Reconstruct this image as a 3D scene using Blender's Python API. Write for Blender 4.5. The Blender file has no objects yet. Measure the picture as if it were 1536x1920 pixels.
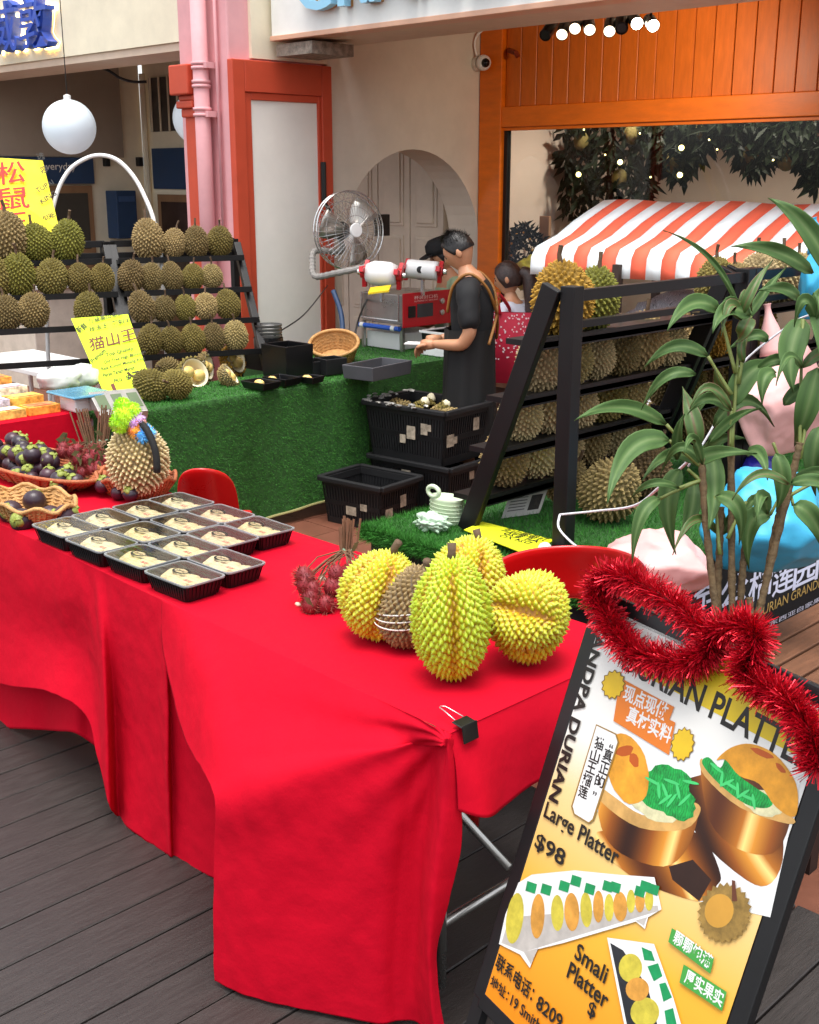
import bpy, bmesh, math, random
from mathutils import Vector as V, Matrix, noise as mn
random.seed(7)
SC = bpy.context.scene
COL = SC.collection
# ---------------------------------------------------------------- camera
F, CX, CY, HC = 2240.0, 768.0, 960.0, 1.80          # focal length in photo pixels, image centre, eye height
PITCH = math.atan(630 / F)
Q = math.sqrt(.5)
RI = V((Q, Q, 0)); FH = V((-Q, Q, 0)); ZZ = V((0, 0, 1))
FW = FH * math.cos(PITCH) - ZZ * math.sin(PITCH)
UPV = FH * math.sin(PITCH) + ZZ * math.cos(PITCH)
EYE = V((0, 0, HC))
cd = bpy.data.cameras.new('camera'); cam = bpy.data.objects.new('camera', cd); COL.objects.link(cam)
cd.sensor_fit = 'HORIZONTAL'; cd.sensor_width = 36; cd.lens = F / 1536 * 36; cd.clip_end = 500; cd.clip_start = .05
mw = Matrix.Identity(4)
for i, a in enumerate((RI, UPV, -FW)):
    for j in range(3): mw[j][i] = a[j]
mw.translation = EYE
cam.matrix_world = mw
SC.camera = cam
# ---------------------------------------------------------------- sky, sun, exposure (bright overcast day)
w = bpy.data.worlds.new('World'); SC.world = w; w.use_nodes = True
nt = w.node_tree; nt.nodes.clear()
sky = nt.nodes.new('ShaderNodeTexSky'); sky.sky_type = 'NISHITA'; sky.sun_disc = False
SUN_EL, SUN_AZ = math.radians(78), math.atan2(-.75, .5)      # the bright part of the cloud stands behind the camera
sky.sun_elevation = SUN_EL; sky.sun_rotation = math.pi / 2 - SUN_AZ
sky.dust_density = 3.0; sky.air_density = 1.0
hs = nt.nodes.new('ShaderNodeHueSaturation'); hs.inputs['Saturation'].default_value = .28
bg = nt.nodes.new('ShaderNodeBackground'); bg.inputs[1].default_value = .15
wo = nt.nodes.new('ShaderNodeOutputWorld')
nt.links.new(sky.outputs[0], hs.inputs['Color']); nt.links.new(hs.outputs[0], bg.inputs[0]); nt.links.new(bg.outputs[0], wo.inputs[0])
sl = bpy.data.lights.new('sun', 'SUN'); sl.energy = 1.15; sl.angle = math.radians(35); sl.color = (1, .96, .9)
so = bpy.data.objects.new('sun', sl); COL.objects.link(so)
sd = V((math.cos(SUN_AZ) * math.cos(SUN_EL), math.sin(SUN_AZ) * math.cos(SUN_EL), math.sin(SUN_EL)))
so.rotation_euler = sd.to_track_quat('Z', 'Y').to_euler(); so.location = (0, -2, 8)
SC.view_settings.view_transform = 'Standard'; SC.view_settings.look = 'None'
SC.view_settings.exposure = 1.35; SC.view_settings.gamma = 1; SC.view_settings.use_curve_mapping = False
SC.render.engine = 'CYCLES'
cy = SC.cycles; cy.use_denoising = True; cy.max_bounces = 9; cy.diffuse_bounces = 6; cy.glossy_bounces = 3
cy.transmission_bounces = 6; cy.transparent_max_bounces = 12; cy.caustics_reflective = False; cy.caustics_refractive = False
# ---------------------------------------------------------------- a photo pixel to a point of the place
def ray(x, y): return RI * ((x - CX) / F) + UPV * ((CY - y) / F) + FW
def atZ(x, y, z=0.): d = ray(x, y); return EYE + d * ((z - HC) / d.z)
def atY(x, y, Y): d = ray(x, y); return EYE + d * (Y / d.y)
def atX(x, y, X): d = ray(x, y); return EYE + d * (X / d.x)
def atD(x, y, w): return EYE + ray(x, y) * w
def onP(x, y, p0, n): d = ray(x, y); return EYE + d * ((V(p0) - EYE).dot(n) / d.dot(n))
# ---------------------------------------------------------------- materials
def lin(h):
    if not isinstance(h, str): return tuple(h)[:3]
    r = [int(h[i:i + 2], 16) / 255 for i in (0, 2, 4)]
    return tuple(c / 12.92 if c <= .04045 else ((c + .055) / 1.055) ** 2.4 for c in r)
MATS = {}
def mat(name, col, rough=.55, metal=0., var=.12, scale=8., bump=0., bscale=60., spec=.5, coat=0., trans=0., alpha=1., emit=None, es=0., oc=0., tip=None, wave=None, sheen=0., detail=5., stretch=None, sss=0.):
    if name in MATS: return MATS[name]
    m = bpy.data.materials.new(name); m.use_nodes = True; MATS[name] = m
    t = m.node_tree; N = t.nodes; L = t.links; b = N['Principled BSDF']
    c = lin(col)
    tc = N.new('ShaderNodeTexCoord'); src = tc.outputs['Object']
    if stretch:
        mp = N.new('ShaderNodeMapping'); mp.inputs['Scale'].default_value = stretch; L.new(src, mp.inputs[0]); src = mp.outputs[0]
    def mix(f, a, bb, typ='MIX'):
        x = N.new('ShaderNodeMix'); x.data_type = 'RGBA'; x.blend_type = typ
        if isinstance(f, (int, float)): x.inputs[0].default_value = f
        else: L.new(f, x.inputs[0])
        for k, s in ((6, a), (7, bb)):
            if isinstance(s, tuple): x.inputs[k].default_value = (*s[:3], 1)
            else: L.new(s, x.inputs[k])
        return x.outputs[2]
    cur = c
    if oc:                                                     # every object its own tint (object colour)
        oi = N.new('ShaderNodeObjectInfo'); cur = mix(oc, c, oi.outputs['Color'])
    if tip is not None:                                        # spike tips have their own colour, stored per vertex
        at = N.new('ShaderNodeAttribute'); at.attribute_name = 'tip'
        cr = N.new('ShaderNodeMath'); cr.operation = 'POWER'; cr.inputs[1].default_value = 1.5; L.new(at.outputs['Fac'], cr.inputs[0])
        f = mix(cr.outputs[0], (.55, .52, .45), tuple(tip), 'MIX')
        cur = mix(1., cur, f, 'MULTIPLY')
    if wave:                                                   # (colour2, scale, distortion, bands dir)
        wv = N.new('ShaderNodeTexWave'); wv.inputs['Scale'].default_value = wave[1]; wv.inputs['Distortion'].default_value = wave[2]
        wv.bands_direction = wave[3] if len(wave) > 3 else 'X'; wv.inputs['Detail'].default_value = 2; L.new(src, wv.inputs[0])
        cur = mix(wv.outputs['Fac'], cur, lin(wave[0]))
    if var:
        nz = N.new('ShaderNodeTexNoise'); nz.inputs['Scale'].default_value = scale; nz.inputs['Detail'].default_value = detail; nz.inputs['Roughness'].default_value = .65
        L.new(src, nz.inputs[0])
        mr = N.new('ShaderNodeMapRange'); mr.inputs[1].default_value = .3; mr.inputs[2].default_value = .7
        mr.inputs[3].default_value = 1 - var; mr.inputs[4].default_value = 1 + var; L.new(nz.outputs[0], mr.inputs[0])
        cb = N.new('ShaderNodeCombineColor')
        for k in range(3): L.new(mr.outputs[0], cb.inputs[k])
        cur = mix(1., cur, cb.outputs[0], 'MULTIPLY')
        rr = N.new('ShaderNodeMapRange'); rr.inputs[3].default_value = max(.02, rough - .08); rr.inputs[4].default_value = min(1, rough + .1); L.new(nz.outputs[0], rr.inputs[0]); L.new(rr.outputs[0], b.inputs['Roughness'])
    else: b.inputs['Roughness'].default_value = rough
    if isinstance(cur, tuple): b.inputs['Base Color'].default_value = (*cur, 1)
    else: L.new(cur, b.inputs['Base Color'])
    if bump:
        n2 = N.new('ShaderNodeTexNoise'); n2.inputs['Scale'].default_value = bscale; n2.inputs['Detail'].default_value = 4; L.new(src, n2.inputs[0])
        bp = N.new('ShaderNodeBump'); bp.inputs['Strength'].default_value = bump; bp.inputs['Distance'].default_value = .01; L.new(n2.outputs[0], bp.inputs['Height']); L.new(bp.outputs[0], b.inputs['Normal'])
    b.inputs['Metallic'].default_value = metal; b.inputs['Specular IOR Level'].default_value = spec
    b.inputs['Coat Weight'].default_value = coat; b.inputs['Coat Roughness'].default_value = .1
    b.inputs['Transmission Weight'].default_value = trans; b.inputs['Alpha'].default_value = alpha; b.inputs['Sheen Weight'].default_value = sheen
    if sss: b.inputs['Subsurface Weight'].default_value = sss; b.inputs['Subsurface Radius'].default_value = (.02, .008, .004)
    if emit: b.inputs['Emission Color'].default_value = (*lin(emit), 1); b.inputs['Emission Strength'].default_value = es
    return m
def pane(name, tint=(1, 1, 1), refl=1., rough=.02, wrk=0.):            # thin clear film or window glass: see-through plus mirror by angle
    if name in MATS: return MATS[name]
    m = bpy.data.materials.new(name); m.use_nodes = True; MATS[name] = m
    t = m.node_tree; N = t.nodes; L = t.links; N.clear()
    o = N.new('ShaderNodeOutputMaterial'); tr = N.new('ShaderNodeBsdfTransparent'); tr.inputs[0].default_value = (*tint, 1)
    g = N.new('ShaderNodeBsdfGlossy'); g.inputs['Roughness'].default_value = rough
    fr = N.new('ShaderNodeFresnel'); fr.inputs[0].default_value = 1.45
    if wrk:                                                    # stretched wrinkles of cling film
        tc = N.new('ShaderNodeTexCoord'); mp_ = N.new('ShaderNodeMapping'); mp_.inputs['Rotation'].default_value = (0, 0, .5); mp_.inputs['Scale'].default_value = (14, 70, 1); L.new(tc.outputs['Object'], mp_.inputs[0])
        oi = N.new('ShaderNodeObjectInfo'); ad = N.new('ShaderNodeVectorMath'); ad.operation = 'ADD'; L.new(mp_.outputs[0], ad.inputs[0]); L.new(oi.outputs['Location'], ad.inputs[1])
        nz = N.new('ShaderNodeTexNoise'); nz.inputs['Scale'].default_value = 1.; nz.inputs['Detail'].default_value = 3; L.new(ad.outputs[0], nz.inputs[0])
        bp = N.new('ShaderNodeBump'); bp.inputs['Strength'].default_value = wrk; bp.inputs['Distance'].default_value = .01; L.new(nz.outputs[0], bp.inputs['Height']); L.new(bp.outputs[0], g.inputs['Normal']); L.new(bp.outputs[0], fr.inputs['Normal'])
    mu = N.new('ShaderNodeMath'); mu.operation = 'MULTIPLY'; mu.inputs[1].default_value = refl; L.new(fr.outputs[0], mu.inputs[0])
    mx = N.new('ShaderNodeMixShader'); L.new(mu.outputs[0], mx.inputs[0]); L.new(tr.outputs[0], mx.inputs[1]); L.new(g.outputs[0], mx.inputs[2]); L.new(mx.outputs[0], o.inputs[0])
    return m
# ---------------------------------------------------------------- objects
ORG = {}
def org(p): return ORG.get(p.name, V((0, 0, 0))) if p else V((0, 0, 0))
def tag(o, label=None, cat=None, group=None, kind=None):
    for k, x in (('label', label), ('category', cat), ('group', group), ('kind', kind)):
        if x: o[k] = x
    return o
def thing(name, label, cat, loc=(0, 0, 0), group=None):
    o = bpy.data.objects.new(name, None); COL.objects.link(o); o.empty_display_size = .1
    o.location = loc; ORG[o.name] = V(loc); return tag(o, label, cat, group)
def link(name, me, parent=None, smooth=False, mats=()):
    o = bpy.data.objects.new(name, me); COL.objects.link(o)
    if parent: o.parent = parent; ORG[o.name] = org(parent)
    return o
def copy_tree(o, parent=None):
    c = o.copy(); COL.objects.link(c); c.parent = parent
    for ch in o.children: copy_tree(ch, c)
    return c
def place(proto, used, loc, rot=(0, 0, 0), scale=1., label=None, cat=None, group=None):   # first call moves the prototype itself, later calls copy it
    o = proto if not used.get(proto.name) else copy_tree(proto)
    used[proto.name] = 1
    o.location = loc; o.rotation_euler = rot; o.scale = (scale,) * 3 if isinstance(scale, (int, float)) else scale
    return tag(o, label, cat, group)
USED = {}
class MB:
    def __init__(s): s.v = []; s.f = []; s.mi = []; s.tip = {}
    def add(s, vs, fs, mi=0):
        k = len(s.v); s.v += [V(x) for x in vs]
        for f in fs: s.f.append([i + k for i in f]); s.mi.append(mi)
        return s
    def box(s, lo, hi, mi=0):
        (x, y, z), (X, Y, Z) = lo, hi
        return s.add([(x, y, z), (X, y, z), (X, Y, z), (x, Y, z), (x, y, Z), (X, y, Z), (X, Y, Z), (x, Y, Z)],
                     [(0, 3, 2, 1), (4, 5, 6, 7), (0, 1, 5, 4), (1, 2, 6, 5), (2, 3, 7, 6), (3, 0, 4, 7)], mi)
    def obox(s, c, a, b, d, mi=0):                             # centre and three half axes
        c, a, b, d = V(c), V(a), V(b), V(d)
        return s.add([c + a * i + b * j + d * k for k in (-1, 1) for j in (-1, 1) for i in (-1, 1)],
                     [(0, 2, 3, 1), (4, 5, 7, 6), (0, 1, 5, 4), (1, 3, 7, 5), (3, 2, 6, 7), (2, 0, 4, 6)], mi)
    def bar(s, p, q, wd, hh, up=ZZ, mi=0):                     # rectangular bar from p to q
        p, q = V(p), V(q); d = q - p; a = d.cross(V(up)).normalized() if d.normalized().cross(V(up)).length > .01 else V((1, 0, 0)); b = a.cross(d).normalized()
        return s.obox((p + q) / 2, d / 2, a * wd / 2, b * hh / 2, mi)
    def tube(s, pts, r, n=8, mi=0, cap=True, closed=False):
        pts = [V(p) for p in pts]; m = len(pts); rs = r if isinstance(r, (list, tuple)) else [r] * m
        k = len(s.v); pa = None
        for i, p in enumerate(pts):
            d = (pts[(i + 1) % m] - pts[i - 1]) if closed else (pts[min(i + 1, m - 1)] - pts[max(i - 1, 0)])
            d.normalize()
            if pa is None: pa = d.orthogonal().normalized()
            pa = (pa - d * pa.dot(d)).normalized(); pb = d.cross(pa)
            for j in range(n):
                t = 2 * math.pi * j / n; s.v.append(p + (pa * math.cos(t) + pb * math.sin(t)) * rs[i])
        for i in range(m if closed else m - 1):
            for j in range(n):
                a, b = k + i * n, k + ((i + 1) % m) * n
                s.f.append([a + j, a + (j + 1) % n, b + (j + 1) % n, b + j]); s.mi.append(mi)
        if cap and not closed:
            s.f.append([k + j for j in range(n)][::-1]); s.mi.append(mi)
            s.f.append([k + (m - 1) * n + j for j in range(n)]); s.mi.append(mi)
        return s
    def lathe(s, prof, n=20, o=(0, 0, 0), ax=ZZ, mi=0, sx=1., sy=1.):        # profile of (radius, height)
        o = V(o); ax = V(ax).normalized(); a = ax.orthogonal().normalized() if abs(ax.z) < .99 else V((1, 0, 0)); b = ax.cross(a); k = len(s.v)
        for r, h in prof:
            for j in range(n):
                t = 2 * math.pi * j / n; s.v.append(o + ax * h + a * (r * sx * math.cos(t)) + b * (r * sy * math.sin(t)))
        for i in range(len(prof) - 1):
            for j in range(n):
                s.f.append([k + i * n + j, k + i * n + (j + 1) % n, k + (i + 1) * n + (j + 1) % n, k + (i + 1) * n + j]); s.mi.append(mi)
        return s
    def ball(s, c, r, n=14, m=9, mi=0):
        r = r if isinstance(r, (tuple, list)) else (r, r, r); c = V(c); k = len(s.v)
        for i in range(m + 1):
            p = math.pi * i / m
            for j in range(n):
                t = 2 * math.pi * j / n
                s.v.append(c + V((r[0] * math.sin(p) * math.cos(t), r[1] * math.sin(p) * math.sin(t), r[2] * math.cos(p))))
        for i in range(m):
            for j in range(n):
                s.f.append([k + i * n + j, k + (i + 1) * n + j, k + (i + 1) * n + (j + 1) % n, k + i * n + (j + 1) % n]); s.mi.append(mi)
        return s
    def grid(s, rows, mi=0, closed=False):                     # rows of points to a quad sheet
        k = len(s.v); n = len(rows[0])
        for r in rows: s.v += [V(p) for p in r]
        for i in range(len(rows) - 1):
            for j in range(n if closed else n - 1):
                s.f.append([k + i * n + j, k + i * n + (j + 1) % n, k + (i + 1) * n + (j + 1) % n, k + (i + 1) * n + j]); s.mi.append(mi)
        return s
    def poly(s, pts, mi=0):
        return s.add(pts, [list(range(len(pts)))], mi)
    def prism(s, pts, d, mi=0):                                # outline extruded along d
        n = len(pts); d = V(d); p = [V(a) for a in pts]
        s.add(p + [a + d for a in p], [list(range(n))[::-1], list(range(n, 2 * n))] + [(i, (i + 1) % n, n + (i + 1) % n, n + i) for i in range(n)], mi); return s
    def mesh(s, name, mats, smooth=False, o=V((0, 0, 0))):
        me = bpy.data.meshes.new(name); me.from_pydata([tuple(p - o) for p in s.v], [], s.f)
        for m in (mats if isinstance(mats, (list, tuple)) else [mats]): me.materials.append(m)
        if any(s.mi): me.polygons.foreach_set('material_index', s.mi)
        if smooth: me.polygons.foreach_set('use_smooth', [True] * len(s.f))
        if s.tip:
            at = me.attributes.new('tip', 'FLOAT', 'POINT'); at.data.foreach_set('value', [s.tip.get(i, 0.) for i in range(len(s.v))])
        me.update(); return me
    def build(s, name, mats, parent=None, smooth=False, bevel=0., seg=2, auto=True, fix=False, solid=0.):
        me = s.mesh(name, mats, smooth, org(parent))
        if fix:
            bm = bmesh.new(); bm.from_mesh(me); bmesh.ops.recalc_face_normals(bm, faces=bm.faces); bm.to_mesh(me); bm.free()
        o = link(name, me, parent)
        if solid:
            md = o.modifiers.new('thickness', 'SOLIDIFY'); md.thickness = solid; md.offset = -1
        if bevel:
            md = o.modifiers.new('bevel', 'BEVEL'); md.width = bevel; md.segments = seg; md.limit_method = 'ANGLE'; md.angle_limit = math.radians(40)
            if smooth: md.harden_normals = False
        return o
def struct(name, mb, m, parent=None, **k):
    o = mb.build(name, m, parent, **k)
    if not parent: o['kind'] = 'structure'
    return o
# text: built-in font, turned into mesh; returns 2D points and faces
TXT = {}
def glyphs(s, bold=0., ext=0.):
    k = (s, bold, ext)
    if k in TXT: return TXT[k]
    cu = bpy.data.curves.new('t', 'FONT'); cu.body = s; cu.size = 1; cu.offset = bold; cu.extrude = ext; cu.resolution_u = 3
    o = bpy.data.objects.new('t', cu); COL.objects.link(o)
    dg = bpy.context.evaluated_depsgraph_get(); me = bpy.data.meshes.new_from_object(o.evaluated_get(dg))
    vs = [v.co.copy() for v in me.vertices]; fs = [list(p.vertices) for p in me.polygons]
    bpy.data.objects.remove(o); bpy.data.curves.remove(cu); bpy.data.meshes.remove(me)
    TXT[k] = (vs, fs); return TXT[k]
def text(mb, s, o, ex, ey, width=None, height=None, bold=0., ext=0., mi=0):    # o lower left, ex/ey unit axes; scaled to the given width/height
    vs, fs = glyphs(s, bold, ext)
    if not vs: return mb
    x0 = min(v.x for v in vs); x1 = max(v.x for v in vs); y0 = min(v.y for v in vs); y1 = max(v.y for v in vs)
    kx = (width or 0) / (x1 - x0) if width else None; ky = (height or 0) / (y1 - y0) if height else None
    kx = kx or ky; ky = ky or kx
    o, ex, ey = V(o), V(ex), V(ey); ez = ex.cross(ey)
    mb.add([o + ex * ((v.x - x0) * kx) + ey * ((v.y - y0) * ky) + ez * (v.z * min(kx, ky)) for v in vs], fs, mi); return mb
def catmull(P, n):                                             # open Catmull-Rom through P, n samples per span
    out = []
    m = len(P)
    for i in range(m - 1):
        a, b, c, d = P[max(i - 1, 0)], P[i], P[i + 1], P[min(i + 2, m - 1)]
        for k in range(n):
            t = k / n; out.append((b * 2 + (c - a) * t + (a * 2 - b * 5 + c * 4 - d) * t * t + (b * 3 - a - c * 3 + d) * t ** 3) * .5)
    out.append(P[-1].copy()); return out
def sheet(cols, nr, nc):                                       # bicubic sheet through control columns
    dense = [catmull([V(p) for p in c], nr) for c in cols]
    return [catmull([c[i] for c in dense], nc) for i in range(len(dense[0]))]
def bez(a, b, c, n=10): a, b, c = V(a), V(b), V(c); return [a * (1 - t) ** 2 + b * 2 * t * (1 - t) + c * t * t for t in [i / n for i in range(n + 1)]]
ORD = ['first', 'second', 'third', 'fourth', 'fifth', 'sixth', 'seventh', 'eighth', 'ninth', 'tenth', 'eleventh', 'twelfth', 'thirteenth', 'fourteenth', 'fifteenth']
TILE = -.2                                                     # the walkway lies a step below the timber deck
# ================================================================ ground
m_plank = mat('deck_plank', '2f2a28', .5, var=.3, scale=7, bump=.25, bscale=30, stretch=(14, 1, 14), spec=.45)
m_tile = mat('walkway_tile', '6e4332', .5, var=.2, scale=5, bump=.1)
g = MB(); g.box((-60, -60, -.6), (60, 60, -.42)); struct('ground', g, mat('asphalt', '45444a', .9, var=.2, scale=.6))
g = MB(); g.box((-30, 2.62, -.42), (20, 16, TILE - .012)); struct('walkway_bed', g, mat('grout', '4b3a32', .9))
deck = MB(); deck.box((-14, -5, -.42), (8, 2.6, -.03)); deck = struct('deck', deck, mat('deck_shadow_gap', '15120f', .9, var=0))
pl = MB(); pl.box((-.0722, -3.8, -.028), (.0722, 3.8, 0)); plank_me = pl.mesh('plank', m_plank)
for i in range(80):
    X = -9.4 + .15 * i + .0335
    o = link('plank', plank_me, deck); o.location = (X, -1.2, random.uniform(-.0012, .0008))
    md = o.modifiers.new('bevel', 'BEVEL'); md.width = .003; md.segments = 1
wk = MB(); wk.box((-30, 2.64, TILE - .012), (20, 16, TILE - .009)); wk = struct('walkway', wk, mat('grout', '4b3a32'))
tl = MB(); tl.box((-.147, -.147, -.009), (.147, .147, 0)); tile_me = tl.mesh('tile', m_tile)
for i in range(17):
    for j in range(17):
        if len(wk.children) >= 290: break
        o = link('tile', tile_me, wk); o.location = (-8.2 + i * .3, 2.8 + j * .3, TILE + random.uniform(-.001, .001))
t2 = MB(); t2.box((-30, 2.64, TILE - .008), (-8.36, 16, TILE - .001)); t2.box((-3.24, 2.64, TILE - .008), (20, 7.8, TILE - .001)); o = t2.build('tile_field', m_tile, wk); o['kind'] = 'stuff'
# ================================================================ the shophouses
m_cream = mat('cream_plaster', 'e6dcc2', .8, var=.08, scale=3, bump=.08, bscale=40)
m_white = mat('white_plaster', 'f0ebe2', .8, var=.06, scale=1.7, bump=.06, bscale=50)
m_pink = mat('pink_paint', 'dba0a3', .6, var=.12, scale=2., bump=.08, bscale=30)
m_red = mat('terracotta_paint', 'c2482c', .55, var=.1, scale=4, bump=.05)
m_grey = mat('taupe_plaster', 'd8cebf', .85, var=.11, scale=1.3, bump=.06, bscale=40)
m_or = mat('orange_timber', 'd96a08', .42, var=.12, scale=5, bump=.05, stretch=(1, 1, 4))
m_orb = mat('orange_board', 'c4600f', .45, var=.14, scale=5, bump=.06, stretch=(6, 1, 1))
m_soff = mat('soffit_paint', 'd8c2ac', .8, var=.06)
m_dark = mat('dark_taupe', '9a8c7c', .8, var=.08, scale=2)
m_blue = mat('navy_paint', '1f3a5c', .55, var=.1)
m_wood = mat('tan_wood', '8a6748', .5, var=.2, scale=6, stretch=(1, 1, .2))
m_glassdark = mat('dim_glass', '2a2522', .12, var=.25, scale=2, spec=.6)
YF, YB, XW = 5.6, 7.86, -7.0
# ---- party wall with the walkway arch
pw = thing('party_wall', 'taupe plaster side wall pierced by a round arch beside the orange shopfront', 'wall', (XW, 7, TILE))
b = MB(); c0, zc, ra = 7.05, 1.215, .79; zt = 3.35
def archface(X, flip):
    ar = [V((X, c0 - ra * math.cos(t), zc + ra * math.sin(t))) for t in [math.pi * i / 28 for i in range(29)]]
    tp = [V((X, p.y, zt)) for p in ar]; b.grid([ar, tp] if not flip else [tp, ar])
    for y0, y1 in ((6.14, c0 - ra), (c0 + ra, YB + .1)):
        b.poly([(X, y0, TILE), (X, y1, TILE), (X, y1, zt), (X, y0, zt)] if flip else [(X, y0, zt), (X, y1, zt), (X, y1, TILE), (X, y0, TILE)])
    return [V((X, c0 - ra, TILE))] + ar + [V((X, c0 + ra, TILE))]
a1 = archface(XW, False); a2 = archface(XW - .34, True); b.grid([a1, a2]); b.build('wall_face', m_grey, pw, fix=True)
pier = thing('shop_pillar', 'tall pillar with pink front, terracotta frame and white side panel', 'pillar', (-7.35, 5.7, TILE))
b = MB(); b.box((-7.6, 5.27, TILE), (-7.02, 6.14, 3.9)); b.build('core', m_pink, pier, bevel=.012)
b = MB(); b.box((-7.02, 5.45, 2.585), (-6.99, 6.14, 3.9)); b.build('upper_block', m_cream, pier)
b = MB()
b.box((-7.02, 5.255, TILE), (-6.96, 5.36, 2.57)); b.box((-7.02, 6.06, TILE), (-6.96, 6.155, 2.57)); b.box((-7.02, 5.36, 2.36), (-6.96, 6.06, 2.57))
b.box((-7.02, 5.36, TILE), (-6.975, 5.42, 2.36)); b.box((-7.02, 6.03, TILE), (-6.975, 6.06, 2.36)); b.box((-7.02, 5.42, 2.31), (-6.975, 6.03, 2.36)); b.build('frame', m_red, pier, bevel=.006)
b = MB(); b.box((-7.02, 5.42, TILE), (-6.99, 6.03, 2.31)); b.build('panel', m_white, pier)
b = MB(); b.box((-7.46, 5.2, TILE), (-7.31, 5.27, 2.22)); b.build('pilaster_strip', m_red, pier, bevel=.006)
b = MB()
for z0, z1, e in ((2.2, 2.26, .02), (2.26, 2.31, .045), (2.31, 2.35, .03), (2.35, 2.55, .075)): b.box((-7.46 - e, 5.2 - e, z0), (-7.31, 5.26, z1))
b.build('capital', m_red, pier, bevel=.01)
dp = thing('downpipe', 'pink painted rainwater downpipe with ringed joints on the pillar', 'pipe', (-7.235, 5.2, TILE))
b = MB(); b.tube([(-7.235, 5.19, TILE), (-7.235, 5.19, 3.9)], .055, 16); b.build('pipe', m_pink, dp, smooth=True)
for z in (2.21, 2.25, 2.4, 2.43, 2.52, 2.55): b = MB(); b.lathe([(.055, -.012), (.066, -.01), (.066, .01), (.055, .012)], 16, (-7.235, 5.19, z)); b.build('joint_ring', m_pink, dp, smooth=True)
for z in (2.215, 2.535): b = MB(); b.box((-7.175, 5.17, z - .02), (-7.14, 5.27, z + .02)); b.build('bracket', m_pink, dp)
b = MB(); b.tube([(-7.12, 5.245, 1.3), (-7.12, 5.245, 3.9)], .012, 8); b.build('conduit', m_pink, dp, smooth=True)
# ---- right shop: fascia, soffit, ceiling, orange front
fa = thing('shop_fascia', 'white signboard fascia above the orange shopfront', 'signboard', (-4, YF, 2.7))
b = MB(); b.box((-6.95, YF, 2.735), (1.5, YF + .12, 4.0)); b.build('signboard', mat('sign_white', 'e8ebe6', .4, var=.04), fa)
b = MB(); b.box((-6.95, YF - .02, 2.70), (1.5, YF + .14, 2.733)); b.build('edge_trim', mat('copper_trim', 'd8a98c', .4, var=.05), fa, bevel=.004)
b = MB(); b.box((-6.95, YF + .142, 2.703), (1.5, 6.2, 2.9)); b.build('soffit', m_soff, fa)
b = MB()
text(b, 'GRANDPA', (-6.58, YF - .055, 2.845), (1, 0, 0), (0, 0, 1), height=.34, width=2.5, bold=.012, ext=.06)
ol = b.build('letters', [mat('letter_face', '8fc8e4', .3, var=0)], fa)
b = MB(); text(b, 'GRANDPA', (-6.575, YF - .022, 2.848), (1, 0, 0), (0, 0, 1), height=.335, width=2.49, bold=.004, ext=.05); b.build('letter_returns', mat('letter_side', 'a87a45', .5), fa)
b = MB(); b.box((-7.0, 6.2, 3.02), (1.5, YB + .1, 3.1)); struct('ceiling', b, mat('ceiling_paint', 'd2c6b4', .85))
pa = MB(); pa.box((-6.93, 5.62, 2.6), (-6.55, 6.0, 2.68)); pa = tag(pa.build('damaged_ledge', mat('worn_concrete', '8d8376', .9, var=.5, scale=25, bump=.6), None), 'stained broken concrete ledge under the left end of the white fascia', 'ledge')
sf = thing('orange_shopfront', 'orange timber shopfront frame with vertical boards over a wide window', 'shopfront', (-4.5, YB, TILE))
for i in range(30):
    x = -6.67 + .16 * i
    b = MB(); b.box((x - .0765, YB, 2.345), (x + .0765, YB + .03, 3.02)); b.build('board', m_orb, sf, bevel=.004, seg=1)
b = MB(); b.box((-6.8, YB + .031, 2.3), (-1.7, YB + .05, 3.02)); b.build('backing', mat('groove_red', '7a1d08', .6), sf)
b = MB(); b.box((-6.99, YB - .05, TILE), (-6.755, YB + .08, 3.02)); b.build('post', m_or, sf, bevel=.006)
b = MB(); b.box((-6.755, YB - .04, 2.185), (-1.7, YB + .08, 2.343)); b.build('lintel', m_or, sf, bevel=.006)
b = MB(); b.box((-6.755, YB - .015, 2.16), (-1.7, YB + .06, 2.184)); b.build('lintel_lip', m_or, sf)
b = MB(); b.box((-6.755, YB, TILE), (-6.72, YB + .05, 2.16)); b.build('window_frame', mat('black_metal', '0f0f10', .4, var=.1), sf)
b = MB(); b.box((-6.72, YB + .02, TILE), (-1.7, YB + .028, 2.16)); b.build('window_pane', pane('shop_glass', (.95, .96, .96), .55), sf)
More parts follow.
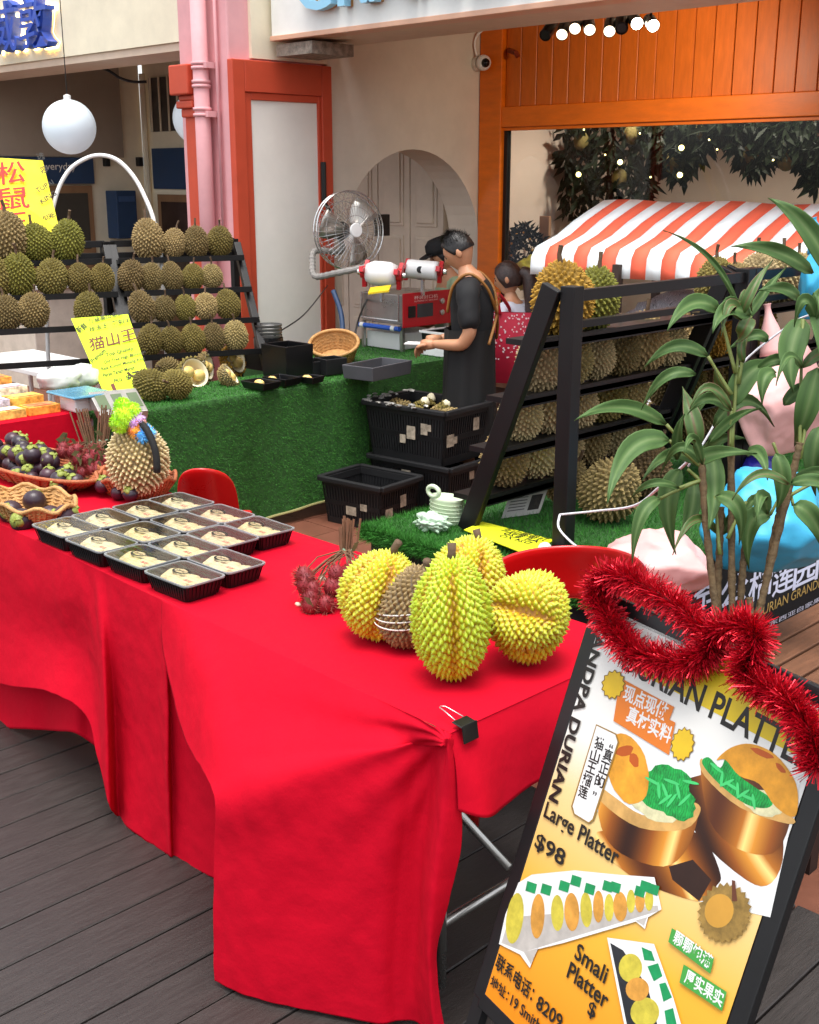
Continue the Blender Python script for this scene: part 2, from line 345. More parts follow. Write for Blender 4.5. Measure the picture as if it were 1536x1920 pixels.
# ---- room behind the glass
m_in = mat('interior_wall', 'c0b0a0', .85, var=.05, scale=2)
b = MB(); b.box((-7.1, 10.6, TILE), (0, 10.7, 3.0)); struct('wall_back', b, m_in)
b = MB(); b.box((-7.15, YB + .11, TILE), (-7.04, 10.6, 3.0)); struct('wall_side', b, m_in)
b = MB(); b.box((-7.1, YB + .1, 2.9), (0, 10.6, 3.0)); struct('shop_ceiling', b, mat('ceiling_paint', 'd2c6b4'))
b = MB(); b.box((-7.0, YB + .05, TILE - .05), (0, 10.6, TILE + .004)); struct('shop_floor', b, mat('shop_floor', '857260', .5))
for x in (-5.9, -4.6, -3.3):                                  # recessed downlights of the shop
    t = thing('downlight', 'recessed ceiling downlight behind the shop window, at x', 'downlight', (x, 8.5, 2.89)); t['label'] = 'recessed ceiling downlight in the shop, %s from the left' % {-5.9: 'first', -4.6: 'second', -3.3: 'third'}[x]
    b = MB(); b.lathe([(.06, 0), (.06, .006), (.05, .006)], 18, (x, 8.5, 2.885)); b.build('ring', mat('ring_white', 'dddddd', .4, var=0), t)
    b = MB(); b.lathe([(.05, .002), (0, .002)], 18, (x, 8.5, 2.885)); b.build('lens', mat('downlight_on', 'fff0d8', .4, var=0, emit='ffe9cc', es=8.), t)
    li = bpy.data.lights.new('downlight_beam', 'SPOT'); li.energy = 70; li.spot_size = math.radians(150); li.spot_blend = .6; li.color = (1, .9, .78); li.shadow_soft_size = .06
    o = bpy.data.objects.new('downlight_beam', li); COL.objects.link(o); o.location = (x, 8.5, 2.87); o.parent = None
# ---- left shop
lf = thing('cream_fascia', 'cream shop fascia beam with blue raised characters', 'signboard', (-10, YF, 2.78))
b = MB(); b.box((-16, YF, 2.78), (-7.605, YF + .35, 4.0)); b.build('beam', m_cream, lf)
b = MB(); b.box((-16, YF + .02, 2.72), (-7.605, 6.1, 2.778)); b.build('soffit', m_soff, lf)
for ch, x in (('威', -10.86), ('敦', -10.31)):
    b = MB(); text(b, ch, (x, YF - .07, 2.865), (1, 0, 0), (0, 0, 1), height=.42, width=.5, bold=.006, ext=.1); b.build('character', mat('sign_blue', '2c4fb0', .4, var=.05), lf)
    b = MB(); text(b, ch, (x - .01, YF - .012, 2.855), (1, 0, 0), (0, 0, 1), height=.45, width=.53, bold=.02, ext=.004); b.build('back_light', mat('halo_led', 'fff0c0', .5, var=0, emit='ffdc90', es=4.), lf)
XL = -12.2
lw = thing('neighbour_wall', 'dark taupe side wall of the left shop with navy band and tan windows', 'wall', (XL, 6.5, TILE))
b = MB(); b.box((XL - .2, 2, TILE), (XL, 7.9, 3.6)); b.build('wall_face', m_cream, lw)
b = MB(); b.box((XL, 4, 2.0), (XL + .05, 7.62, 3.4)); b.build('upper_panel', m_dark, lw)
b = MB(); b.box((XL, 3, 1.72), (XL + .06, 7.22, 1.995)); b.build('navy_band', m_blue, lw)
b = MB(); text(b, 'bakers baked everyday', (XL + .064, 5.95, 1.84), (0, 1, 0), (0, 0, 1), height=.1, width=1.05); b.build('lettering', mat('chalk_white', 'e8e4da', .8, var=0), lw)
for y0, y1 in ((5.75, 6.62), (6.66, 7.2), (4.6, 5.7)):
    b = MB(); b.box((XL, y0, .6), (XL + .03, y1, 1.7)); wn = b.build('window', m_wood, lw)
    b = MB(); b.box((XL + .02, y0 + .06, 1.02), (XL + .034, y1 - .06, 1.62)); b.build('pane', m_glassdark, wn)
    b = MB(); b.box((XL + .02, y0 + .06, .66), (XL + .04, y1 - .06, .95)); b.build('lower_panel', m_wood, wn)
bk = thing('neighbour_shopfront', 'pale shopfront of the left shop with barred transom and navy door', 'shopfront', (-10, 7.95, TILE))
b = MB(); b.box((-12.2, 7.95, TILE), (-7.0, 8.1, 3.6)); b.build('wall_face', m_cream, bk)
b = MB(); b.box((-12.05, 7.93, 2.28), (-11.1, 7.955, 2.85)); tr = b.build('transom', mat('transom_dark', '4c463f', .6, var=.3), bk)
for i in range(6): b = MB(); b.tube([(-12.0 + i * .17, 7.915, 2.28), (-12.0 + i * .17, 7.915, 2.86)], .012, 6); b.build('bar', m_cream, tr)
b = MB(); b.box((-12.05, 7.92, 1.66), (-11.0, 7.95, 2.1)); b.build('navy_panel', m_blue, bk)
b = MB(); b.box((-12.0, 7.93, TILE), (-11.05, 7.95, 1.6)); d = b.build('door', m_wood, bk)
b = MB(); b.box((-11.92, 7.92, .3), (-11.13, 7.935, 1.52)); b.build('pane', mat('brown_glass', '40302a', .2, var=.3, scale=3), d)
b = MB(); b.tube([(-12.13, 7.9, TILE), (-12.13, 7.9, 2.9)], .035, 8); b.build('pipe', m_cream, bk)
# panelled doors seen through the arch
dw = thing('panelled_doors', 'pale panelled timber doors seen through the arch', 'door', (-8.4, 7.9, TILE))
m_door = mat('door_paint', 'cfc2b2', .6, var=.06)
for i in range(5):
    x = -9.55 + i * .42
    b = MB(); b.box((x, 7.88, TILE), (x + .41, 7.945, 2.7)); lf_ = b.build('leaf', m_door, dw, bevel=.006)
    for z0, z1 in ((-.05, .5), (.58, 1.28), (1.36, 2.1)):
        b = MB(); b.box((x + .07, 7.866, z0), (x + .34, 7.884, z1)); b.box((x + .10, 7.85, z0 + .03), (x + .31, 7.87, z1 - .03)); b.build('raised_panel', m_door, lf_, bevel=.008)
b = MB(); b.box((-16, 5.95, 3.3), (-7.7, 8.1, 3.4)); struct('ceiling_left', b, mat('ceiling_paint', 'd2c6b4'))
bm_ = MB(); bm_.box((-12, 6.1, 2.96), (-7.75, 6.3, 3.2)); tag(bm_.build('timber_beam', mat('dark_red_timber', '4b2418', .6, var=.2), None), 'dark red timber beam under the left shop ceiling', 'beam')
# upper storey so that the row does not end above the signs
up = MB(); up.box((-16, YF + .36, 4.002), (1.5, 9, 7)); tag(up.build('upper_storey', m_cream, None), 'plain cream upper storey of the shophouses above the fascias', 'building')
# ================================================================ fixtures on and behind the facade
m_black = mat('black_metal', '0f0f10', .4, var=.1)
m_steel = mat('stainless', 'b9b6b0', .28, metal=.9, var=.1)
m_chrome = mat('chrome_wire', 'c9c8c6', .25, metal=.9, var=0)
m_wplas = mat('white_plastic', 'e6e6e4', .35, var=.03)
# globe lamps
for px, py, dd, lab in ((130, 238, 10., 'white globe pendant lamp hanging over the yellow squirrel king board'), (372, 222, 10.3, 'white globe pendant lamp mostly hidden behind the pink pillar')):
    c = atD(px, py, dd); t = thing('pendant_lamp', lab, 'lamp', c, 'globe lamps of the left shop')
    b = MB(); b.ball(c, .22, 28, 18); b.build('globe', mat('opal_glass', 'c9d6de', .3, var=0, emit='dfeaf2', es=.12), t, smooth=True)  # faint bluish emission put in for sky reflected on the globe
    b = MB(); b.tube([c + V((0, 0, .21)), (c.x, c.y, 3.3)], .004, 5); b.build('cord', m_black, t)
    b = MB(); b.lathe([(.03, .205), (.03, .25), (.005, .26)], 12, c); b.build('cap', m_wplas, t)
c = atX(228, 402, XL + .1); t = thing('letter_box', 'navy blue wall letter box on the cream strip of the left shop', 'letter box', c)
b = MB(); b.box(c + V((-.1, -.13, -.26)), c + V((.12, .13, .26))); b.build('case', m_blue, t, bevel=.01)
b = MB(); b.box(c + V((.12, -.1, .14)), c + V((.135, .1, .2))); b.build('flap', mat('navy_light', '38537c', .4), t)
for px, py in ((200, 303), (262, 303)):
    c = atX(px, py, XL + .04); b = MB(); b.box(c + V((-.04, -.03, -.05)), c + V((.03, .03, .05))); tag(b.build('wall_switch', m_black, None, bevel=.008), 'small dark wall fitting %s of the letter box strip' % ('at left top' if px < 230 else 'at right top'), 'fitting')
# white hoop behind the left rack
t = thing('white_hoop', 'white tubular hoop arching over the left durian rack', 'frame', atZ(90, 800, TILE))
pts = [atD(88, 760, 7.6), atD(88, 600, 7.6), atD(90, 460, 7.6), atD(103, 375, 7.6), atD(125, 325, 7.6), atD(155, 300, 7.6), atD(187, 291, 7.6), atD(220, 300, 7.6), atD(250, 330, 7.6), atD(272, 370, 7.6), atD(290, 420, 7.6), atD(305, 520, 7.6), atD(310, 680, 7.6)]
pts[0].z = TILE; pts[-1].z = TILE
b = MB(); b.tube(catmull(pts, 5), .0135, 10); b.build('tube', m_wplas, t, smooth=True)
# black cable sagging under the left soffit
b = MB(); b.tube(catmull([atY(110, 125, 6.2), atY(190, 128, 6.3), atY(225, 146, 6.4), atY(250, 153, 6.5), atY(275, 153, 6.6)], 6), .014, 6); tag(b.build('cable', m_black, None, smooth=True), 'black cable sagging below the cream fascia', 'cable')
# cctv
c = atX(903, 118, XW + .09); t = thing('security_camera', 'white dome security camera on the wall beside the orange post', 'camera', c)
b = MB(); b.lathe([(.0, -.09), (.055, -.085), (.06, -.02), (.06, .0)], 18, c, V((1, -.3, 0))); b.build('mount', m_wplas, t, smooth=True)
b = MB(); b.ball(c + V((.03, -.01, -.0)), .062, 18, 12); b.build('housing', m_wplas, t, smooth=True)
b = MB(); b.ball(c + V((.075, -.035, -.005)), .036, 14, 9); b.build('lens', mat('lens_black', '08080a', .1, var=0), t, smooth=True)
b = MB(); b.tube(catmull([c + V((-.05, 0, .05)), c + V((-.06, -.02, .15)), c + V((-.04, 0, .22)), c + V((.0, .03, .26))], 6), .008, 6); b.build('cable', m_wplas, t)
# pipe stub on the orange boards
p = atY(953, 96, YB - .1); b = MB(); b.tube([p + V((-.08, .1, .02)), p + V((.1, -.02, -.02)), p + V((.12, -.02, -.05))], .02, 8); tag(b.build('pipe_stub', mat('red_brown', '7c2a10', .5), None), 'short red brown pipe stub on the orange boards', 'pipe')
# track spotlights
tk = MB(); tk.box((-5.55, 6.58, 2.83), (-4.35, 6.62, 2.86)); tk.box((-5.5, 6.595, 2.86), (-5.48, 6.605, 3.02)); tk.box((-4.4, 6.595, 2.86), (-4.38, 6.605, 3.02)); tag(tk.build('light_track', m_black, None), 'black ceiling track that carries the row of spotlights', 'track')
m_on = mat('lamp_on', 'ffffff', .3, var=0, emit='fff1d8', es=14.); m_dim = mat('lamp_dim', 'fff4e0', .3, var=0, emit='ffe6c0', es=1.5)
for i, (px, py, dx, dy, on) in enumerate(((1028, 58, -10, 14, 0), (1056, 58, -4, 12, 1), (1080, 48, -3, 10, 1), (1105, 50, 2, 12, 1), (1144, 52, -2, 12, 1), (1166, 46, 0, 14, 0), (1192, 40, -2, 6, 2), (1222, 44, 0, 6, 2))):
    c = atY(px, py, 6.6); e = atY(px + dx, py + dy, 6.52) if on < 2 else c + V((.25, -.25, -.12)) * .28
    ax = (e - c).normalized()
    t = thing('spotlight', 'black track spotlight, %s from the left on the orange shopfront ceiling, %s' % (ORD[i], ('pointing away unlit', 'with pale lens', 'glaring white')[on]), 'spotlight', c, 'track spotlights')
    b = MB(); b.lathe([(.0, -.1), (.038, -.1), (.04, -.09), (.04, .06), (.036, .062)], 16, c, ax); b.build('body', m_black, t, smooth=False)
    b = MB(); b.lathe([(.036, .055), (.03, .058), (0, .058)], 16, c, ax); b.build('lens', (m_dim, m_dim, m_on)[on] if on else m_black, t)
    b = MB(); b.tube([c - ax * .05, (c.x, 6.6, 2.84)], .008, 6); b.build('stem', m_black, t)
for px in (1235,):
    c = atY(1205, 60, 6.62); sp = bpy.data.lights.new('spot_beam', 'SPOT'); sp.energy = 28; sp.spot_size = math.radians(150); sp.spot_blend = 1.; sp.color = (1, .86, .66); sp.shadow_soft_size = .04
    o = bpy.data.objects.new('spot_beam', sp); COL.objects.link(o); o.location = c + V((0, .1, -.06)); tg = atY(1240, 195, YB)
    o.rotation_euler = (o.location - tg).to_track_quat('Z', 'Y').to_euler()
# fan
c = atD(657, 432, 8.35); t = thing('wall_fan', 'large round silver wire cage fan on a bracket by the terracotta frame', 'fan', c)
ax = (EYE - c).normalized(); ax = (ax + RI * .62 + ZZ * .02 - RI * 0).normalized(); e1 = ax.cross(ZZ).normalized(); e2 = e1.cross(ax)
def circ(r, h, n=40): return [c + ax * h + (e1 * math.cos(2 * math.pi * i / n) + e2 * math.sin(2 * math.pi * i / n)) * r for i in range(n)]
b = MB()
for r, h in ((.27, 0), (.265, -.05)): b.tube(circ(r, h), .006, 6, closed=True)
for r, h in ((.22, .045), (.16, .065), (.10, .075), (.2, -.09)): b.tube(circ(r, h), .0022, 4, closed=True)
for i in range(44):
    a = 2 * math.pi * i / 44; d = e1 * math.cos(a) + e2 * math.sin(a)
    b.tube([c + d * .27, c + d * .24 + ax * .04, c + d * .14 + ax * .07, c + d * .05 + ax * .078], .0016, 4)
    b.tube([c + d * .265 - ax * .05, c + d * .2 - ax * .09, c + d * .07 - ax * .11], .0016, 4)
b.build('cage', m_chrome, t)
b = MB(); b.lathe([(0, .088), (.045, .086), (.05, .078), (.05, .07)], 20, c, ax); b.build('badge', m_wplas, t)
b = MB(); b.lathe([(.0, -.2), (.06, -.19), (.065, -.12), (.05, -.08), (.02, -.03), (.02, .05), (0, .05)], 18, c, ax); b.build('motor', m_black, t, smooth=True)
for k in range(3):
    rows = []
    for i in range(7):
        r = .04 + .2 * i / 6; wd = .5 * (1 - .45 * abs(i / 6 - .6))
        rows.append([c + (e1 * math.cos(k * 2.094 + s * wd + .25 * i / 6) + e2 * math.sin(k * 2.094 + s * wd + .25 * i / 6)) * r + ax * (s * .03) for s in (-1, -.4, .3, 1)])
    b = MB(); b.grid(rows); b.build('blade', mat('blade_silver', 'b0aca4', .3, metal=.7, var=.08), t, smooth=True, solid=.003)
hose = [c - ax * .18, atD(640, 470, 8.6), atD(592, 470, 8.5), atD(586, 495, 8.45), atD(592, 518, 8.4), atD(630, 512, 8.3), atD(690, 500, 8.2)]
b = MB(); hp = catmull(hose, 8); b.tube(hp, [.02 + .004 * (i % 2) for i in range(len(hp))], 10); b.build('hose', mat('grey_hose', '8f8b86', .6), t)
b = MB(); b.tube([c - ax * .15, V((-6.95, 6.05, 1.62))], .014, 8); b.tube([V((-6.95, 6.05, 1.62)), V((-6.95, 6.05, 1.9))], .02, 8); b.build('bracket', m_black, t)
# leafy garland in the window
m_leafd = mat('dark_leaf', '10180b', .5, var=.4, scale=10, spec=.08)
gl = thing('leaf_garland', 'dark leafy garland with lights hanging behind the shop window', 'garland', (-4.8, 9, 2.3))
b = MB(); rg = random.Random(3)
def leaf(b, p, d, L, w_, nrm):
    d = d.normalized(); s = d.cross(nrm).normalized()
    b.add([p, p + d * L * .45 + s * w_ + nrm * .01, p + d * L, p + d * L * .45 - s * w_ + nrm * .01, p + d * L * .45 - nrm * .012], [(0, 1, 4), (1, 2, 4), (4, 2, 3), (0, 4, 3)])
for i in range(2300):
    px = rg.uniform(1055, 1560)
    bot = 300 + 30 * math.sin(px * .05) + 25 * math.sin(px * .021 + 1)
    if px < 1225: bot = max(bot, 440 - max(0, px - 1190) * 2 - max(0, 1090 - px) * 2.2)
    py = rg.uniform(215, bot); yy = rg.uniform(8.7, 9.15)
    p = atY(px, py, yy); d = V((rg.uniform(-1, 1), rg.uniform(-.7, .3), rg.uniform(-1.6, -.1)))
    leaf(b, p, d, rg.uniform(.09, .19), rg.uniform(.018, .035), V((rg.uniform(-.4, .4), -1, rg.uniform(-.2, .5))).normalized())
fo = b.build('foliage', m_leafd, gl); fo['kind'] = 'stuff'
b = MB(); b.tube([(-5.6, 9.0, 2.5), (-2.2, 9.0, 2.5)], .03, 6); b.build('branch', mat('bark', '2e2219', .8), gl)
for i, (px, py) in enumerate(((1163, 304), (1278, 277), (1085, 327), (1275, 328), (1200, 250), (1135, 290), (1095, 243), (1330, 262), (1345, 280), (1220, 332), (1450, 300))):
    big = i < 4; p = atY(px, py, 8.62); b = MB(); b.ball(p, .022 if big else .007, 10, 7); b.build('light_bulb', mat('fairy_on', 'fff3b0', .4, var=0, emit='ffe98a', es=3.), gl, smooth=True)
for px, py in ((1090, 265), (1185, 252), (1162, 335), (1320, 245), (1405, 292), (1260, 305), (1475, 300)):
    p = atY(px, py, 8.8); b = MB(); b.ball(p, (.07, .07, .085), 14, 9); b.build('hanging_fruit', mat('dull_fruit', '5d5220', .8, bump=.8, bscale=50), gl, smooth=True)
# wreath, wall board and yellow bundle by the window
c = atY(985, 468, 8.3); t = thing('wreath', 'dark bushy wreath on the wall behind the woman', 'wreath', c)
b = MB()
for i in range(420):
    a = rg.uniform(0, 6.283); r = .13 + rg.gauss(0, .028); p = c + V((math.cos(a) * r, rg.gauss(0, .03), math.sin(a) * r * 1.25))
    leaf(b, p, V((rg.gauss(0, 1), rg.gauss(0, 1), rg.gauss(0, 1))), rg.uniform(.05, .09), .014, V((0, -1, .1)).normalized())
b.build('foliage', m_leafd, t)['kind'] = 'stuff'
for i in range(9): a = i * .7; b = MB(); b.ball(c + V((math.cos(a) * .12, -.05, math.sin(a) * .15)), .012, 8, 6); b.build('bauble', mat('gold', 'b98a3a', .3, metal=.8, var=.1), t, smooth=True)
p = atY(1022, 440, 8.5); b = MB(); b.box(p + V((-.06, -.01, -.16)), p + V((.05, .02, .16))); tag(b.build('wooden_board', m_wood, None, bevel=.004), 'narrow wooden board on the wall behind the wreath', 'board')
def crumple(c, r, seed, amp=.22, sub=4, fr=3.2):
    bm = bmesh.new(); bmesh.ops.create_icosphere(bm, subdivisions=sub, radius=1)
    for v in bm.verts:
        p = v.co * (fr * .42) + V((seed * 7.3, seed * 1.7, 0)); n1 = abs(mn.noise(p)) ** .8; n2 = abs(mn.noise(p * 2.6)); n3 = abs(mn.noise(p * 6))
        k = 1 + amp * (n1 * 1.5 + n2 * .8 + n3 * .22 - .75); v.co = V((v.co.x * r[0], v.co.y * r[1], max(v.co.z, -.75) * r[2])) * k
    vs = [v.co + V(c) for v in bm.verts]; fs = [[v.index for v in f.verts] for f in bm.faces]; bm.free(); return vs, fs
def film_blob(c, r, seed, planes=34, sub=5, dent=.1):          # crumpled film: flat facets meeting in creases, a few dents
    rg = random.Random(seed); PLN = []
    for i in range(planes): d = V((rg.gauss(0, 1), rg.gauss(0, 1), rg.gauss(0, 1))).normalized(); PLN.append((d, rg.uniform(.72, 1.0)))
    bm = bmesh.new(); bmesh.ops.create_icosphere(bm, subdivisions=sub, radius=1)
    for v in bm.verts:
        d = v.co.normalized(); k = min([1.08] + [h / max(.05, d.dot(n)) for n, h in PLN])
        k *= 1 - dent * max(0, mn.noise(d * 2.2 + V((seed, 0, 0)))) * 1.6 - dent * .5 * abs(mn.noise(d * 5 + V((seed, 3, 0)))) 
        v.co = V((d.x * r[0], d.y * r[1], max(d.z * k, -.7) / k * r[2])) * k
    vs = [v.co + V(c) for v in bm.verts]; fs = [[v.index for v in f.verts] for f in bm.faces]; bm.free(); return vs, fs
b = MB(); b.add(*crumple(atY(993, 515, 8.2), (.17, .1, .16), 3, .25)); tag(b.build('yellow_bundle', mat('olive_yellow', '8f8a1c', .7), None, smooth=True), 'olive yellow cloth bundle below the wreath', 'cloth')
for px in (1016, 1034):
    c = atY(px, 520, 8.0); t = thing('water_bottle', 'clear water bottle with blue label, %s of the pair by the awning' % ('left' if px < 1020 else 'right'), 'bottle', c, 'water bottles')
    b = MB(); b.lathe([(0, 0), (.035, 0), (.036, .02), (.036, .16), (.014, .21), (.014, .23)], 14, c); b.build('body', pane('pet', (.8, .88, .92), 1.2), t, smooth=True)
    b = MB(); b.lathe([(.037, .06), (.037, .12)], 14, c); b.build('label_sleeve', mat('label_blue', '2656a8', .4, var=0), t, smooth=True)
    b = MB(); b.lathe([(.016, .23), (.016, .25), (0, .25)], 12, c); b.build('cap', m_wplas, t)
# ================================================================ striped awning stall
aw = thing('striped_awning_stall', 'market stall with red and white striped awning behind the right durian rack', 'stall', (-4, 6, TILE))
m_st = [mat('awning_white', 'eef3f3', .7, var=.03), mat('awning_red', 'f2684a', .7, var=.05)]
xl, yr, ye, zr, ze, zb = -4.55, 6.25, 5.62, 1.655, 1.385, 1.25
prof = [(yr, zr), (yr - .15, zr - .055), (yr - .3, zr - .115), (yr - .45, zr - .19), (ye - .01, ze + .02), (ye - .045, ze - .03), (ye - .05, zb + .05), (ye - .05, zb)]
NS = 31
for i in range(NS):
    rows = []
    for y, z in prof:
        r = []
        for k in range(3):
            x = xl + (i + k / 2) * .098; sag = .02 * math.sin(x * 4.6 + 1) * max(0, min(1, (zr - z) / .3)) - .012 * math.sin(x * 9)
            r.append((x, y + (sag * .8 if z < ze + .05 else 0), z + sag * (.6 if z > zb + .02 else .3)))
        rows.append(r)
    b = MB(); b.grid(rows); b.build('awning_stripe', m_st[i % 2], aw, smooth=True, solid=.002)
    if i < 1: continue
b = MB(); b.grid([[(xl, y, z) for y, z in prof], [(xl + .001, 5.9, 1.26)] * len(prof)]); b.build('awning_end', m_st[0], aw, smooth=True)
for i in range(12):
    pb = []
b = MB(); rows = []
for y, z in ((yr, zr), (yr + .3, zr - .11), (yr + .6, zr - .25), (yr + .62, zr - .4)): rows.append([(xl, y, z), (xl + 3., y, z)])
b.grid(rows); b.build('awning_back', m_st[0], aw, smooth=True)
for x, y in ((-3.94, 5.57), (-4.5, 6.8), (-1.7, 5.57), (-1.7, 6.8)): b = MB(); b.box((x - .022, y - .022, TILE), (x + .022, y + .022, 1.33)); b.build('post', mat('brown_post', '3a2a22', .6, var=.15), aw)
b = MB(); b.box((-4.5, 5.7, .5), (-1.7, 6.75, .56)); b.build('counter_top', m_wplas, aw, bevel=.005)
b = MB(); b.box((-4.5, 5.8, TILE), (-1.7, 6.7, .498)); b.build('counter_base', mat('white_board', 'c9c6c0', .6), aw)
t = thing('speckled_bundle', 'dark bundle speckled with white on the awning stall counter', 'bundle', (-3.8, 5.9, .56))
b = MB(); b.add(*crumple((-3.75, 5.95, .86), (.4, .16, .32), 9, .2)); b.build('cloth', mat('speckle', '20222a', .7, var=0, wave=('c9ccd4', 40, 12)), t, smooth=True)
# ================================================================ durians
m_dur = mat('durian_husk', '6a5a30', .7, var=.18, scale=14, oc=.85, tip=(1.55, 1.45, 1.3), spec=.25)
m_stem = mat('durian_stem', '5a4632', .8, var=.25, scale=20, bump=.4)
m_flesh = mat('durian_flesh', 'e8c878', .45, var=.12, scale=12, sss=.15)
m_pith = mat('durian_pith', 'e9dfbd', .7, var=.08)
def rad(p, rx, rz, lob, ph, seed):
    th = math.atan2(p.y, p.x); s = math.sqrt(max(0, 1 - p.z * p.z))
    k = 1 + lob * (abs(math.cos(2.5 * th + ph)) ** .7 - .62) * s + .05 * mn.noise(p * 1.3 + V((seed, 0, 0)))
    egg = 1 - .10 * p.z
    return V((p.x * rx * k * egg, p.y * rx * k * egg, p.z * rz))
def husk(seed, n, rx, rz, lob, L, base=5, clip=None, groove=False, r0k=.6, midf=.5, midh=.42):
    b = MB(); rg = random.Random(seed); ph = rg.uniform(0, 6)
    ga = math.pi * (3 - math.sqrt(5)); sp = math.sqrt(4 * math.pi / n)
    P = lambda d: rad(d, rx, rz, lob, ph, seed)
    for i in range(n):
        z = 1 - 2 * (i + .5) / n; s = math.sqrt(1 - z * z); d = V((s * math.cos(ga * i), s * math.sin(ga * i), z))
        d = (d + V((rg.gauss(0, 1), rg.gauss(0, 1), rg.gauss(0, 1))) * sp * .1).normalized()
        if clip and not clip(d): continue
        a = d.orthogonal().normalized(); c = d.cross(a); r0 = sp * r0k; c0 = P(d)
        nrm = V((d.x / rx, d.y / rx, d.z / rz)).normalized()
        k = len(b.v); t0 = rg.uniform(0, 6)
        vs = [P((d + (a * math.cos(t0 + 6.2832 * j / base) + c * math.sin(t0 + 6.2832 * j / base)) * r0).normalized()) - nrm * L * .18 for j in range(base)]
        le = L * rg.uniform(.7, 1.25) * (.75 + .25 * s)
        mid = [c0.lerp(v, midf) + nrm * le * midh for v in vs]
        vs += mid + [c0 + nrm * le + V((rg.gauss(0, 1), rg.gauss(0, 1), rg.gauss(0, 1))) * L * .08]
        b.add(vs, [(j, (j + 1) % base, base + (j + 1) % base, base + j) for j in range(base)] + [(base + j, base + (j + 1) % base, 2 * base) for j in range(base)])
        gr = 0
        if groove:
            th = math.atan2(d.y, d.x); gr = abs(math.cos(2.5 * th + ph))
        for j in range(base): b.tip[k + base + j] = .45
        b.tip[k + 2 * base] = 1.
    b.n_sp = len(b.v)
    if not clip:                                               # closed skin under the spikes
        b.grid([[P(V((math.sin(p) * math.cos(t), math.sin(p) * math.sin(t), math.cos(p)))) * .985 for t in [6.2832 * j / 26 for j in range(26)]] for p in [.02 + 3.1 * i / 15 for i in range(16)]][::-1], closed=True)
    return b, P
def stem_me(h, r, rg):
    b = MB(); b.tube([(0, 0, 0), (.002, .001, h * .5), (rg.uniform(-.01, .01), .006, h)], [r * 1.25, r * .9, r * 1.05], 9); return b
durian_protos = []
for s in range(6):
    rg = random.Random(40 + s); rz = .112 + .012 * rg.random()
    t = thing('durian', 'x', 'durian')
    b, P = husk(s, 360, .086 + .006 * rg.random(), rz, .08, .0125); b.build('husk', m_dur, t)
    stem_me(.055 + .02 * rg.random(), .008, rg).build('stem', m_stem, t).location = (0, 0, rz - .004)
    durian_protos.append((t, rz))
TINT = {'green': '7d8038', 'olive': '807640', 'brown': '84744e', 'tan': 'a8966a', 'dark': '5d4f38', 'gold': 'c29a3c', 'pale': 'c0b088'}
def put_durian(i, loc, scale, tint, label, group, tilt=(0, 0)):
    pr, rz = durian_protos[i % 6]
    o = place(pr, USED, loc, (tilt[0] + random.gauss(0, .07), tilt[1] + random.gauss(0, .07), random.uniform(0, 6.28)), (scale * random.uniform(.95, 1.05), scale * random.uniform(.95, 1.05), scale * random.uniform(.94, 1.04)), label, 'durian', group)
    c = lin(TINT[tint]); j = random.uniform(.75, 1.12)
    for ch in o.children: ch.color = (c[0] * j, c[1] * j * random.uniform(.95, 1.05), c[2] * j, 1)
    return o
# ================================================================ left racks
m_rack = mat('black_rack', '0e0d0e', .42, var=.15, scale=5, spec=.4)
P0 = atZ(497, 700, .6); UL = V((.357, .934, 0)).normalized(); NL = V((.934, -.357, 0)).normalized()
SH = [(1.295, -.565), (1.105, -.335), (.925, -.165), (.745, -.045)]           # shelf height and setback along -normal at each shelf
def slantL(z): return P0 + NL * (-.78 * (z - .6)) + ZZ * (z - .6)
def rackL(name, label, s0, s1, s_mid=()):
    t = thing(name, label, 'display rack', V((P0.x, P0.y, TILE)) + UL * (s0 + s1) / 2, 'black display racks')
    for s in (s0, s1, *s_mid):
        b = MB(); b.bar(slantL(TILE + .35) + UL * s, slantL(1.37) + UL * s, .045, .05, NL); b.build('slanted_leg', m_rack, t, bevel=.003)
        q = slantL(1.37) + UL * s - NL * .06; b = MB(); b.box(q + V((-.022, -.022, -q.z + TILE)), q + V((.022, .022, .03))); b.build('upright_leg', m_rack, t, bevel=.003)
    for z, _ in SH:
        p = slantL(z) - ZZ * .012; b = MB(); b.bar(p + UL * s0 + NL * .05, p + UL * s1 + NL * .05, .09, .022); b.bar(p + UL * s0 + NL * .1 + ZZ * .008, p + UL * s1 + NL * .1 + ZZ * .008, .014, .034); b.build('shelf', m_rack, t)
    for z in (1.385, 1.31): q = slantL(1.37) - NL * .06; q.z = z; b = MB(); b.bar(q + UL * s0, q + UL * s1, .03, .04); b.build('top_rail', m_rack, t)
    return t
rackL('display_rack', 'black slanted rack of four shelves behind the green turf counter', .02, -.79)
rackL('display_rack', 'black slanted rack at the left edge behind the red side table', -.83, -2.4)
nn = UL.cross(slantL(1.3) - slantL(.6)).normalized()
rowsL = [[(17, 75), (72, 58), (128, 60), (280, 60), (327, 44), (369, 46), (413, 46)],
         [(-4, 60), (38, 62), (100, 56), (152, 46), (193, 44), (248, 47), (285, 42), (324, 41), (363, 40), (398, 38)],
         [(15, 52), (65, 54), (167, 52), (268, 47), (310, 42), (349, 40), (387, 42), (428, 44)],
         [(283, 47), (323, 41), (363, 44), (402, 42), (443, 46)]]
tl_ = [['tan', 'green', 'green', 'tan', 'tan', 'brown', 'olive'], ['olive', 'green', 'olive', 'olive', 'olive', 'brown', 'brown', 'brown', 'olive', 'tan'], ['brown', 'brown', 'olive', 'brown', 'brown', 'olive', 'tan', 'olive'], ['olive', 'olive', 'olive', 'brown', 'tan']]
SHN = ['top shelf', 'second shelf', 'third shelf', 'lowest shelf']
k = 0
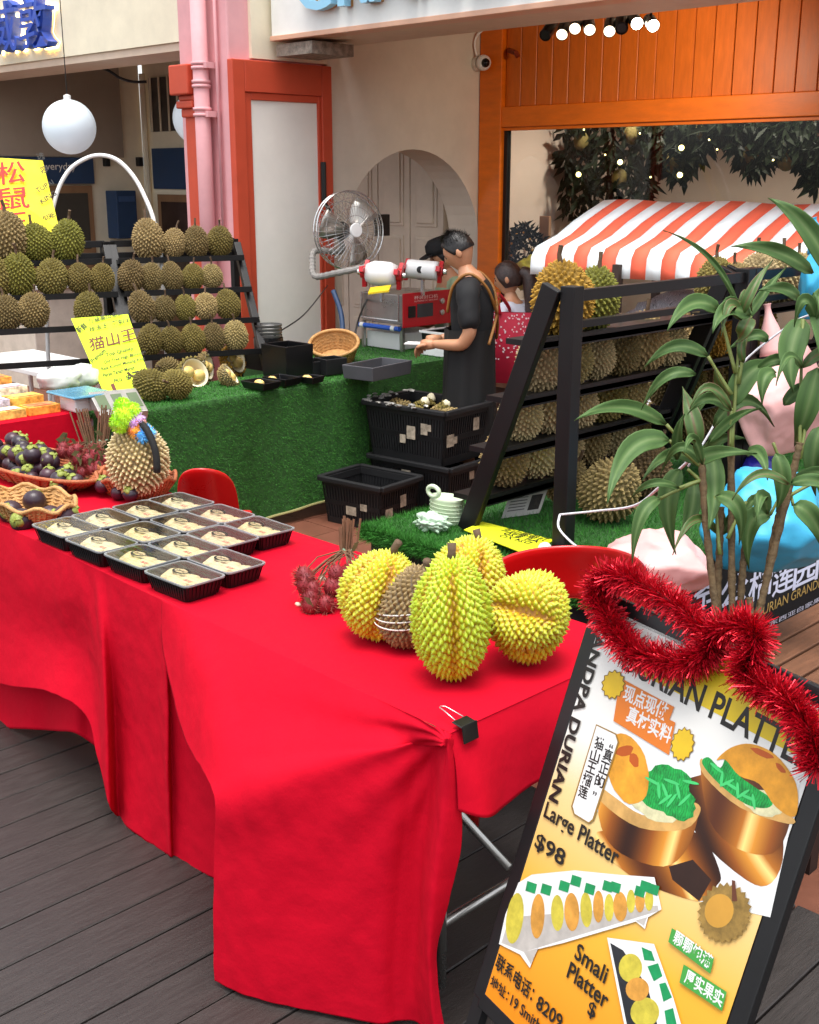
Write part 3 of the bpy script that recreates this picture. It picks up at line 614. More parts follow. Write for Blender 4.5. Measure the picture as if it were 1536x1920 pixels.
for r, row in enumerate(rowsL):
    z = SH[r][0]; base = slantL(z) + NL * .045
    cnt = {0: 0, 1: 0}
    for j, (px, wd) in enumerate(row):
        d = ray(px, 470 + 45 * r)
        # point on the shelf line whose picture column is px
        n2 = ray(px, 300).cross(ray(px, 900)).normalized(); s = (EYE - base).dot(n2) / UL.dot(n2); p = base + UL * s
        dep = (p - EYE).dot(FW); sc = wd * 1.03 * dep / F / .19
        right = px > 230; cnt[right] += 1
        pr, rz = durian_protos[k % 6]
        put_durian(k, p + ZZ * (rz * sc * .97 + .002), sc, tl_[r][j], '%s durian, %s of the %s rack, %s from left' % ({'green': 'green', 'tan': 'pale tan', 'olive': 'olive', 'brown': 'brown'}[tl_[r][j]], SHN[r], 'central' if right else 'far left', ORD[cnt[right] - 1]), 'durians on the left racks', (-.15 * NL.y, -.15 * NL.x)); k += 1
# ================================================================ right racks on the turf stand
RX0, RX1, ZTF = -2.924, -2.52, .5
def slantR(z): t = (z - .5) / .93; return V((RX0 + (RX1 - .03 - RX0) * t, 0, z))
SR = [1.25, 1.035, .835, .64]
def rackR(label, y0, y1):
    t = thing('display_rack', label, 'display rack', (-2.7, (y0 + y1) / 2, ZTF), 'black display racks')
    for y in (y0, y1):
        b = MB(); p, q = slantR(.505), slantR(1.44); p.y = q.y = y; b.bar(p, q, .03, .076, V((1, 0, 0))); b.build('slanted_leg', m_rack, t, bevel=.003)
        b = MB(); b.box((RX1 + .005, y - .0, ZTF + .004), (RX1 + .065, y + .055, 1.445)); b.build('upright_leg', m_rack, t, bevel=.003)
    for z in SR:
        p = slantR(z); b = MB(); b.box((p.x - .14, y0 + .016, z - .024), (p.x + .03, y1 - .016, z - .004)); b.box((p.x + .012, y0 + .016, z - .03), (p.x + .03, y1 - .016, z + .012)); b.build('shelf', m_rack, t)
    for z, h in ((1.412, .038), (1.315, .024)): b = MB(); b.box((RX1 + .02, y0 + .056, z - h / 2), (RX1 + .05, y1, z + h / 2)); b.build('back_rail', m_rack, t)
rackR('near black slanted rack standing on the turf, its end frame towards the red table', 3.23, 4.36)
rackR('far black slanted rack behind the tall leafy plant', 4.42, 5.55)
tr_ = [['gold', 'green', 'olive', 'tan', 'pale', 'pale', 'tan', 'brown', 'tan', 'olive'], ['pale', 'tan', 'pale', 'brown', 'tan', 'pale', 'tan', 'gold', 'tan', 'olive'], ['pale', 'pale', 'pale', 'olive', 'tan', 'brown', 'olive', 'brown', 'olive', 'tan'], ['tan', 'pale', 'pale', 'tan', 'pale', 'tan', 'brown', 'olive', 'tan', 'brown']]
for r, z in enumerate(SR):
    y = 3.375
    for j in range(10):
        sc = (1.12 if (r, j) == (0, 0) else random.uniform(.86, 1.04)); hw = .09 * sc
        y += hw; p = slantR(z); pr, rz = durian_protos[(k) % 6]
        if r == 0 and j == 2: y = 4.52
        if r == 2 and j == 5: y += .12
        if y > 5.5: break
        put_durian(k, V((p.x - .07, y, z - .004 + rz * sc * .98)), sc, tr_[r][j], '%s durian, %s of the right racks, %s from near end' % ({'gold': 'golden', 'pale': 'pale beige', 'dark': 'dark brown', 'tan': 'tan'}.get(tr_[r][j], tr_[r][j]), SHN[r], ORD[j]), 'durians on the right racks', (0, .12)); k += 1
        y += hw * 1.06
for px, py, sc, tn, lb in ((1058, 935, .9, 'tan', 'tan durian on the turf just left of the near upright leg'), (1142, 965, 1.15, 'tan', 'large tan durian on the turf behind the white string'), (1212, 925, 1.0, 'dark', 'dark brown durian on the turf behind the plant leaves')):
    pr, rz = durian_protos[k % 6]; p = atZ(px, py, ZTF + .03); put_durian(k, p + ZZ * (rz * sc * .8), sc, tn, lb, 'durians on the turf', (.5, .3)); k += 1
# ================================================================ turf counter, side table and what stands on them
m_turf = mat('turf_backing', '2f5a26', .9, var=.3, scale=30, bump=.6, bscale=250)
m_blade = mat('turf_blade', '427f32', .7, var=.35, scale=18, spec=.2)
CT = .60
def blades(n, fn, L, wd, seed, name, parent, m=m_blade, jit=.6):
    rg = random.Random(seed); b = MB(); vs = []; fs = []
    for i in range(n):
        p, nr = fn(rg); d = (nr + V((rg.gauss(0, jit), rg.gauss(0, jit), rg.gauss(0, jit) - .1))).normalized(); s = d.cross(V((rg.gauss(0, 1), rg.gauss(0, 1), rg.gauss(0, 1)))).normalized() * wd; l = L * rg.uniform(.6, 1.3)
        k = len(vs); vs += [p - s, p + s, p + d * l]; fs.append((k, k + 1, k + 2))
    b.v = vs; b.f = fs; b.mi = [0] * len(fs)
    o = b.build(name, m, parent); o['kind'] = 'stuff'; return o
XC = -5.42
ct = thing('turf_counter', 'long counter draped in green artificial turf in front of the left rack', 'counter', (XC - .4, 4.2, TILE))
y0, y1 = 3.12, 5.06
def frontX(y, z): f = (CT - z) / (CT - TILE); return XC + .05 * f * f + f * (.028 * math.sin(y * 7.1 + .5) + .018 * math.sin(y * 15.7 + 2) + .02 * mn.noise(V((y * 3, z * 2, 0))))
def hemZ(y): return TILE + .015 + max(0, (y - 3.9)) * .10 + .01 * math.sin(y * 9)
rows = []
for i in range(25):
    f = i / 24; r = []
    for j in range(61):
        y = y0 + (y1 - y0) * j / 60; z = CT - (CT - hemZ(y)) * f; r.append((frontX(y, z), y, z))
    rows.append(r)
b = MB(); b.grid([[(XC - .52, y0 + (y1 - y0) * j / 60, CT) for j in range(61)], [(XC - .02, y0 + (y1 - y0) * j / 60, CT) for j in range(61)]] + rows); b.build('turf_cover', m_turf, ct, smooth=True)
def ff(rg):
    y = rg.uniform(y0, y1); z = rg.uniform(hemZ(y), CT); return V((frontX(y, z), y, z)), V((1, 0, -.25))
blades(30000, ff, .013, .0016, 1, 'turf_front_blades', ct)
blades(14000, lambda rg: (V((rg.uniform(XC - .5, XC), rg.uniform(y0, y1), CT)), ZZ), .014, .0018, 2, 'turf_top_blades', ct)
b = MB(); b.tube([V((frontX(y, hemZ(y)) + .006, y, hemZ(y))) for y in [y0 + (y1 - y0) * j / 60 for j in range(61)]], .008, 6); b.build('hem', mat('hem_tan', '9a9560', .8), ct)
b = MB(); b.box((XC - .5, y0 + .02, .55), (XC - .03, y1 - .02, .59)); b.build('table_top', m_wplas, ct)
for x, y in ((XC - .06, 3.2), (XC - .06, 5.0), (XC - .46, 3.2), (XC - .46, 5.0)): b = MB(); b.box((x - .02, y - .02, TILE), (x + .02, y + .02, .55)); b.build('leg', m_black, ct)
b = MB(); b.box((XC - .04, 3.2, TILE + .04), (XC - .02, 5.0, TILE + .2)); b.build('lower_board', mat('pale_board', '9aa0a6', .5), ct)
# back counter with the sealing machine
bc = thing('back_counter', 'turf covered back counter that carries the sealing machine', 'counter', (-6.0, 5.8, TILE))
b = MB(); b.box((-6.75, 5.07, TILE + .02), (-5.56, 6.55, CT - .001)); b.build('turf_cover', m_turf, bc)
blades(9000, lambda rg: (V((rg.uniform(-6.7, -5.56), rg.uniform(5.07, 6.5), CT)), ZZ), .014, .002, 5, 'turf_top_blades', bc)
blades(7000, lambda rg: (V((-5.56, rg.uniform(5.07, 6.5), rg.uniform(TILE + .05, CT))), V((1, 0, 0))), .013, .002, 6, 'turf_front_blades', bc)
# red side table
m_cloth = mat('red_cloth', (.50, .001, .015), .8, var=.04, scale=5, bump=.35, bscale=16, spec=.12)
rt = thing('side_table', 'red cloth covered side table at the left edge with snack boxes', 'table', (XC - .35, 2.2, TILE))
b = MB(); rws = [[(XC - .7, yy, CT + .05) for yy in (.8, 1.5, 2.3, 3.06)], [(XC - .01, yy, CT + .05) for yy in (.8, 1.5, 2.3, 3.06)]]
for f in (0, .05, .3, .6, 1): rws.append([(XC + .01 + .05 * f + .02 * f * math.sin(yy * 6), yy, CT + .045 - f * (CT - TILE)) for yy in [.8 + 2.26 * q_ / 3 for q_ in range(4)]])
b.grid(rws); b.build('cloth', m_cloth, rt, smooth=False)
b = MB(); b.grid([[(XC - .7, 3.062, CT + .05), (XC, 3.062, CT + .05)], [(XC - .7, 3.075, .3), (XC + .02, 3.075, .3)], [(XC - .7, 3.08, TILE + .05), (XC + .06, 3.08, TILE + .05)]]); b.build('cloth_end', m_cloth, rt)
b = MB(); b.box((XC - .68, .85, CT), (XC - .03, 3.04, CT + .044)); b.build('table_top', m_wplas, rt)
# snack boxes
SNACK = ['f0a040', 'e8c060', 'd9d3c4', 'e27a50', 'e6b050', 'c9c2d8']
m_sn = [mat('snack_%d' % i, c, .45, var=.55, scale=28, detail=2) for i, c in enumerate(SNACK)]; m_snw = mat('snack_art', 'f3ead2', .45, var=.6, scale=45, detail=1); m_snr = mat('snack_red', 'b8352a', .5, var=.3, scale=30)
i = 0
for row in range(5):
    for colm in range(4):
        x = XC - .10 - row * .125; y = 2.88 - colm * .185 - .02 * row; zz = CT + .051
        h = .042 + .034 * row; t = thing('snack_box', 'printed snack box on the red side table, %s row, %s from right' % (ORD[row], ORD[colm]), 'box', (x, y, zz), 'snack boxes')
        b = MB(); b.box((x - .058, y - .085, zz), (x + .058, y + .085, zz + h)); b.build('carton', m_sn[i % 6], t, bevel=.002)
        b = MB(); b.box((x - .045, y - .07, zz + h + .0005), (x + .03, y + .07, zz + h + .001)); b.build('printed_picture', m_snw if i % 2 else m_sn[(i + 3) % 6], t)
        b = MB(); b.box((x + .034, y - .05, zz + h + .0005), (x + .046, y + .05, zz + h + .001)); b.build('printed_strip', m_snr, t); i += 1
# scale
c = atZ(150, 760, CT + .05); c = V((XC - .12, 3.0, CT + .051)); t = thing('weighing_scale', 'blue tray weighing scale with slanted display beside the yellow price board', 'scale', c)
p = atZ(148, 735, .74)
b = MB(); b.box(p + V((-.14, -.11, -.012)), p + V((.14, .13, .002))); b.build('pan', mat('pan_blue', '5f9fbe', .25, metal=.4, var=.1), t, bevel=.008)
b = MB(); b.box(p + V((-.08, -.07, -.09)), p + V((.08, .07, -.012))); b.build('base', m_wplas, t, bevel=.01)
q = p + V((.20, .10, -.055)); b = MB(); b.obox(q, V((.085, -.02, -.045)), V((.03, .12, 0)), V((.012, -.003, .022))); hd = b.build('display_head', m_steel, t, bevel=.004)
for s in (-.06, .0, .06): b = MB(); b.obox(q + V((.012, 0, .024)) + V((.03, .12, 0)) * (s / .09), V((.05, -.012, -.027)), V((.006, .026, 0)), V((.0006, 0, .001))); b.build('display_window', mat('lcd', '5a6a4c', .3), hd)
for px, py, lab in ((110, 712, 'clear plastic bag bundle behind the weighing scale'), (150, 706, 'white green takeaway bag behind the price board')):
    p = atZ(px, py, CT + .12); b = MB(); b.add(*crumple(p, (.1, .12, .07), px, .3, 3)); tag(b.build('plastic_bag', mat('clear_bag', 'd6dcd6', .25, var=.1), None, smooth=True), lab, 'bag')
# split durians on the counter
def half_durian(name, label, px, py, sc, tint, rot, open_up=True, pods=2):
    p = atZ(px, py, CT + .02); t = thing('split_durian', label, 'durian', (0, 0, 0), 'opened durians on the counter')
    b, P = husk(int(px), 300, .09, .115, .06, .012, clip=(lambda d: d.y < .12)); b.v = [v * sc for v in b.v]
    o = b.build('husk', m_dur, t); c = lin(TINT[tint]); o.color = (*c, 1)
    b = MB(); ring = [V((.083 * math.sin(a), .012, .106 * math.cos(a))) * sc for a in [6.2832 * i / 24 for i in range(24)]]; inn = [V((v.x * .78, -.045 * sc, v.z * .78)) for v in ring]
    b.grid([ring, [V((v.x * .86, .008 * sc, v.z * .88)) for v in ring], inn], closed=True); b.poly(inn[::-1]); b.build('rind', m_pith, t, smooth=True)
    for i in range(pods): b = MB(); b.ball(V((0.0 + .012 * (-1) ** i, -.006, (i - (pods - 1) / 2) * .085)) * sc, (.034 * sc, .03 * sc, .045 * sc), 14, 9); b.build('pod', m_flesh, t, smooth=True)
    t.rotation_euler = rot; t.location = p + ZZ * .055 * sc
for a in (('split_durian', 'split durian with pale pod showing beside the black trays', 432, 716, .78, 'tan', (1.15, .9, .3)), ('split_durian', 'opened durian with long white rind on the turf counter', 365, 718, 1.05, 'olive', (1.3, 1.2, 0)), ('split_durian', 'half durian with cream rind beneath the rack corner', 390, 703, .95, 'brown', (1.35, 1.45, .5)), ('split_durian', 'yellowish opened durian leaning by the rack leg', 442, 690, 1.05, 'gold', (.6, 1.2, -.5))): half_durian(*a)
for px, py, sc, tn, lb in ((283, 728, .9, 'olive', 'olive durian lying in front of the yellow price board'), (330, 727, .85, 'olive', 'small olive durian second from the yellow price board'), (316, 700, .8, 'brown', 'brown durian lying behind the two by the price board')):
    pr, rz = durian_protos[k % 6]; put_durian(k, atZ(px, py, CT + .07) + ZZ * .02, sc, tn, lb, 'durians lying on the counter', (1.2, .5)); k += 1
# black trays, boxes, baskets on the counter
m_bp = mat('black_plastic', '0c0c0e', .32, var=.15, spec=.5)
m_bpd = mat('black_plastic_dull', '111113', .6, var=.2, bump=.1)
def tray(label, c, sx, sy, h, m, rz=0., content=0, name='tray', wall=.006):
    t = thing(name, label, 'tray' if h < .08 else 'box', c, None); b = MB(); x, y = sx / 2, sy / 2; g_ = .82 if h < .08 else .95
    o_ = [(-x * g_, -y * g_, 0), (x * g_, -y * g_, 0), (x * g_, y * g_, 0), (-x * g_, y * g_, 0)]; r_ = [(-x, -y, h), (x, -y, h), (x, y, h), (-x, y, h)]
    ri = [(-x + wall * 2, -y + wall * 2, h), (x - wall * 2, -y + wall * 2, h), (x - wall * 2, y - wall * 2, h), (-x + wall * 2, y - wall * 2, h)]; bi = [(a * .95, d * .95, wall) for a, d, _ in o_]
    b.v = [V(c) + V(v) for v in o_ + r_ + ri + bi]
    for i in range(4):
        n = (i + 1) % 4; b.f += [[i, n, 4 + n, 4 + i], [4 + i, 4 + n, 8 + n, 8 + i], [8 + i, 8 + n, 12 + n, 12 + i]]
    b.f += [[3, 2, 1, 0], [12, 13, 14, 15]]; b.mi = [0] * len(b.f); b.build('shell', m, t, bevel=.004)
    for i in range(content): bb = MB(); bb.ball(V(c) + V((random.uniform(-.25, .25) * sx, random.uniform(-.25, .25) * sy, wall + .02)), (.035, .026, .022), 12, 8); bb.build('durian_pod', m_flesh, t, smooth=True)
    t.rotation_euler.z = rz; return t
tray('shallow black tray with pale pods, left of the pair on the turf counter', atZ(490, 728, CT + .012), .20, .15, .045, m_bp, .1, 1)
tray('shallow black tray, right of the pair on the turf counter', atZ(530, 720, CT + .012), .20, .15, .045, m_bp, .1, 1)
tray('small black tray near the turf counter edge', atZ(583, 717, CT + .012), .13, .12, .04, m_bp, .2, 1)
tray('tall open black box beside the rack foot', atZ(540, 705, CT + .01), .24, .22, .2, m_bp, .0)
tray('low black lidded box right of the tall black box', atZ(585, 700, CT + .01), .16, .14, .085, m_bpd, .1)
tray('black box next to the grey tray', atZ(620, 700, CT + .01), .14, .16, .1, m_bpd, -.1)
tray('long dark grey tray holding two pale durian pods', atZ(708, 705, CT + .01), .24, .40, .085, mat('grey_tray', '4c4c50', .5, var=.1), .15, 2)
p = atZ(505, 690, CT); b = MB(); t = thing('stacked_containers', 'stack of clear lids on a black pot by the rack', 'containers', p)
b.lathe([(0, .12), (.09, .12), (.095, .16), (.095, .2)], 20, p); b.build('black_pot', m_bp, t)
for i in range(4): b = MB(); b.lathe([(.085, .2 + i * .022), (.09, .205 + i * .022), (.09, .218 + i * .022)], 20, p); b.build('lid_ring', mat('smoke_lid', '5f5d5a', .25, var=0), t, smooth=True)
b = MB(); b.box(p + V((-.1, -.12, 0)), p + V((.1, .12, .12))); b.build('base_box', m_bpd, t, bevel=.006)
def basket(t, c, rx, ry, h, m, rim=.012, wav=0., n=44, rings=6, lean=V((0, 0, 0))):
    rnd = lambda a, f: V((math.cos(a) * rx * (.72 + .28 * f), math.sin(a) * ry * (.72 + .28 * f), h * f + (wav * (.5 + .5 * math.sin(a * 8)) * f * f)))
    b = MB()
    b.grid([[c + rnd(6.2832 * j / n, i / 8) for j in range(n)] for i in range(9)], closed=True); b.poly([c + rnd(6.2832 * j / n, 0) for j in range(n)][::-1]); b.build('wicker_wall', m, t, smooth=True)
    for i in range(n):
        bb = MB() if i == 0 else bb; bb.tube([c + rnd(6.2832 * i / n, f) * 1.0 + V((math.cos(6.2832 * i / n), math.sin(6.2832 * i / n), 0)) * .003 for f in (0, .35, .7, 1)], .0032, 5)
    bb.build('wicker_stakes', m, t)['kind'] = 'stuff'
    for i in range(rings): b = MB(); f = (i + .5) / rings; b.tube([c + rnd(6.2832 * j / n, f) + V((math.cos(6.2832 * j / n), math.sin(6.2832 * j / n), 0)) * (.0035 * (-1) ** j) for j in range(n)], .003, 5, closed=True); b.build('wicker_weave', m, t, smooth=True)
    b = MB(); b.tube([c + rnd(6.2832 * j / n, 1) for j in range(n)], rim, 8, closed=True); b.build('rim', m, t, smooth=True)
m_wick = mat('wicker', 'b98a52', .6, var=.25, scale=30, bump=.5, bscale=120); m_wickr = mat('wicker_red', 'a45b34', .6, var=.25, scale=30, bump=.5, bscale=120)
p = atZ(630, 672, CT + .02); t = thing('wicker_basket', 'honey coloured wicker basket on its side at the back of the turf counter', 'basket', p); basket(t, p, .17, .16, .12, m_wick, .012)
t.rotation_euler = (.35, .25, 0)
# sealing machine
p = V((-6.02, 5.93, CT)); t = thing('sealing_machine', 'stainless sealing machine with red control panel and two white drums', 'machine', p)
b = MB(); b.box((-6.42, 5.93, CT + .19), (-6.0, 6.40, CT + .40)); b.build('case', m_steel, t, bevel=.006)
b = MB(); b.box((-5.998, 5.925, CT + .17), (-5.985, 6.41, CT + .41)); pn = b.build('control_panel', mat('panel_red', 'c01420', .35, var=.05), t, bevel=.004)
b = MB(); b.box((-5.984, 6.06, CT + .235), (-5.981, 6.22, CT + .33)); b.build('screen', mat('screen_grey', '3a3c40', .2, var=0), pn)
b = MB(); b.box((-5.984, 5.97, CT + .24), (-5.978, 6.04, CT + .32)); b.build('counter_unit', m_bp, pn)
for z in (.255, .335): b = MB(); b.lathe([(.022, 0), (.02, .014), (0, .016)], 14, (-5.984, 6.31, CT + z), V((1, 0, 0))); b.build('knob', m_chrome, pn)
b = MB(); text(b, '杯装封口机', (-5.983, 6.03, CT + .362), (0, 1, 0), (0, 0, 1), height=.026, width=.24); text(b, 'AUTOMATIC SEALING', (-5.983, 6.03, CT + .345), (0, 1, 0), (0, 0, 1), height=.01, width=.24); b.build('lettering', mat('pale_print', 'f0d8d0', .5, var=0), pn)
for x in (-6.41, -6.01):
    for y in (5.94, 6.39): b = MB(); b.box((x - .012, y - .012, CT), (x + .012, y + .012, CT + .19)); b.build('frame_leg', m_steel, t)
b = MB(); b.box((-6.4, 5.96, CT + .004), (-6.06, 6.36, CT + .12)); b.build('lower_tank', m_wplas, t, bevel=.006)
b = MB(); b.tube([(-6.43, 5.9, CT + .165), (-6.0, 5.9, CT + .165)], .017, 10); b.build('roller', mat('roller_blue', '2255b8', .35), t)
for x in (-6.38, -6.06): b = MB(); b.tube([(x - .018, 5.9, CT + .165), (x + .018, 5.9, CT + .165)], .0195, 10); b.build('roller_ring', m_wplas, t)
b = MB(); b.tube([(-6.4, 5.91, CT + .4), (-6.4, 5.91, CT + .22), (-6.02, 5.91, CT + .22), (-6.02, 5.91, CT + .4)], .008, 6); b.build('guard_bar', m_chrome, t)
for i, (px, py, L, r) in enumerate(((716, 513, .22, .082), (793, 506, .22, .066))):
    c = atD(px, py, 8.15 + .2 * i); ax = (RI * .96 - FH * .25 + ZZ * -.06).normalized()
    b = MB(); b.lathe([(0, -L / 2), (r * .75, -L / 2 + .005), (r, -L / 2 + .05), (r * 1.03, 0), (r, L / 2 - .05), (r * .78, L / 2 - .005), (0, L / 2)] if i == 0 else [(0, -L / 2), (r * .97, -L / 2), (r, -L / 2 + .02), (r, L / 2 - .02), (r * .97, L / 2), (0, L / 2)], 24, c, ax); dr = b.build('drum', m_wplas, t, smooth=True)
    for s in (-1, 1):
        b = MB(); b.lathe([(r * .55, s * L / 2), (r * .5, s * (L / 2 + .035)), (0, s * (L / 2 + .04))], 14, c, ax); 
        e1 = ax.cross(ZZ).normalized(); e2 = e1.cross(ax)
        for a in (0.3, 2.4, 4.5): d = e1 * math.cos(a) + e2 * math.sin(a); b.obox(c + ax * s * (L / 2 + .012) + d * r * .75, ax * .014, d * r * .45, d.cross(ax) * .018)
        b.build('clamp', mat('clamp_red', 'c3202a', .35), dr)
        b = MB(); b.lathe([(.02, s * (L / 2 + .04)), (.02, s * (L / 2 + .06)), (0, s * (L / 2 + .06))], 12, c, ax); b.build('nut', m_chrome, dr)
        b = MB(); b.lathe([(r * .98, s * (L / 2 - .03)), (r * .8, s * (L / 2 - .003))], 20, c, ax); 
    b = MB(); b.obox(c - ZZ * (r + .05), V((.01, 0, 0)), V((0, .01, 0)), V((0, 0, .06))); b.build('drum_support', m_chrome, t)
    if i: 
        for a in (0, 1.4): 
            e1 = (EYE - c).normalized(); d = (e1 * math.cos(a) - ZZ * math.sin(a)).normalized(); b = MB(); b.lathe([(.024, r + .001), (0, r + .003)], 14, c + ax * -.02, d); b.build('printed_mark', m_bp, dr)
b = MB(); b.obox(atD(712, 543, 8.05), V((.06, .04, .01)), V((-.02, .03, .015)), V((0, 0, .006))); b.build('yellow_tool', mat('tool_yellow', 'd8b818', .4), t)
b = MB(); b.tube(catmull([V((-6.42, 6.0, CT + .36)), atD(672, 600, 8.2), atD(662, 655, 8.1), atD(660, 690, 8.0)], 6), .007, 6); b.build('power_cable', m_bp, t)
t = tray('white framed black box with a durian pod under the waiting man', V((-5.72, 6.1, CT + .06)), .25, .28, .1, m_bp, 0, 1)
b = MB(); 
for (a, d) in (((-.13, -.145), (.13, -.145)), ((.13, -.145), (.13, .145)), ((.13, .145), (-.13, .145)), ((-.13, .145), (-.13, -.145))): b.bar(V((a[0], a[1], .1)) + t.location, V((d[0], d[1], .1)) + t.location, .02, .014)
b.build('white_rim', m_wplas, t)
b = MB(); b.box((-5.86, 5.94, CT + .002), (-5.58, 6.26, CT + .058)); tag(b.build('white_riser', m_wplas, None, bevel=.004), 'white riser block under the white framed black box', 'riser')
p = atX(716, 422, -7.6); b = MB(); b.box(p + V((-.03, -.07, -.09)), p + V((.03, .07, .09))); tag(b.build('wall_terminal', m_bp, None, bevel=.006), 'black square terminal behind the fan on the panelled doors', 'terminal')
b = MB(); b.tube(catmull([atD(625, 545, 8.3), atD(640, 590, 8.25), atD(642, 640, 8.2), atD(634, 668, 8.2)], 6), [.018] * 19, 8); tag(b.build('blue_hose', m_blue, None, smooth=True), 'dark blue hose standing beside the terracotta frame', 'hose')
b = MB(); b.tube(catmull([V((-6.94, 6.06, 1.0)), atD(570, 590, 8.1), atD(520, 625, 7.8), atD(500, 650, 7.6)], 6), .005, 5); tag(b.build('power_cord', m_bp, None), 'thin black power cord running down across the white panel', 'cord')
# crates in front of the counter
def crate(label, c, sx, sy, h, rz, mess=0):
    t = thing('crate', label, 'crate', c, 'black plastic crates'); b = MB(); wl = .012
    def ringp(f, g_): return [V((-sx / 2 * g_, -sy / 2 * g_, h * f)), V((sx / 2 * g_, -sy / 2 * g_, h * f)), V((sx / 2 * g_, sy / 2 * g_, h * f)), V((-sx / 2 * g_, sy / 2 * g_, h * f))]
    lo, hi = ringp(0, .88), ringp(1, 1)
    for i in range(4):                                          # slatted walls: vertical ribs between solid bands
        n = (i + 1) % 4; out = ((hi[i] + hi[n]) / 2); out.z = 0; out.normalize()
        def pt(u, f): return lo[i].lerp(lo[n], u).lerp(hi[i].lerp(hi[n], u), f)
        for f0, f1 in ((0, .14), (.44, .54), (.86, 1)): q = [pt(0, f0), pt(1, f0), pt(1, f1), pt(0, f1)]; b.prism(q, -out * wl)
        ns = int((hi[n] - hi[i]).length / .022)
        for s in range(ns + 1):
            u = s / ns; q = [pt(max(0, u - .012), .13), pt(min(1, u + .012), .13), pt(min(1, u + .012), .87), pt(max(0, u - .012), .87)]; b.prism(q, -out * wl * .8)
    b.v = [v + V(c) for v in b.v]; b.build('slatted_wall', m_bpd, t)
    b = MB(); b.poly([v + V(c) + V((0, 0, .006)) for v in lo]); b.build('base', m_bpd, t, solid=.006)
    b = MB(); rr = [v * 1.0 + V(c) + (V((v.x, v.y, 0)).normalized()) * .015 for v in hi]
    for i in range(4): b.bar(rr[i], rr[(i + 1) % 4], .035, .03)
    b.build('rim', m_bpd, t, bevel=.006)
    b = MB()
    for i in range(4): n = (i + 1) % 4; a_ = lo[i].lerp(lo[n], .06).lerp(hi[i].lerp(hi[n], .06), .08); q = [lo[i].lerp(lo[n], u).lerp(hi[i].lerp(hi[n], u), f) * .965 + V(c) for u, f in ((.03, .05), (.97, .05), (.97, .9), (.03, .9))]; b.poly(q)
    b.build('liner', mat('crate_liner', '121214', .5, var=.4, scale=12), t)
    for i in range(7 if mess else 4):
        sgn = -1 if i % 2 else 1; u = random.uniform(-.35, .35); f = random.uniform(.3, .8); g_ = .88 + .12 * f
        cc = V(c) + (V((sx / 2 * g_ + .003, u * sy, h * f)) if i % 2 else V((u * sx, -sy / 2 * g_ - .003, h * f)))
        a = V((0, random.uniform(.02, .04), 0)) if i % 2 else V((random.uniform(.02, .04), 0, 0)); bb = MB(); bb.obox(cc, a, V((0, 0, random.uniform(.02, .045))), V((.001, 0, 0)) if i % 2 else V((0, .001, 0))); bb.build('torn_sticker', mat('torn_paper', 'a59a86', .9, var=.5, scale=30), t)
    if mess:
        rg = random.Random(5)
        for i in range(16):
            cc = V(c) + V((rg.uniform(-.4, .4) * sx, rg.uniform(-.4, .4) * sy, h * .8 + rg.uniform(-.02, .03)))
            b2, _ = husk(100 + i, 90, .07, .07, 0, .012, clip=lambda d: d.z > .1)
            rot = Matrix.Rotation(rg.uniform(-.9, .9), 3, 'X') @ Matrix.Rotation(rg.uniform(0, 6), 3, 'Z'); b2.v = [rot @ V((v.x, v.y * .7, v.z * .5)) + cc for v in b2.v]
            o = b2.build('husk_piece', m_dur, t); o.color = (*lin(TINT[rg.choice(['brown', 'tan', 'olive'])]), 1)
            if i % 5 == 0: bb = MB(); bb.add(*crumple(cc + V((.02, .02, .03)), (.03, .03, .035), i, .3, 2)); bb.build('pith_piece', m_pith, t, smooth=True)
        bb = MB()
        for i in range(34):
            e = rg.randrange(4); u = rg.uniform(-.5, .5); cc = V(c) + (V((u * sx, -sy / 2 - .02, h + .016)) if e < 2 else V((-sx / 2 - .0, u * sy, h + .016))) + V((rg.gauss(0, .012), rg.gauss(0, .012), rg.gauss(0, .006)))
            vs, fs = crumple(cc, (.022, .018, .008), i, .6, 1); bb.add(vs, fs)
        bb.build('torn_bag_edge', mat('torn_film', '8e8c86', .3, var=.6, scale=40), t)['kind'] = 'stuff'
    t.rotation_euler.z = rz; return t
crate('empty black slatted crate on the ground in front of the crate stack', V((-5.05, 4.72, TILE)), .46, .36, .27, .12)
crate('lower black crate of the stack before the turf counter', V((-5.03, 5.22, TILE)), .62, .44, .32, .1)
crate('upper black crate of the stack, filled with durian husks', V((-5.05, 5.2, TILE + .33)), .62, .44, .33, .1, 1)
b = MB(); b.obox(V((-4.72, 5.42, .02)), V((.004, 0, 0)), V((0, .03, 0)), V((0, 0, .05))); tag(b.build('red_tag', mat('tag_red', 'b01c24', .5), None), 'red tag hanging on the lower crate corner', 'tag')
# price boards
def board(name, label, corners, m, thick=.004):
    t = thing(name, label, 'sign', sum((V(c) for c in corners), V()) / 4); b = MB(); c = [V(x) for x in corners]; n = (c[1] - c[0]).cross(c[3] - c[0]).normalized(); b.prism(c, n * -thick); b.build('sheet', m, t); return t, c, n
m_yel = mat('yellow_card', 'f4e000', .6, var=.04, emit=None); m_lime = mat('lime_card', 'd4f000', .6, var=.04); m_ink = mat('black_marker', '1d1a10', .6, var=0); m_inkr = mat('red_marker', 'd02818', .6, var=0); m_inkb = mat('brown_marker', '6a2a12', .6, var=0)
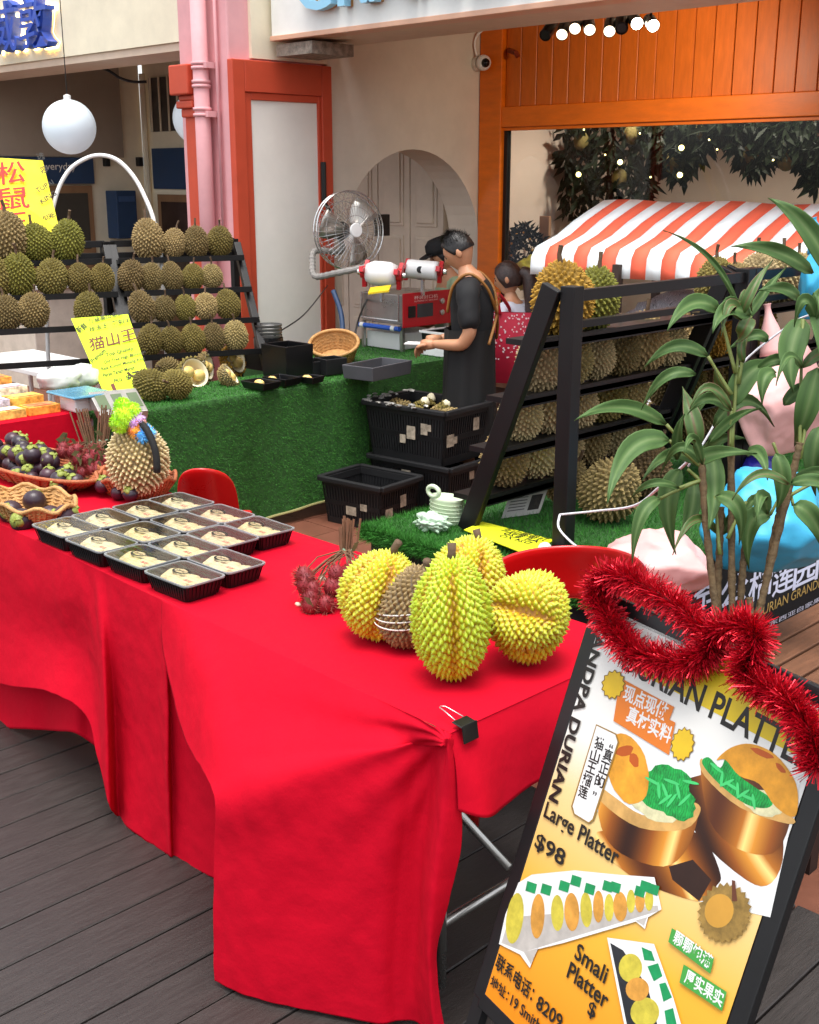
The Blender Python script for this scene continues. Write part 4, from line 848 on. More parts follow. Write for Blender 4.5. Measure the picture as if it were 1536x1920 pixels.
# corners given bottom-left, bottom-right, top-right, top-left
t, c, n = board('price_board', 'yellow hand lettered board with red characters above the far left rack', [atD(-90, 452, 7.45), atD(112, 433, 7.5), atD(80, 301, 7.62), atD(-90, 290, 7.55)], m_yel)
if n.dot(EYE - c[0]) < 0: n = -n
def wr(t, c, n, items, names):
    for mm, nm, L in items:
        for s, u, v, wd, h, ang in L:
            b = MB()
            ex = (c[1] - c[0]); ey = (c[3] - c[0]); o = c[0] + ex * u + ey * v + n * .002; exn = ex.normalized(); eyn = (ey - exn * ey.dot(exn)).normalized()
            ca, sa = math.cos(ang), math.sin(ang); text(b, s, o, exn * ca + eyn * sa, eyn * ca - exn * sa, width=wd, height=h, bold=.008 if h > .1 else .012); b.build(nm, mm, t)
wr(t, c, n, [(m_inkr, 'red_lettering', [('松', .42, .60, .18, .15, 0), ('鼠', .44, .30, .19, .15, 0), ('王', .48, .05, .15, .12, 0)]), (m_ink, 'black_lettering', [('选', .80, .84, .05, .05, .1), ('容', .83, .68, .05, .05, .1), ('TUPAI', .80, .46, .12, .035, .45), ('KING', .84, .33, .11, .035, .5), ('包吃', .86, .12, .08, .04, .4), ('大果', .3, .12, .08, .04, 0), ('甜', .30, .4, .05, .05, 0)])], None)
t, c, n = board('price_board', 'tilted lime yellow price board lettered in black marker before the left racks', [atD(205, 760, 6.62), atD(292, 742, 6.62), atD(240, 589, 6.82), atD(133, 597, 6.82)], m_lime)
if n.dot(EYE - c[0]) < 0: n = -n
wr(t, c, n, [(m_ink, 'black_lettering', [('顶级高山老树', .32, .90, .20, .032, .06), ('珍玉王  黑刺王', .26, .81, .24, .032, .06), ('新鲜', .04, .81, .06, .05, .5), ('Premium', .05, .47, .10, .03, .6), ('Top Quality', .36, .50, .16, .03, .06), ('Old Tree High Mountain', .26, .43, .24, .026, .06), ('Raja Kunyit Musang King', .15, .365, .25, .026, .06), ('Perak Tanah Merah', .13, .30, .18, .024, .06), ('PKG', .30, .22, .045, .022, .05), ('$', .56, .22, .03, .03, .05), ('70', .70, .21, .085, .05, .05), ('M', .3, .02, .03, .02, 0)]),
    (m_inkb, 'brown_lettering', [('猫山王', .10, .60, .27, .085, .06), ('1', .20, .03, .02, .11, .25)])], None)
# things seen through the left racks
b = MB(); b.box((-9.6, 4.4, .32), (-8.3, 5.0, .36)); tb = thing('cafe_table', 'pale cafe table seen through the left racks', 'table', (-8.7, 4.9, TILE)); b.build('table_top', m_wplas, tb, bevel=.006)
for x, y in ((-9.5, 4.5), (-8.4, 4.5), (-9.5, 4.9), (-8.4, 4.9)): b = MB(); b.tube([(x, y, TILE), (x, y, .32)], .02, 8); b.build('leg', m_wplas, tb)
def simple_chair(label, loc, rz, m):
    t = thing('chair', label, 'chair', (0, 0, 0)); b = MB(); b.box((-.21, -.21, .43), (.21, .21, .46)); b.build('seat', m, t, bevel=.01)
    for x in (-.19, .19):
        for y in (-.19, .19): b = MB(); b.box((x - .017, y - .017, 0), (x + .017, y + .017, .43 if y < 0 else .85)); b.build('leg', m, t)
    for z in (.6, .75): b = MB(); b.box((-.19, .175, z - .04), (.19, .2, z + .04)); b.build('back_slat', m, t)
    t.location = loc; t.rotation_euler.z = rz
simple_chair('royal blue chair seen through the far left rack', V((-7.9, 3.65, TILE)), 2.2, mat('chair_blue', '2540a0', .45))
b = MB(); b.box((-11.6, 5.6, TILE), (-10.7, 6.9, .75)); t = thing('cafe_counter', 'pale cafe counter below the navy letter box', 'counter', (-11.1, 6.2, TILE)); b.build('front', mat('counter_pale', 'cfc8bb', .6), t, bevel=.01); b = MB(); b.box((-11.65, 5.55, .752), (-10.65, 6.95, .79)); b.build('top', m_wplas, t, bevel=.006)
# ================================================================ the red table
ZT = .742; XE = -1.462
def yfront(x): return 1.577 + (XE - x) * .037
mt = thing('red_table', 'long folding table under a bright red cloth in the foreground', 'table', (-3, 1.9, 0))
b = MB(); b.box((-4.62, 1.70, .70), (XE - .012, 2.235, .738)); b.build('table_top', m_wplas, mt)
for x in (-1.62, -4.4):
    for y in (1.72, 2.18): b = MB(); b.tube([(x, y, 0), (x, y, .70)], .014, 8); b.build('leg', m_steel, mt, smooth=True)
    b = MB(); b.tube([(x, 1.72, .16), (x, 2.18, .16)], .011, 8); b.build('leg_brace', m_steel, mt, smooth=True)
b = MB(); b.tube([(-1.62, 1.96, .2), (-2.5, 1.96, .62)], .011, 8); b.build('leg_brace', m_steel, mt, smooth=True)
# cloth: top
def cz(x, y): return ZT + .0012 * mn.noise(V((x * 3, y * 3, 0))) + .0025 * max(0, mn.noise(V((x * 1.1, y * 2.2, 4))))
b = MB(); nx = 90
top = []
for i in range(16):
    r = []
    for j in range(nx + 1):
        x = -4.7 + (XE + 4.7) * j / nx; f = i / 15; y = yfront(x) + (2.25 - yfront(x)) * f; r.append((x, y, cz(x, y)))
    top.append(r)
b.grid(top); ctop = b.build('tablecloth_top', m_cloth, mt, smooth=True)
def FP(px, py, o=0.): p = atY(px, py, 1.60 - o); p = atY(px, py, yfront(p.x) - o); return p
def E_(px): p = atZ(px, 985 + px * .4635, ZT); p = V((p.x, yfront(p.x), ZT)); return p
def wob(rows, a=.004, fr=5, seed=0):
    return [[p + V((0, -1, 0)) * ((a * mn.noise(V((p.x * fr, p.z * fr * .6, seed))) + .0045 * abs(mn.noise(V((p.x * 15 + p.z * 3, p.z * 3.5, seed + 2)))) + .0016 * mn.noise(V((p.x * 34, p.z * 22, seed)))) * min(1, i / 8)) for p in r] for i, r in enumerate(rows)]
# left front fall
K = [[E_(-260), FP(-260, 1000, .012), FP(-260, 1080, .02), FP(-260, 1160, .03)],
     [E_(-110), FP(-112, 1040, .012), FP(-115, 1130, .02), FP(-115, 1225, .035)],
     [E_(0), FP(0, 1060, .014), FP(-2, 1170, .02), FP(0, 1280, .05)],
     [E_(90), FP(93, 1110, .014), FP(95, 1200, .014), FP(92, 1297, .06)],
     [E_(140), FP(150, 1120, .012), FP(158, 1220, .0), FP(160, 1338, .035)],
     [E_(158), FP(176, 1160, .016), FP(184, 1300, .022), FP(186, 1425, .05)],
     [E_(170), FP(188, 1170, .03), FP(199, 1330, .055), FP(206, 1508, .075)],
     [E_(195), FP(208, 1180, .012), FP(217, 1340, .004), FP(222, 1535, .02)],
     [E_(235), FP(248, 1230, .010), FP(252, 1400, .008), FP(246, 1556, .035)],
     [E_(285), FP(296, 1260, .018), FP(304, 1420, .022), FP(308, 1598, .025)],
     [E_(302), FP(312, 1280, .028), FP(317, 1440, .034), FP(320, 1606, .03)],
     [E_(320), FP(326, 1290, .008), FP(330, 1450, .004), FP(334, 1614, .012)],
     [E_(400), FP(400, 1330, .006), FP(402, 1500, .0), FP(410, 1650, .0)],
     [E_(520), FP(500, 1400, .0), FP(490, 1550, .0), FP(490, 1690, .0)]]
b = MB(); b.grid(wob(sheet(K, 24, 14), .006, 4, 1)); b.build('tablecloth_front_fall', m_cloth, mt, smooth=True, solid=.0015)
# longer under layer at the left
K = []
for px, hem in ((-260, 1330), (-120, 1352), (-40, 1361), (0, 1365), (50, 1367), (85, 1369), (110, 1371), (140, 1374), (170, 1392), (200, 1412), (260, 1420)):
    o = -.02 + .02 * math.sin(px * .06); K.append([FP(px, 1150, -.04), FP(px, 1230, -.03), FP(px, 1300, o), FP(px, hem, o + .012)])
b = MB(); b.grid(sheet(K, 8, 5)); b.build('tablecloth_under_layer', m_cloth, mt, smooth=True, solid=.0015)
# corner fall, pushed out by a stool beneath it
PL = V((-1.985, 1.353, 0)); PR = V((-1.475, 1.565, 0))
cols = []
for tt, off, xe, pts in ((0, 0, 300, [(403, 1505), (402, 1600), (402, 1720), (402, 1800), (404, 1838)]),
                     (.1, -.01, 350, [(445, 1496), (442, 1600), (440, 1720), (438, 1810), (440, 1893)]),
                     (.22, -.02, 420, [(510, 1475), (505, 1590), (498, 1720), (495, 1840), (500, 1945)]),
                     (.45, -.01, 540, [(630, 1442), (612, 1570), (602, 1720), (600, 1850), (606, 1978)]),
                     (.68, .0, 670, [(735, 1418), (718, 1560), (705, 1720), (700, 1850), (706, 1990)]),
                     (.8, .035, 745, [(785, 1404), (765, 1550), (748, 1710), (742, 1850), (748, 1990)]),
                     (.9, .05, 800, [(814, 1398), (800, 1540), (784, 1700), (776, 1850), (784, 1990)]),
                     (.95, .0, 825, [(830, 1394), (820, 1535), (800, 1690), (797, 1830), (814, 1990)]),
                     (.97, -.025, 836, [(838, 1394), (834, 1540), (815, 1690), (806, 1820), (822, 1990)]),
                     (1, .0, 846, [(850, 1396), (868, 1560), (846, 1680), (818, 1800), (838, 1990)])):
    A = PL.lerp(PR, tt) + FH * off
    low = [onP(x, y, A, FH) for x, y in pts]; low[-1].z = max(.012, low[-1].z)
    e = E_(xe); 
    if tt == 0: up = [e, FP(306, 1220, .03), onP(345, 1375, PL.lerp(V((-2.45, 1.6, 0)), .55), FH), onP(385, 1452, PL.lerp(V((-2.45, 1.6, 0)), .18), FH)]
    else:
        r = low[0]; up = [e] + [e.lerp(r, f) + ZZ * (-.012 * math.sin(f * 3.14)) + V((0, -.012, 0)) for f in (.25, .5, .78)]
    cols.append(up + low)
rws = wob(sheet(cols, 12, 14), .006, 6, 7); cnr = V((XE, 1.575, ZT - .01)); du = (PL - PR).normalized()
for r in rws:                                                  # creases that fan out from the clipped corner
    for i_, p in enumerate(r):
        d = p - cnr; a_ = math.atan2(-d.z, d.dot(du)); q_ = d.length; r[i_] = p - FH * (.006 * math.sin(a_ * 19 + .6 * math.sin(a_ * 5)) * math.exp(-q_ / .3) * min(1, q_ / .06))
b = MB(); b.grid(rws); b.build('tablecloth_corner_fall', m_cloth, mt, smooth=True, solid=.0015)
# end fall
K = []
for i, (y, dz, o) in enumerate(((1.575, .16, .012), (1.62, .178, .05), (1.70, .19, .03), (1.80, .185, .02), (1.9, .17, .045), (2.0, .16, .04), (2.1, .17, .02), (2.25, .19, .03))):
    K.append([V((XE - .004, y, ZT)), V((XE + .01 + o * .2, y, ZT - .05)), V((XE + .012 + o * .6, y, ZT - dz * .6)), V((XE + .012 + o, y, ZT - dz))])
b = MB(); b.grid(sheet(K, 6, 8)); b.build('tablecloth_end_fall', m_cloth, mt, smooth=True, solid=.0015)
b = MB(); b.grid([[(x, 2.25, ZT) for x in (-4.7, -3.6, -2.5, XE)], [(x, 2.27, .45) for x in (-4.7, -3.6, -2.5, XE)]]); b.build('tablecloth_back_fall', m_cloth, mt, smooth=True)
# low stool under the corner fall
st = thing('low_stool', 'low black stool hidden under the red cloth, one foot showing', 'stool', (-1.87, 1.47, 0))
b = MB(); b.obox((-1.90, 1.45, .42), V((.035, .02, 0)), V((.03, -.03, 0)), V((0, 0, .012))); b.build('seat', m_bpd, st)
for dx, dy in ((-.098, -.094), (.03, .03), (0, .06), (-.06, .02)): b = MB(); b.tube([(-1.87 + dx, 1.47 + dy, 0), (-1.865 + dx * .9, 1.46 + dy * .8, .41)], .012, 8); b.build('leg', m_bpd, st)
# binder clip
o_ = V((XE + .002, 1.62, ZT + .002)); o_ = atZ(872, 1362, ZT + .004); o_.x = XE + .004
t = thing('binder_clip', 'black binder clip with wire handle clamped on the table corner', 'clip', o_)
b = MB(); b.prism([o_ + V((-.016, -.022, .012)), o_ + V((-.016, .022, .012)), o_ + V((.012, .022, .008)), o_ + V((.012, -.022, .008))], V((0, 0, -.003)))
b.prism([o_ + V((.010, -.022, .011)), o_ + V((.010, .022, .011)), o_ + V((.016, .022, -.026)), o_ + V((.016, -.022, -.026))], V((.003, 0, 0))); b.build('jaw', m_bp, t, bevel=.002)
b = MB(); b.tube([o_ + V((-.016, -.012, .012)), o_ + V((-.05, -.006, .018)), o_ + V((-.066, -.004, .02)), o_ + V((-.07, .002, .02)), o_ + V((-.062, .009, .02)), o_ + V((-.016, .012, .012))], .0012, 6); b.build('wire_handle', m_chrome, t, smooth=True)
# ---------------------------------------------------------------- fifteen lidded trays
m_film = pane('film', (.97, .98, .98), 1.7, .1, .22)
m_pack = mat('tray_black', '0b0b0d', .38, var=.1, spec=.5)
pk = thing('durian_pack', 'x', 'food pack')
sx, sy, h = .097, .067, .048
def rr(x, y, z, r=.018, n=4):
    out = []
    for cx_, cy_, a0 in ((x - r, y - r, 0), (-x + r, y - r, 90), (-x + r, -y + r, 180), (x - r, -y + r, 270)):
        for i in range(n + 1): a = math.radians(a0 + 90 * i / n); out.append(V((cx_ + r * math.cos(a), cy_ + r * math.sin(a), z)))
    return out
b = MB(); b.grid([rr(sx * .8, sy * .78, 0), rr(sx * .93, sy * .92, h), rr(sx, sy, h), rr(sx, sy, h - .003)], closed=True); b.poly(rr(sx * .8, sy * .78, 0)[::-1]); b.grid([rr(sx * .92, sy * .9, h), rr(sx * .78, sy * .75, .004)], closed=True); b.poly(rr(sx * .78, sy * .75, .004))
b.build('tray', m_pack, pk)
b = MB()
for i in range(15):
    for s in (-1, 1): u = (i / 14 * 2 - 1) * sx * .74; b.tube([(u, s * sy * .785, .004), (u * 1.12, s * sy * .915, h - .008)], .0018, 4)
for i in range(9):
    for s in (-1, 1): u = (i / 8 * 2 - 1) * sy * .68; b.tube([(s * sx * .805, u, .004), (s * sx * .925, u * 1.12, h - .008)], .0018, 4)
b.build('ribs', m_pack, pk)
b = MB(); b.poly(rr(sx * .985, sy * .98, h + .0028)); b.build('film_lid', m_film, pk)
b = MB(); b.grid([rr(sx * 1.005, sy * 1.008, h - .001), rr(sx * 1.005, sy * 1.008, h + .003), rr(sx * .955, sy * .94, h + .003), rr(sx * .95, sy * .93, h + .0005)], closed=True); b.build('lid_rim', mat('clear_rim', '8f9294', .2, var=0, alpha=.75), pk)
# durian flesh inside
def pods(seed):
    b = MB(); rg = random.Random(seed)
    for i in range(4): b.ball(V(((i - 1.5) * .034 + rg.uniform(-.006, .006), rg.uniform(-.014, .010), .028)), (.028, .042, .0175), 18, 12)
    for v in b.v: v += v * .0 + V((0, 0, .006 * mn.noise(v * 60 + V((seed, 0, 0)))))
    return b
b = MB(); m_podf = mat('packed_flesh', 'f8eabc', .5, var=.1, scale=30, sss=.1, oc=.5)
pods(1).build('flesh', m_podf, pk, smooth=True)
b = MB(); lg = [V((.030 * math.cos(a) - .02, .020 * math.sin(a) + .004, h + .0036)) for a in [6.2832 * i / 28 for i in range(28)]]; li = [V((.024 * math.cos(a) - .02, .015 * math.sin(a) + .006, h + .0036)) for a in [6.2832 * i / 28 for i in range(28)]]
b.grid([lg, li], closed=True); text(b, 'Durian', (-.037, .0, h + .0036), (1, 0, 0), (0, 1, 0), width=.034, height=.01, bold=.01); b.build('printed_logo', m_ink, pk)
b = MB(); text(b, '榴莲', (.045, -.04, h + .0036), (1, 0, 0), (0, 1, 0), width=.03, height=.014, bold=.01);  b.build('printed_red_mark', mat('print_red', '9c2a38', .5, var=0), pk)
XS = [-3.14, -2.935, -2.735, -2.533]; YS = [1.692, 1.83, 1.97, 2.102]; RN = ['front row', 'second row', 'third row', 'back row']
for r, y in enumerate(YS):
    for j, x in enumerate(XS):
        if r >= 2 and j == 3: continue
        o = place(pk, USED, (x + .006 * random.uniform(-1, 1), y + .004 * random.uniform(-1, 1), ZT + .0015), (0, 0, random.uniform(-.025, .025)), 1., 'film sealed black pack of durian flesh in the %s, %s from the left' % (RN[r], ORD[j]), 'food pack', 'sealed durian packs on the red table')
        for ch in o.children: ch.color = (*lin(random.choice(['f2dd98', 'efcf9c', 'f4e2b0', 'eed090', 'f0c898'])), 1)
# ---------------------------------------------------------------- display durians
def ramp(name, stops, rough=.5):
    m = mat(name, stops[0][1], rough, var=.1, scale=30); t = m.node_tree; N, L = t.nodes, t.links
    at = N.new('ShaderNodeAttribute'); at.attribute_name = 'tip'; cr = N.new('ShaderNodeValToRGB'); e = cr.color_ramp.elements
    while len(e) < len(stops): e.new(.5)
    for el, (p, c) in zip(e, stops): el.position = p; el.color = (*lin(c), 1)
    L.new(at.outputs['Fac'], cr.inputs[0]); L.new(cr.outputs[0], N['Principled BSDF'].inputs['Base Color']); return m
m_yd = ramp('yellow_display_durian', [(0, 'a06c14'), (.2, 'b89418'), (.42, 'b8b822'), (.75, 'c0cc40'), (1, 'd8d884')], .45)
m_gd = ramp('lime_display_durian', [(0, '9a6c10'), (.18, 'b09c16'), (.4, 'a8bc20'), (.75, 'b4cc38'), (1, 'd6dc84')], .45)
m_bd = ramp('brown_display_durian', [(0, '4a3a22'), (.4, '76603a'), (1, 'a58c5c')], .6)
def deco(label, px, py, rx, rz, dirn, m, seed, n=620, lob=.30, L=.013, lift=0, stem=.045, spin=0.):
    p = atZ(px, py, ZT); t = thing('display_durian', label, 'durian', (0, 0, 0), None)
    b, P = husk(seed, n, rx, rz, lob, L, 5, r0k=.72, midf=.40, midh=.40)
    rg = random.Random(seed); ph = rg.uniform(0, 6)
    for i in range(0, b.n_sp, 11):
        ax_ = b.v[i + 10]; th = math.atan2(ax_.y, ax_.x); g_ = min(1, max(0, (abs(math.cos(2.5 * th + ph)) - .12) * 2.2)) if lob > .1 else 1
        if abs(ax_.z) > rz * .9: g_ = max(g_, .7)
        for j in range(5): b.tip[i + j] = .05 + .12 * g_; b.tip[i + 5 + j] = .1 + .42 * g_ + rg.gauss(0, .06)
        b.tip[i + 10] = .25 + .75 * g_
    b.build('husk', m, t, smooth=True)
    stem_me(stem * .85, .0095, rg).build('stem', m_stem, t, smooth=True).location = (0, 0, rz * .93)
    q_ = V(dirn).normalized().to_track_quat('Z', 'Y'); q_ = q_ @ Matrix.Rotation(spin, 3, 'Z').to_quaternion()
    t.rotation_mode = 'QUATERNION'; t.rotation_quaternion = q_
    zmin = min((q_ @ v).z for v in b.v); t.location = V((p.x, p.y, ZT - zmin - .001 + lift)); return t
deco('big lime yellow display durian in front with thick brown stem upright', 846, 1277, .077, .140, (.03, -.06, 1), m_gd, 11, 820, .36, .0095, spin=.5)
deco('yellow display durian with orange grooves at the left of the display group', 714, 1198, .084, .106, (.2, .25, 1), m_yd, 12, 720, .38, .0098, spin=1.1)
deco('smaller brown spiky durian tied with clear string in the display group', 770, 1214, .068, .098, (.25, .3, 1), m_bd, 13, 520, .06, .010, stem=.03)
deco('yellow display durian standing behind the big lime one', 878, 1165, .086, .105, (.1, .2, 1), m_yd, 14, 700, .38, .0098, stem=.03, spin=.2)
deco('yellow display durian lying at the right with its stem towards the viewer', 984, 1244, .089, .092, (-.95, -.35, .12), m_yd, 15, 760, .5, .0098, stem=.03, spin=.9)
t = [o for o in bpy.data.objects if o.get('label', '').startswith('smaller brown spiky')][0]
for s in (-.3, .0, .28):
    b = MB(); b.tube([V((.0715 * math.cos(a + 3.2), .0715 * math.sin(a + 3.2), -.01 + s * .03 + .04 * math.sin(a + s))) for a in [i * .2 for i in range(-10, 11)]], .0016, 5); o = b.build('string', mat('clear_string', 'd8d8d0', .25, var=0), None); o.parent = t
# durian with plush hair band, in a basket
p = atZ(262, 926, ZT + .02); t = thing('display_durian', 'pale beige durian wearing a plush hair band in a scalloped basket', 'durian', (0, 0, 0))
m_pb = ramp('pale_display_durian', [(0, '6e5c38'), (.35, 'a08a58'), (.7, 'cdb98a'), (1, 'e6d6ae')], .6)
b, P = husk(21, 520, .098, .122, .05, .0105); 
for i in range(0, b.n_sp, 11):
    for j in range(5): b.tip[i + j] = .05; b.tip[i + 5 + j] = .5
b.v = [V((v.x, v.y, v.z)) for v in b.v]; o = b.build('husk', m_pb, t); o.location = (0, 0, .122); t.location = p
hb = thing('plush_hair_band', 'black hair band with fluffy lime, lilac, orange and blue pompoms on the pale durian', 'hair band', p)
e1 = (RI * .75 - FH * .6).normalized(); cen = p + V((0, 0, .13))
b = MB(); b.tube([cen + e1 * (.112 * math.cos(a)) + ZZ * (.138 * math.sin(a)) - FH * .035 for a in [math.radians(d) for d in range(-12, 193, 8)]], .012, 8); b.build('band', mat('band_black', '141414', .8), hb, smooth=True)
def fuzzy(c, r, m, n, name, L=.012, seed=0):
    rg = random.Random(seed); b = MB(); b.ball(c, r * .88, 14, 9)
    for i in range(n):
        d = V((rg.gauss(0, 1), rg.gauss(0, 1), rg.gauss(0, 1))).normalized(); s = d.orthogonal().normalized() * .0022; q_ = c + d * r * .85; b.add([q_ - s, q_ + s, q_ + d * L + V((0, 0, -.002))], [(0, 1, 2)])
    return b.build(name, m, hb, smooth=True)
D_ = (p - EYE).dot(FW)
for i, (px, py, r, cc) in enumerate(((232, 770, .042, 'b8e818'), (222, 785, .03, 'b8e818'), (246, 762, .026, 'b8e818'), (228, 753, .026, 'b8e818'), (248, 783, .024, 'c89ad8'), (258, 777, .018, 'd8b0e4'), (261, 787, .016, 'f0a028'), (252, 800, .02, 'f0a028'), (265, 808, .022, '5ab4f0'), (277, 803, .02, '6cc0f4'), (269, 796, .016, '6cc0f4'))):
    fuzzy(atD(px + 2, py + 8, D_ - .125), r, mat('plush_' + cc, cc, .9, var=.1, sheen=.4), 420 if r > .025 else 160, 'pompom', seed=i)
# ---------------------------------------------------------------- baskets and fruit
def bk_(label, c, rx, ry, h, m, wav, rz=0): t = thing('wicker_basket', label, 'basket', c, 'wicker baskets'); basket(t, V(c), rx, ry, h, m, .007, wav, 48, 6); return t
bs1 = bk_('pale scalloped wicker basket at the front left with five mangosteens', atZ(62, 968, ZT + .003), .19, .115, .05, m_wick, .018)
bs2 = bk_('brown scalloped wicker basket under the pale display durian', atZ(257, 922, ZT + .003), .155, .125, .05, m_wickr, .02)
bs3 = bk_('long orange brown wicker tray of dark mangosteens behind the scalloped baskets', atZ(70, 893, ZT + .003), .40, .15, .055, m_wickr, 0)
mg = thing('mangosteen', 'x', 'mangosteen'); r = .031
b = MB(); b.ball((0, 0, r * .95), (r, r, r * .92), 20, 12); b.build('rind', mat('mangosteen_rind', '2e1a24', .35, var=.3, scale=20, oc=.5, spec=.5), mg, smooth=True)
m_cal = mat('calyx_green', '8a9440', .6, var=.25, scale=30)
for i in range(4):
    a = math.pi / 2 * i; rows = []
    for f in (0, .35, .7, 1): rows.append([V((math.cos(a) * f * .02 - math.sin(a) * s * .012 * math.sin(.4 + f * 2.4), math.sin(a) * f * .02 + math.cos(a) * s * .012 * math.sin(.4 + f * 2.4), r * 1.93 - f * f * .012 + .0015)) for s in (-1, 0, 1)])
    b = MB(); b.grid(rows); b.build('sepal', m_cal, mg, smooth=True, solid=.002)
b = MB(); b.tube([(0, 0, r * 1.85), (.003, 0, r * 2.25)], [.004, .005], 7); b.build('stalk', m_cal, mg)
def put_m(loc, sc, lab, grp):
    o = place(mg, USED, loc, (random.uniform(-1.2, 1.2), random.uniform(-1.2, 1.2), random.uniform(0, 6)), sc, lab, 'mangosteen', grp)
    for ch in o.children: ch.color = (*lin(random.choice(['2a1c28', '3a1c26', '28222c', '4a2030'])), 1)
rg = random.Random(12); c = bs3.location; n = 0
for layer, cnt in ((0, 22), (1, 14)):
    for i in range(cnt):
        gx = (i % (11 if layer == 0 else 7)); gy = i // (11 if layer == 0 else 7)
        p = V((c.x - .33 + (gx + .5 * layer) * .063 + rg.uniform(-.006, .006), c.y - .055 + (gy + .5 * layer) * .066 + rg.uniform(-.006, .006), ZT + .012 + layer * .045))
        put_m(p, rg.uniform(.95, 1.12), 'dark mangosteen in the long tray, %s layer, %s row, %s from left' % (('lower', 'upper')[layer], ('front', 'back')[gy], ORD[gx]), 'mangosteens in the long wicker tray'); n += 1
for i, (px, py, lb) in enumerate(((30, 953, 'large dark mangosteen at the left of the pale scalloped basket'), (60, 945, 'purple mangosteen at the back of the pale scalloped basket'), (80, 962, 'reddish mangosteen at the front of the pale scalloped basket'), (103, 970, 'small reddish mangosteen at the right of the pale scalloped basket'), (52, 966, 'mangosteen with green calyx low in the pale scalloped basket'))):
    put_m(atZ(px, py, ZT + .03) - ZZ * .018, 1.25, lb, None)
for i, (px, py) in enumerate(((196, 918), (226, 925), (250, 929), (205, 910))): put_m(atZ(px, py, ZT + .03) - ZZ * .012, .85, 'small mangosteen wedged against the pale durian in its basket, %s from the left' % ORD[(0, 2, 3, 1)[i]], None)
m_rb = mat('rambutan_rind', '7a1a22', .6, var=.35, scale=25); m_rh = mat('rambutan_hair', '8a3a2e', .7, var=.5, scale=15); m_tw = mat('twig', '6a4a32', .8, var=.3, scale=25)
def rambutan(b, bh, c, r, rg):
    b.ball(c, (r, r, r * 1.15), 10, 7)
    for i in range(150):
        d = V((rg.gauss(0, 1), rg.gauss(0, 1), rg.gauss(0, 1))).normalized(); s = d.orthogonal().normalized() * .0013; q_ = c + d * r * .95; e = q_ + d * .013 + V((rg.gauss(0, .004), rg.gauss(0, .004), rg.gauss(0, .004))); bh.add([q_ - s, q_ + s, e], [(0, 1, 2)])
def bunch(label, fruits, tie, top, seed, n=16):
    rg = random.Random(seed); t = thing('rambutan_bunch', label, 'rambutans', V((tie.x, tie.y, ZT)), 'tied rambutan bunches')
    for f in fruits: b, bh = MB(), MB(); rambutan(b, bh, f, .022, rg); o = b.build('fruit', m_rb, t, smooth=True); bh.build('soft_spines', m_rh, o)
    b = MB()
    for i in range(n):
        f = rg.choice(fruits); j = V((rg.gauss(0, .012), rg.gauss(0, .012), 0)); b.tube([f + V((0, 0, .01)), f.lerp(tie, .6) + V((rg.gauss(0, .015), rg.gauss(0, .015), .01)), tie + j, top + j * 1.3 + V((0, 0, rg.uniform(-.03, .02)))], [.0015, .002, .0028, .0032], 5)
    b.build('twigs', m_tw, t)
    b = MB(); b.tube([tie + V((.017 * math.cos(a), .017 * math.sin(a), .004 * math.sin(3 * a))) for a in [6.2832 * i / 16 for i in range(16)]], .003, 5, closed=True); b.build('string_tie', mat('string_green', '7a9a80', .6), t)
    b = MB()
    for i in range(26 if n < 22 else 4):
        f = rg.choice(fruits) + V((rg.gauss(0, .03), rg.gauss(0, .03), rg.gauss(.02, .02))); leaf(b, f, V((rg.gauss(0, 1), rg.gauss(0, 1), rg.gauss(.3, .6))), .035, .0022, ZZ)
    b.build('dry_leaves', mat('dry_green', '5a5430', .8, var=.4, scale=20), t)
def scat(px0, px1, py0, py1, n, seed, z0=.02, zs=.05):
    rg = random.Random(seed); out = []
    for i in range(n): f = rg.random(); p = atZ(rg.uniform(px0, px1), py1 - (py1 - py0) * .25 * f, ZT + .02); p.z = ZT + .02 + f * zs; out.append(p)
    return out
bunch('bunch of rambutans with tall stems behind the long wicker tray', scat(120, 185, 850, 890, 11, 1, zs=.09), atD(164, 830, 4.62), atD(148, 775, 4.62), 2, 20)
bunch('bunch of rambutans with tall stems hidden beside the pale durian', scat(165, 200, 850, 895, 9, 3, zs=.08), atD(193, 826, 4.55), atD(198, 768, 4.55), 4, 16)
bunch('small rambutan bunch with cut stems behind the display durians', scat(558, 672, 1085, 1135, 20, 5, zs=.07), atD(652, 1030, 3.3), atD(655, 980, 3.3), 6, 22)
for px, py, a, lb in ((575, 1090, .3, 'peeled rambutan flesh at the left of the front bunch'), (605, 1085, 1.2, 'torn white rambutan peel in the front bunch'), (634, 1118, 2.0, 'pale garlic shaped seed right of the front bunch'), (559, 1133, .2, 'single pale seed lying on the red cloth')):
    p = atZ(px, py, ZT + (.004 if py > 1130 else .035)); b = MB(); b.ball(p, (.016, .008, .008) if py < 1130 else (.011, .006, .005), 10, 7); o = b.build('seed', mat('pale_seed', 'e4d2b8', .5), None, smooth=True); tag(o, lb, 'seed')
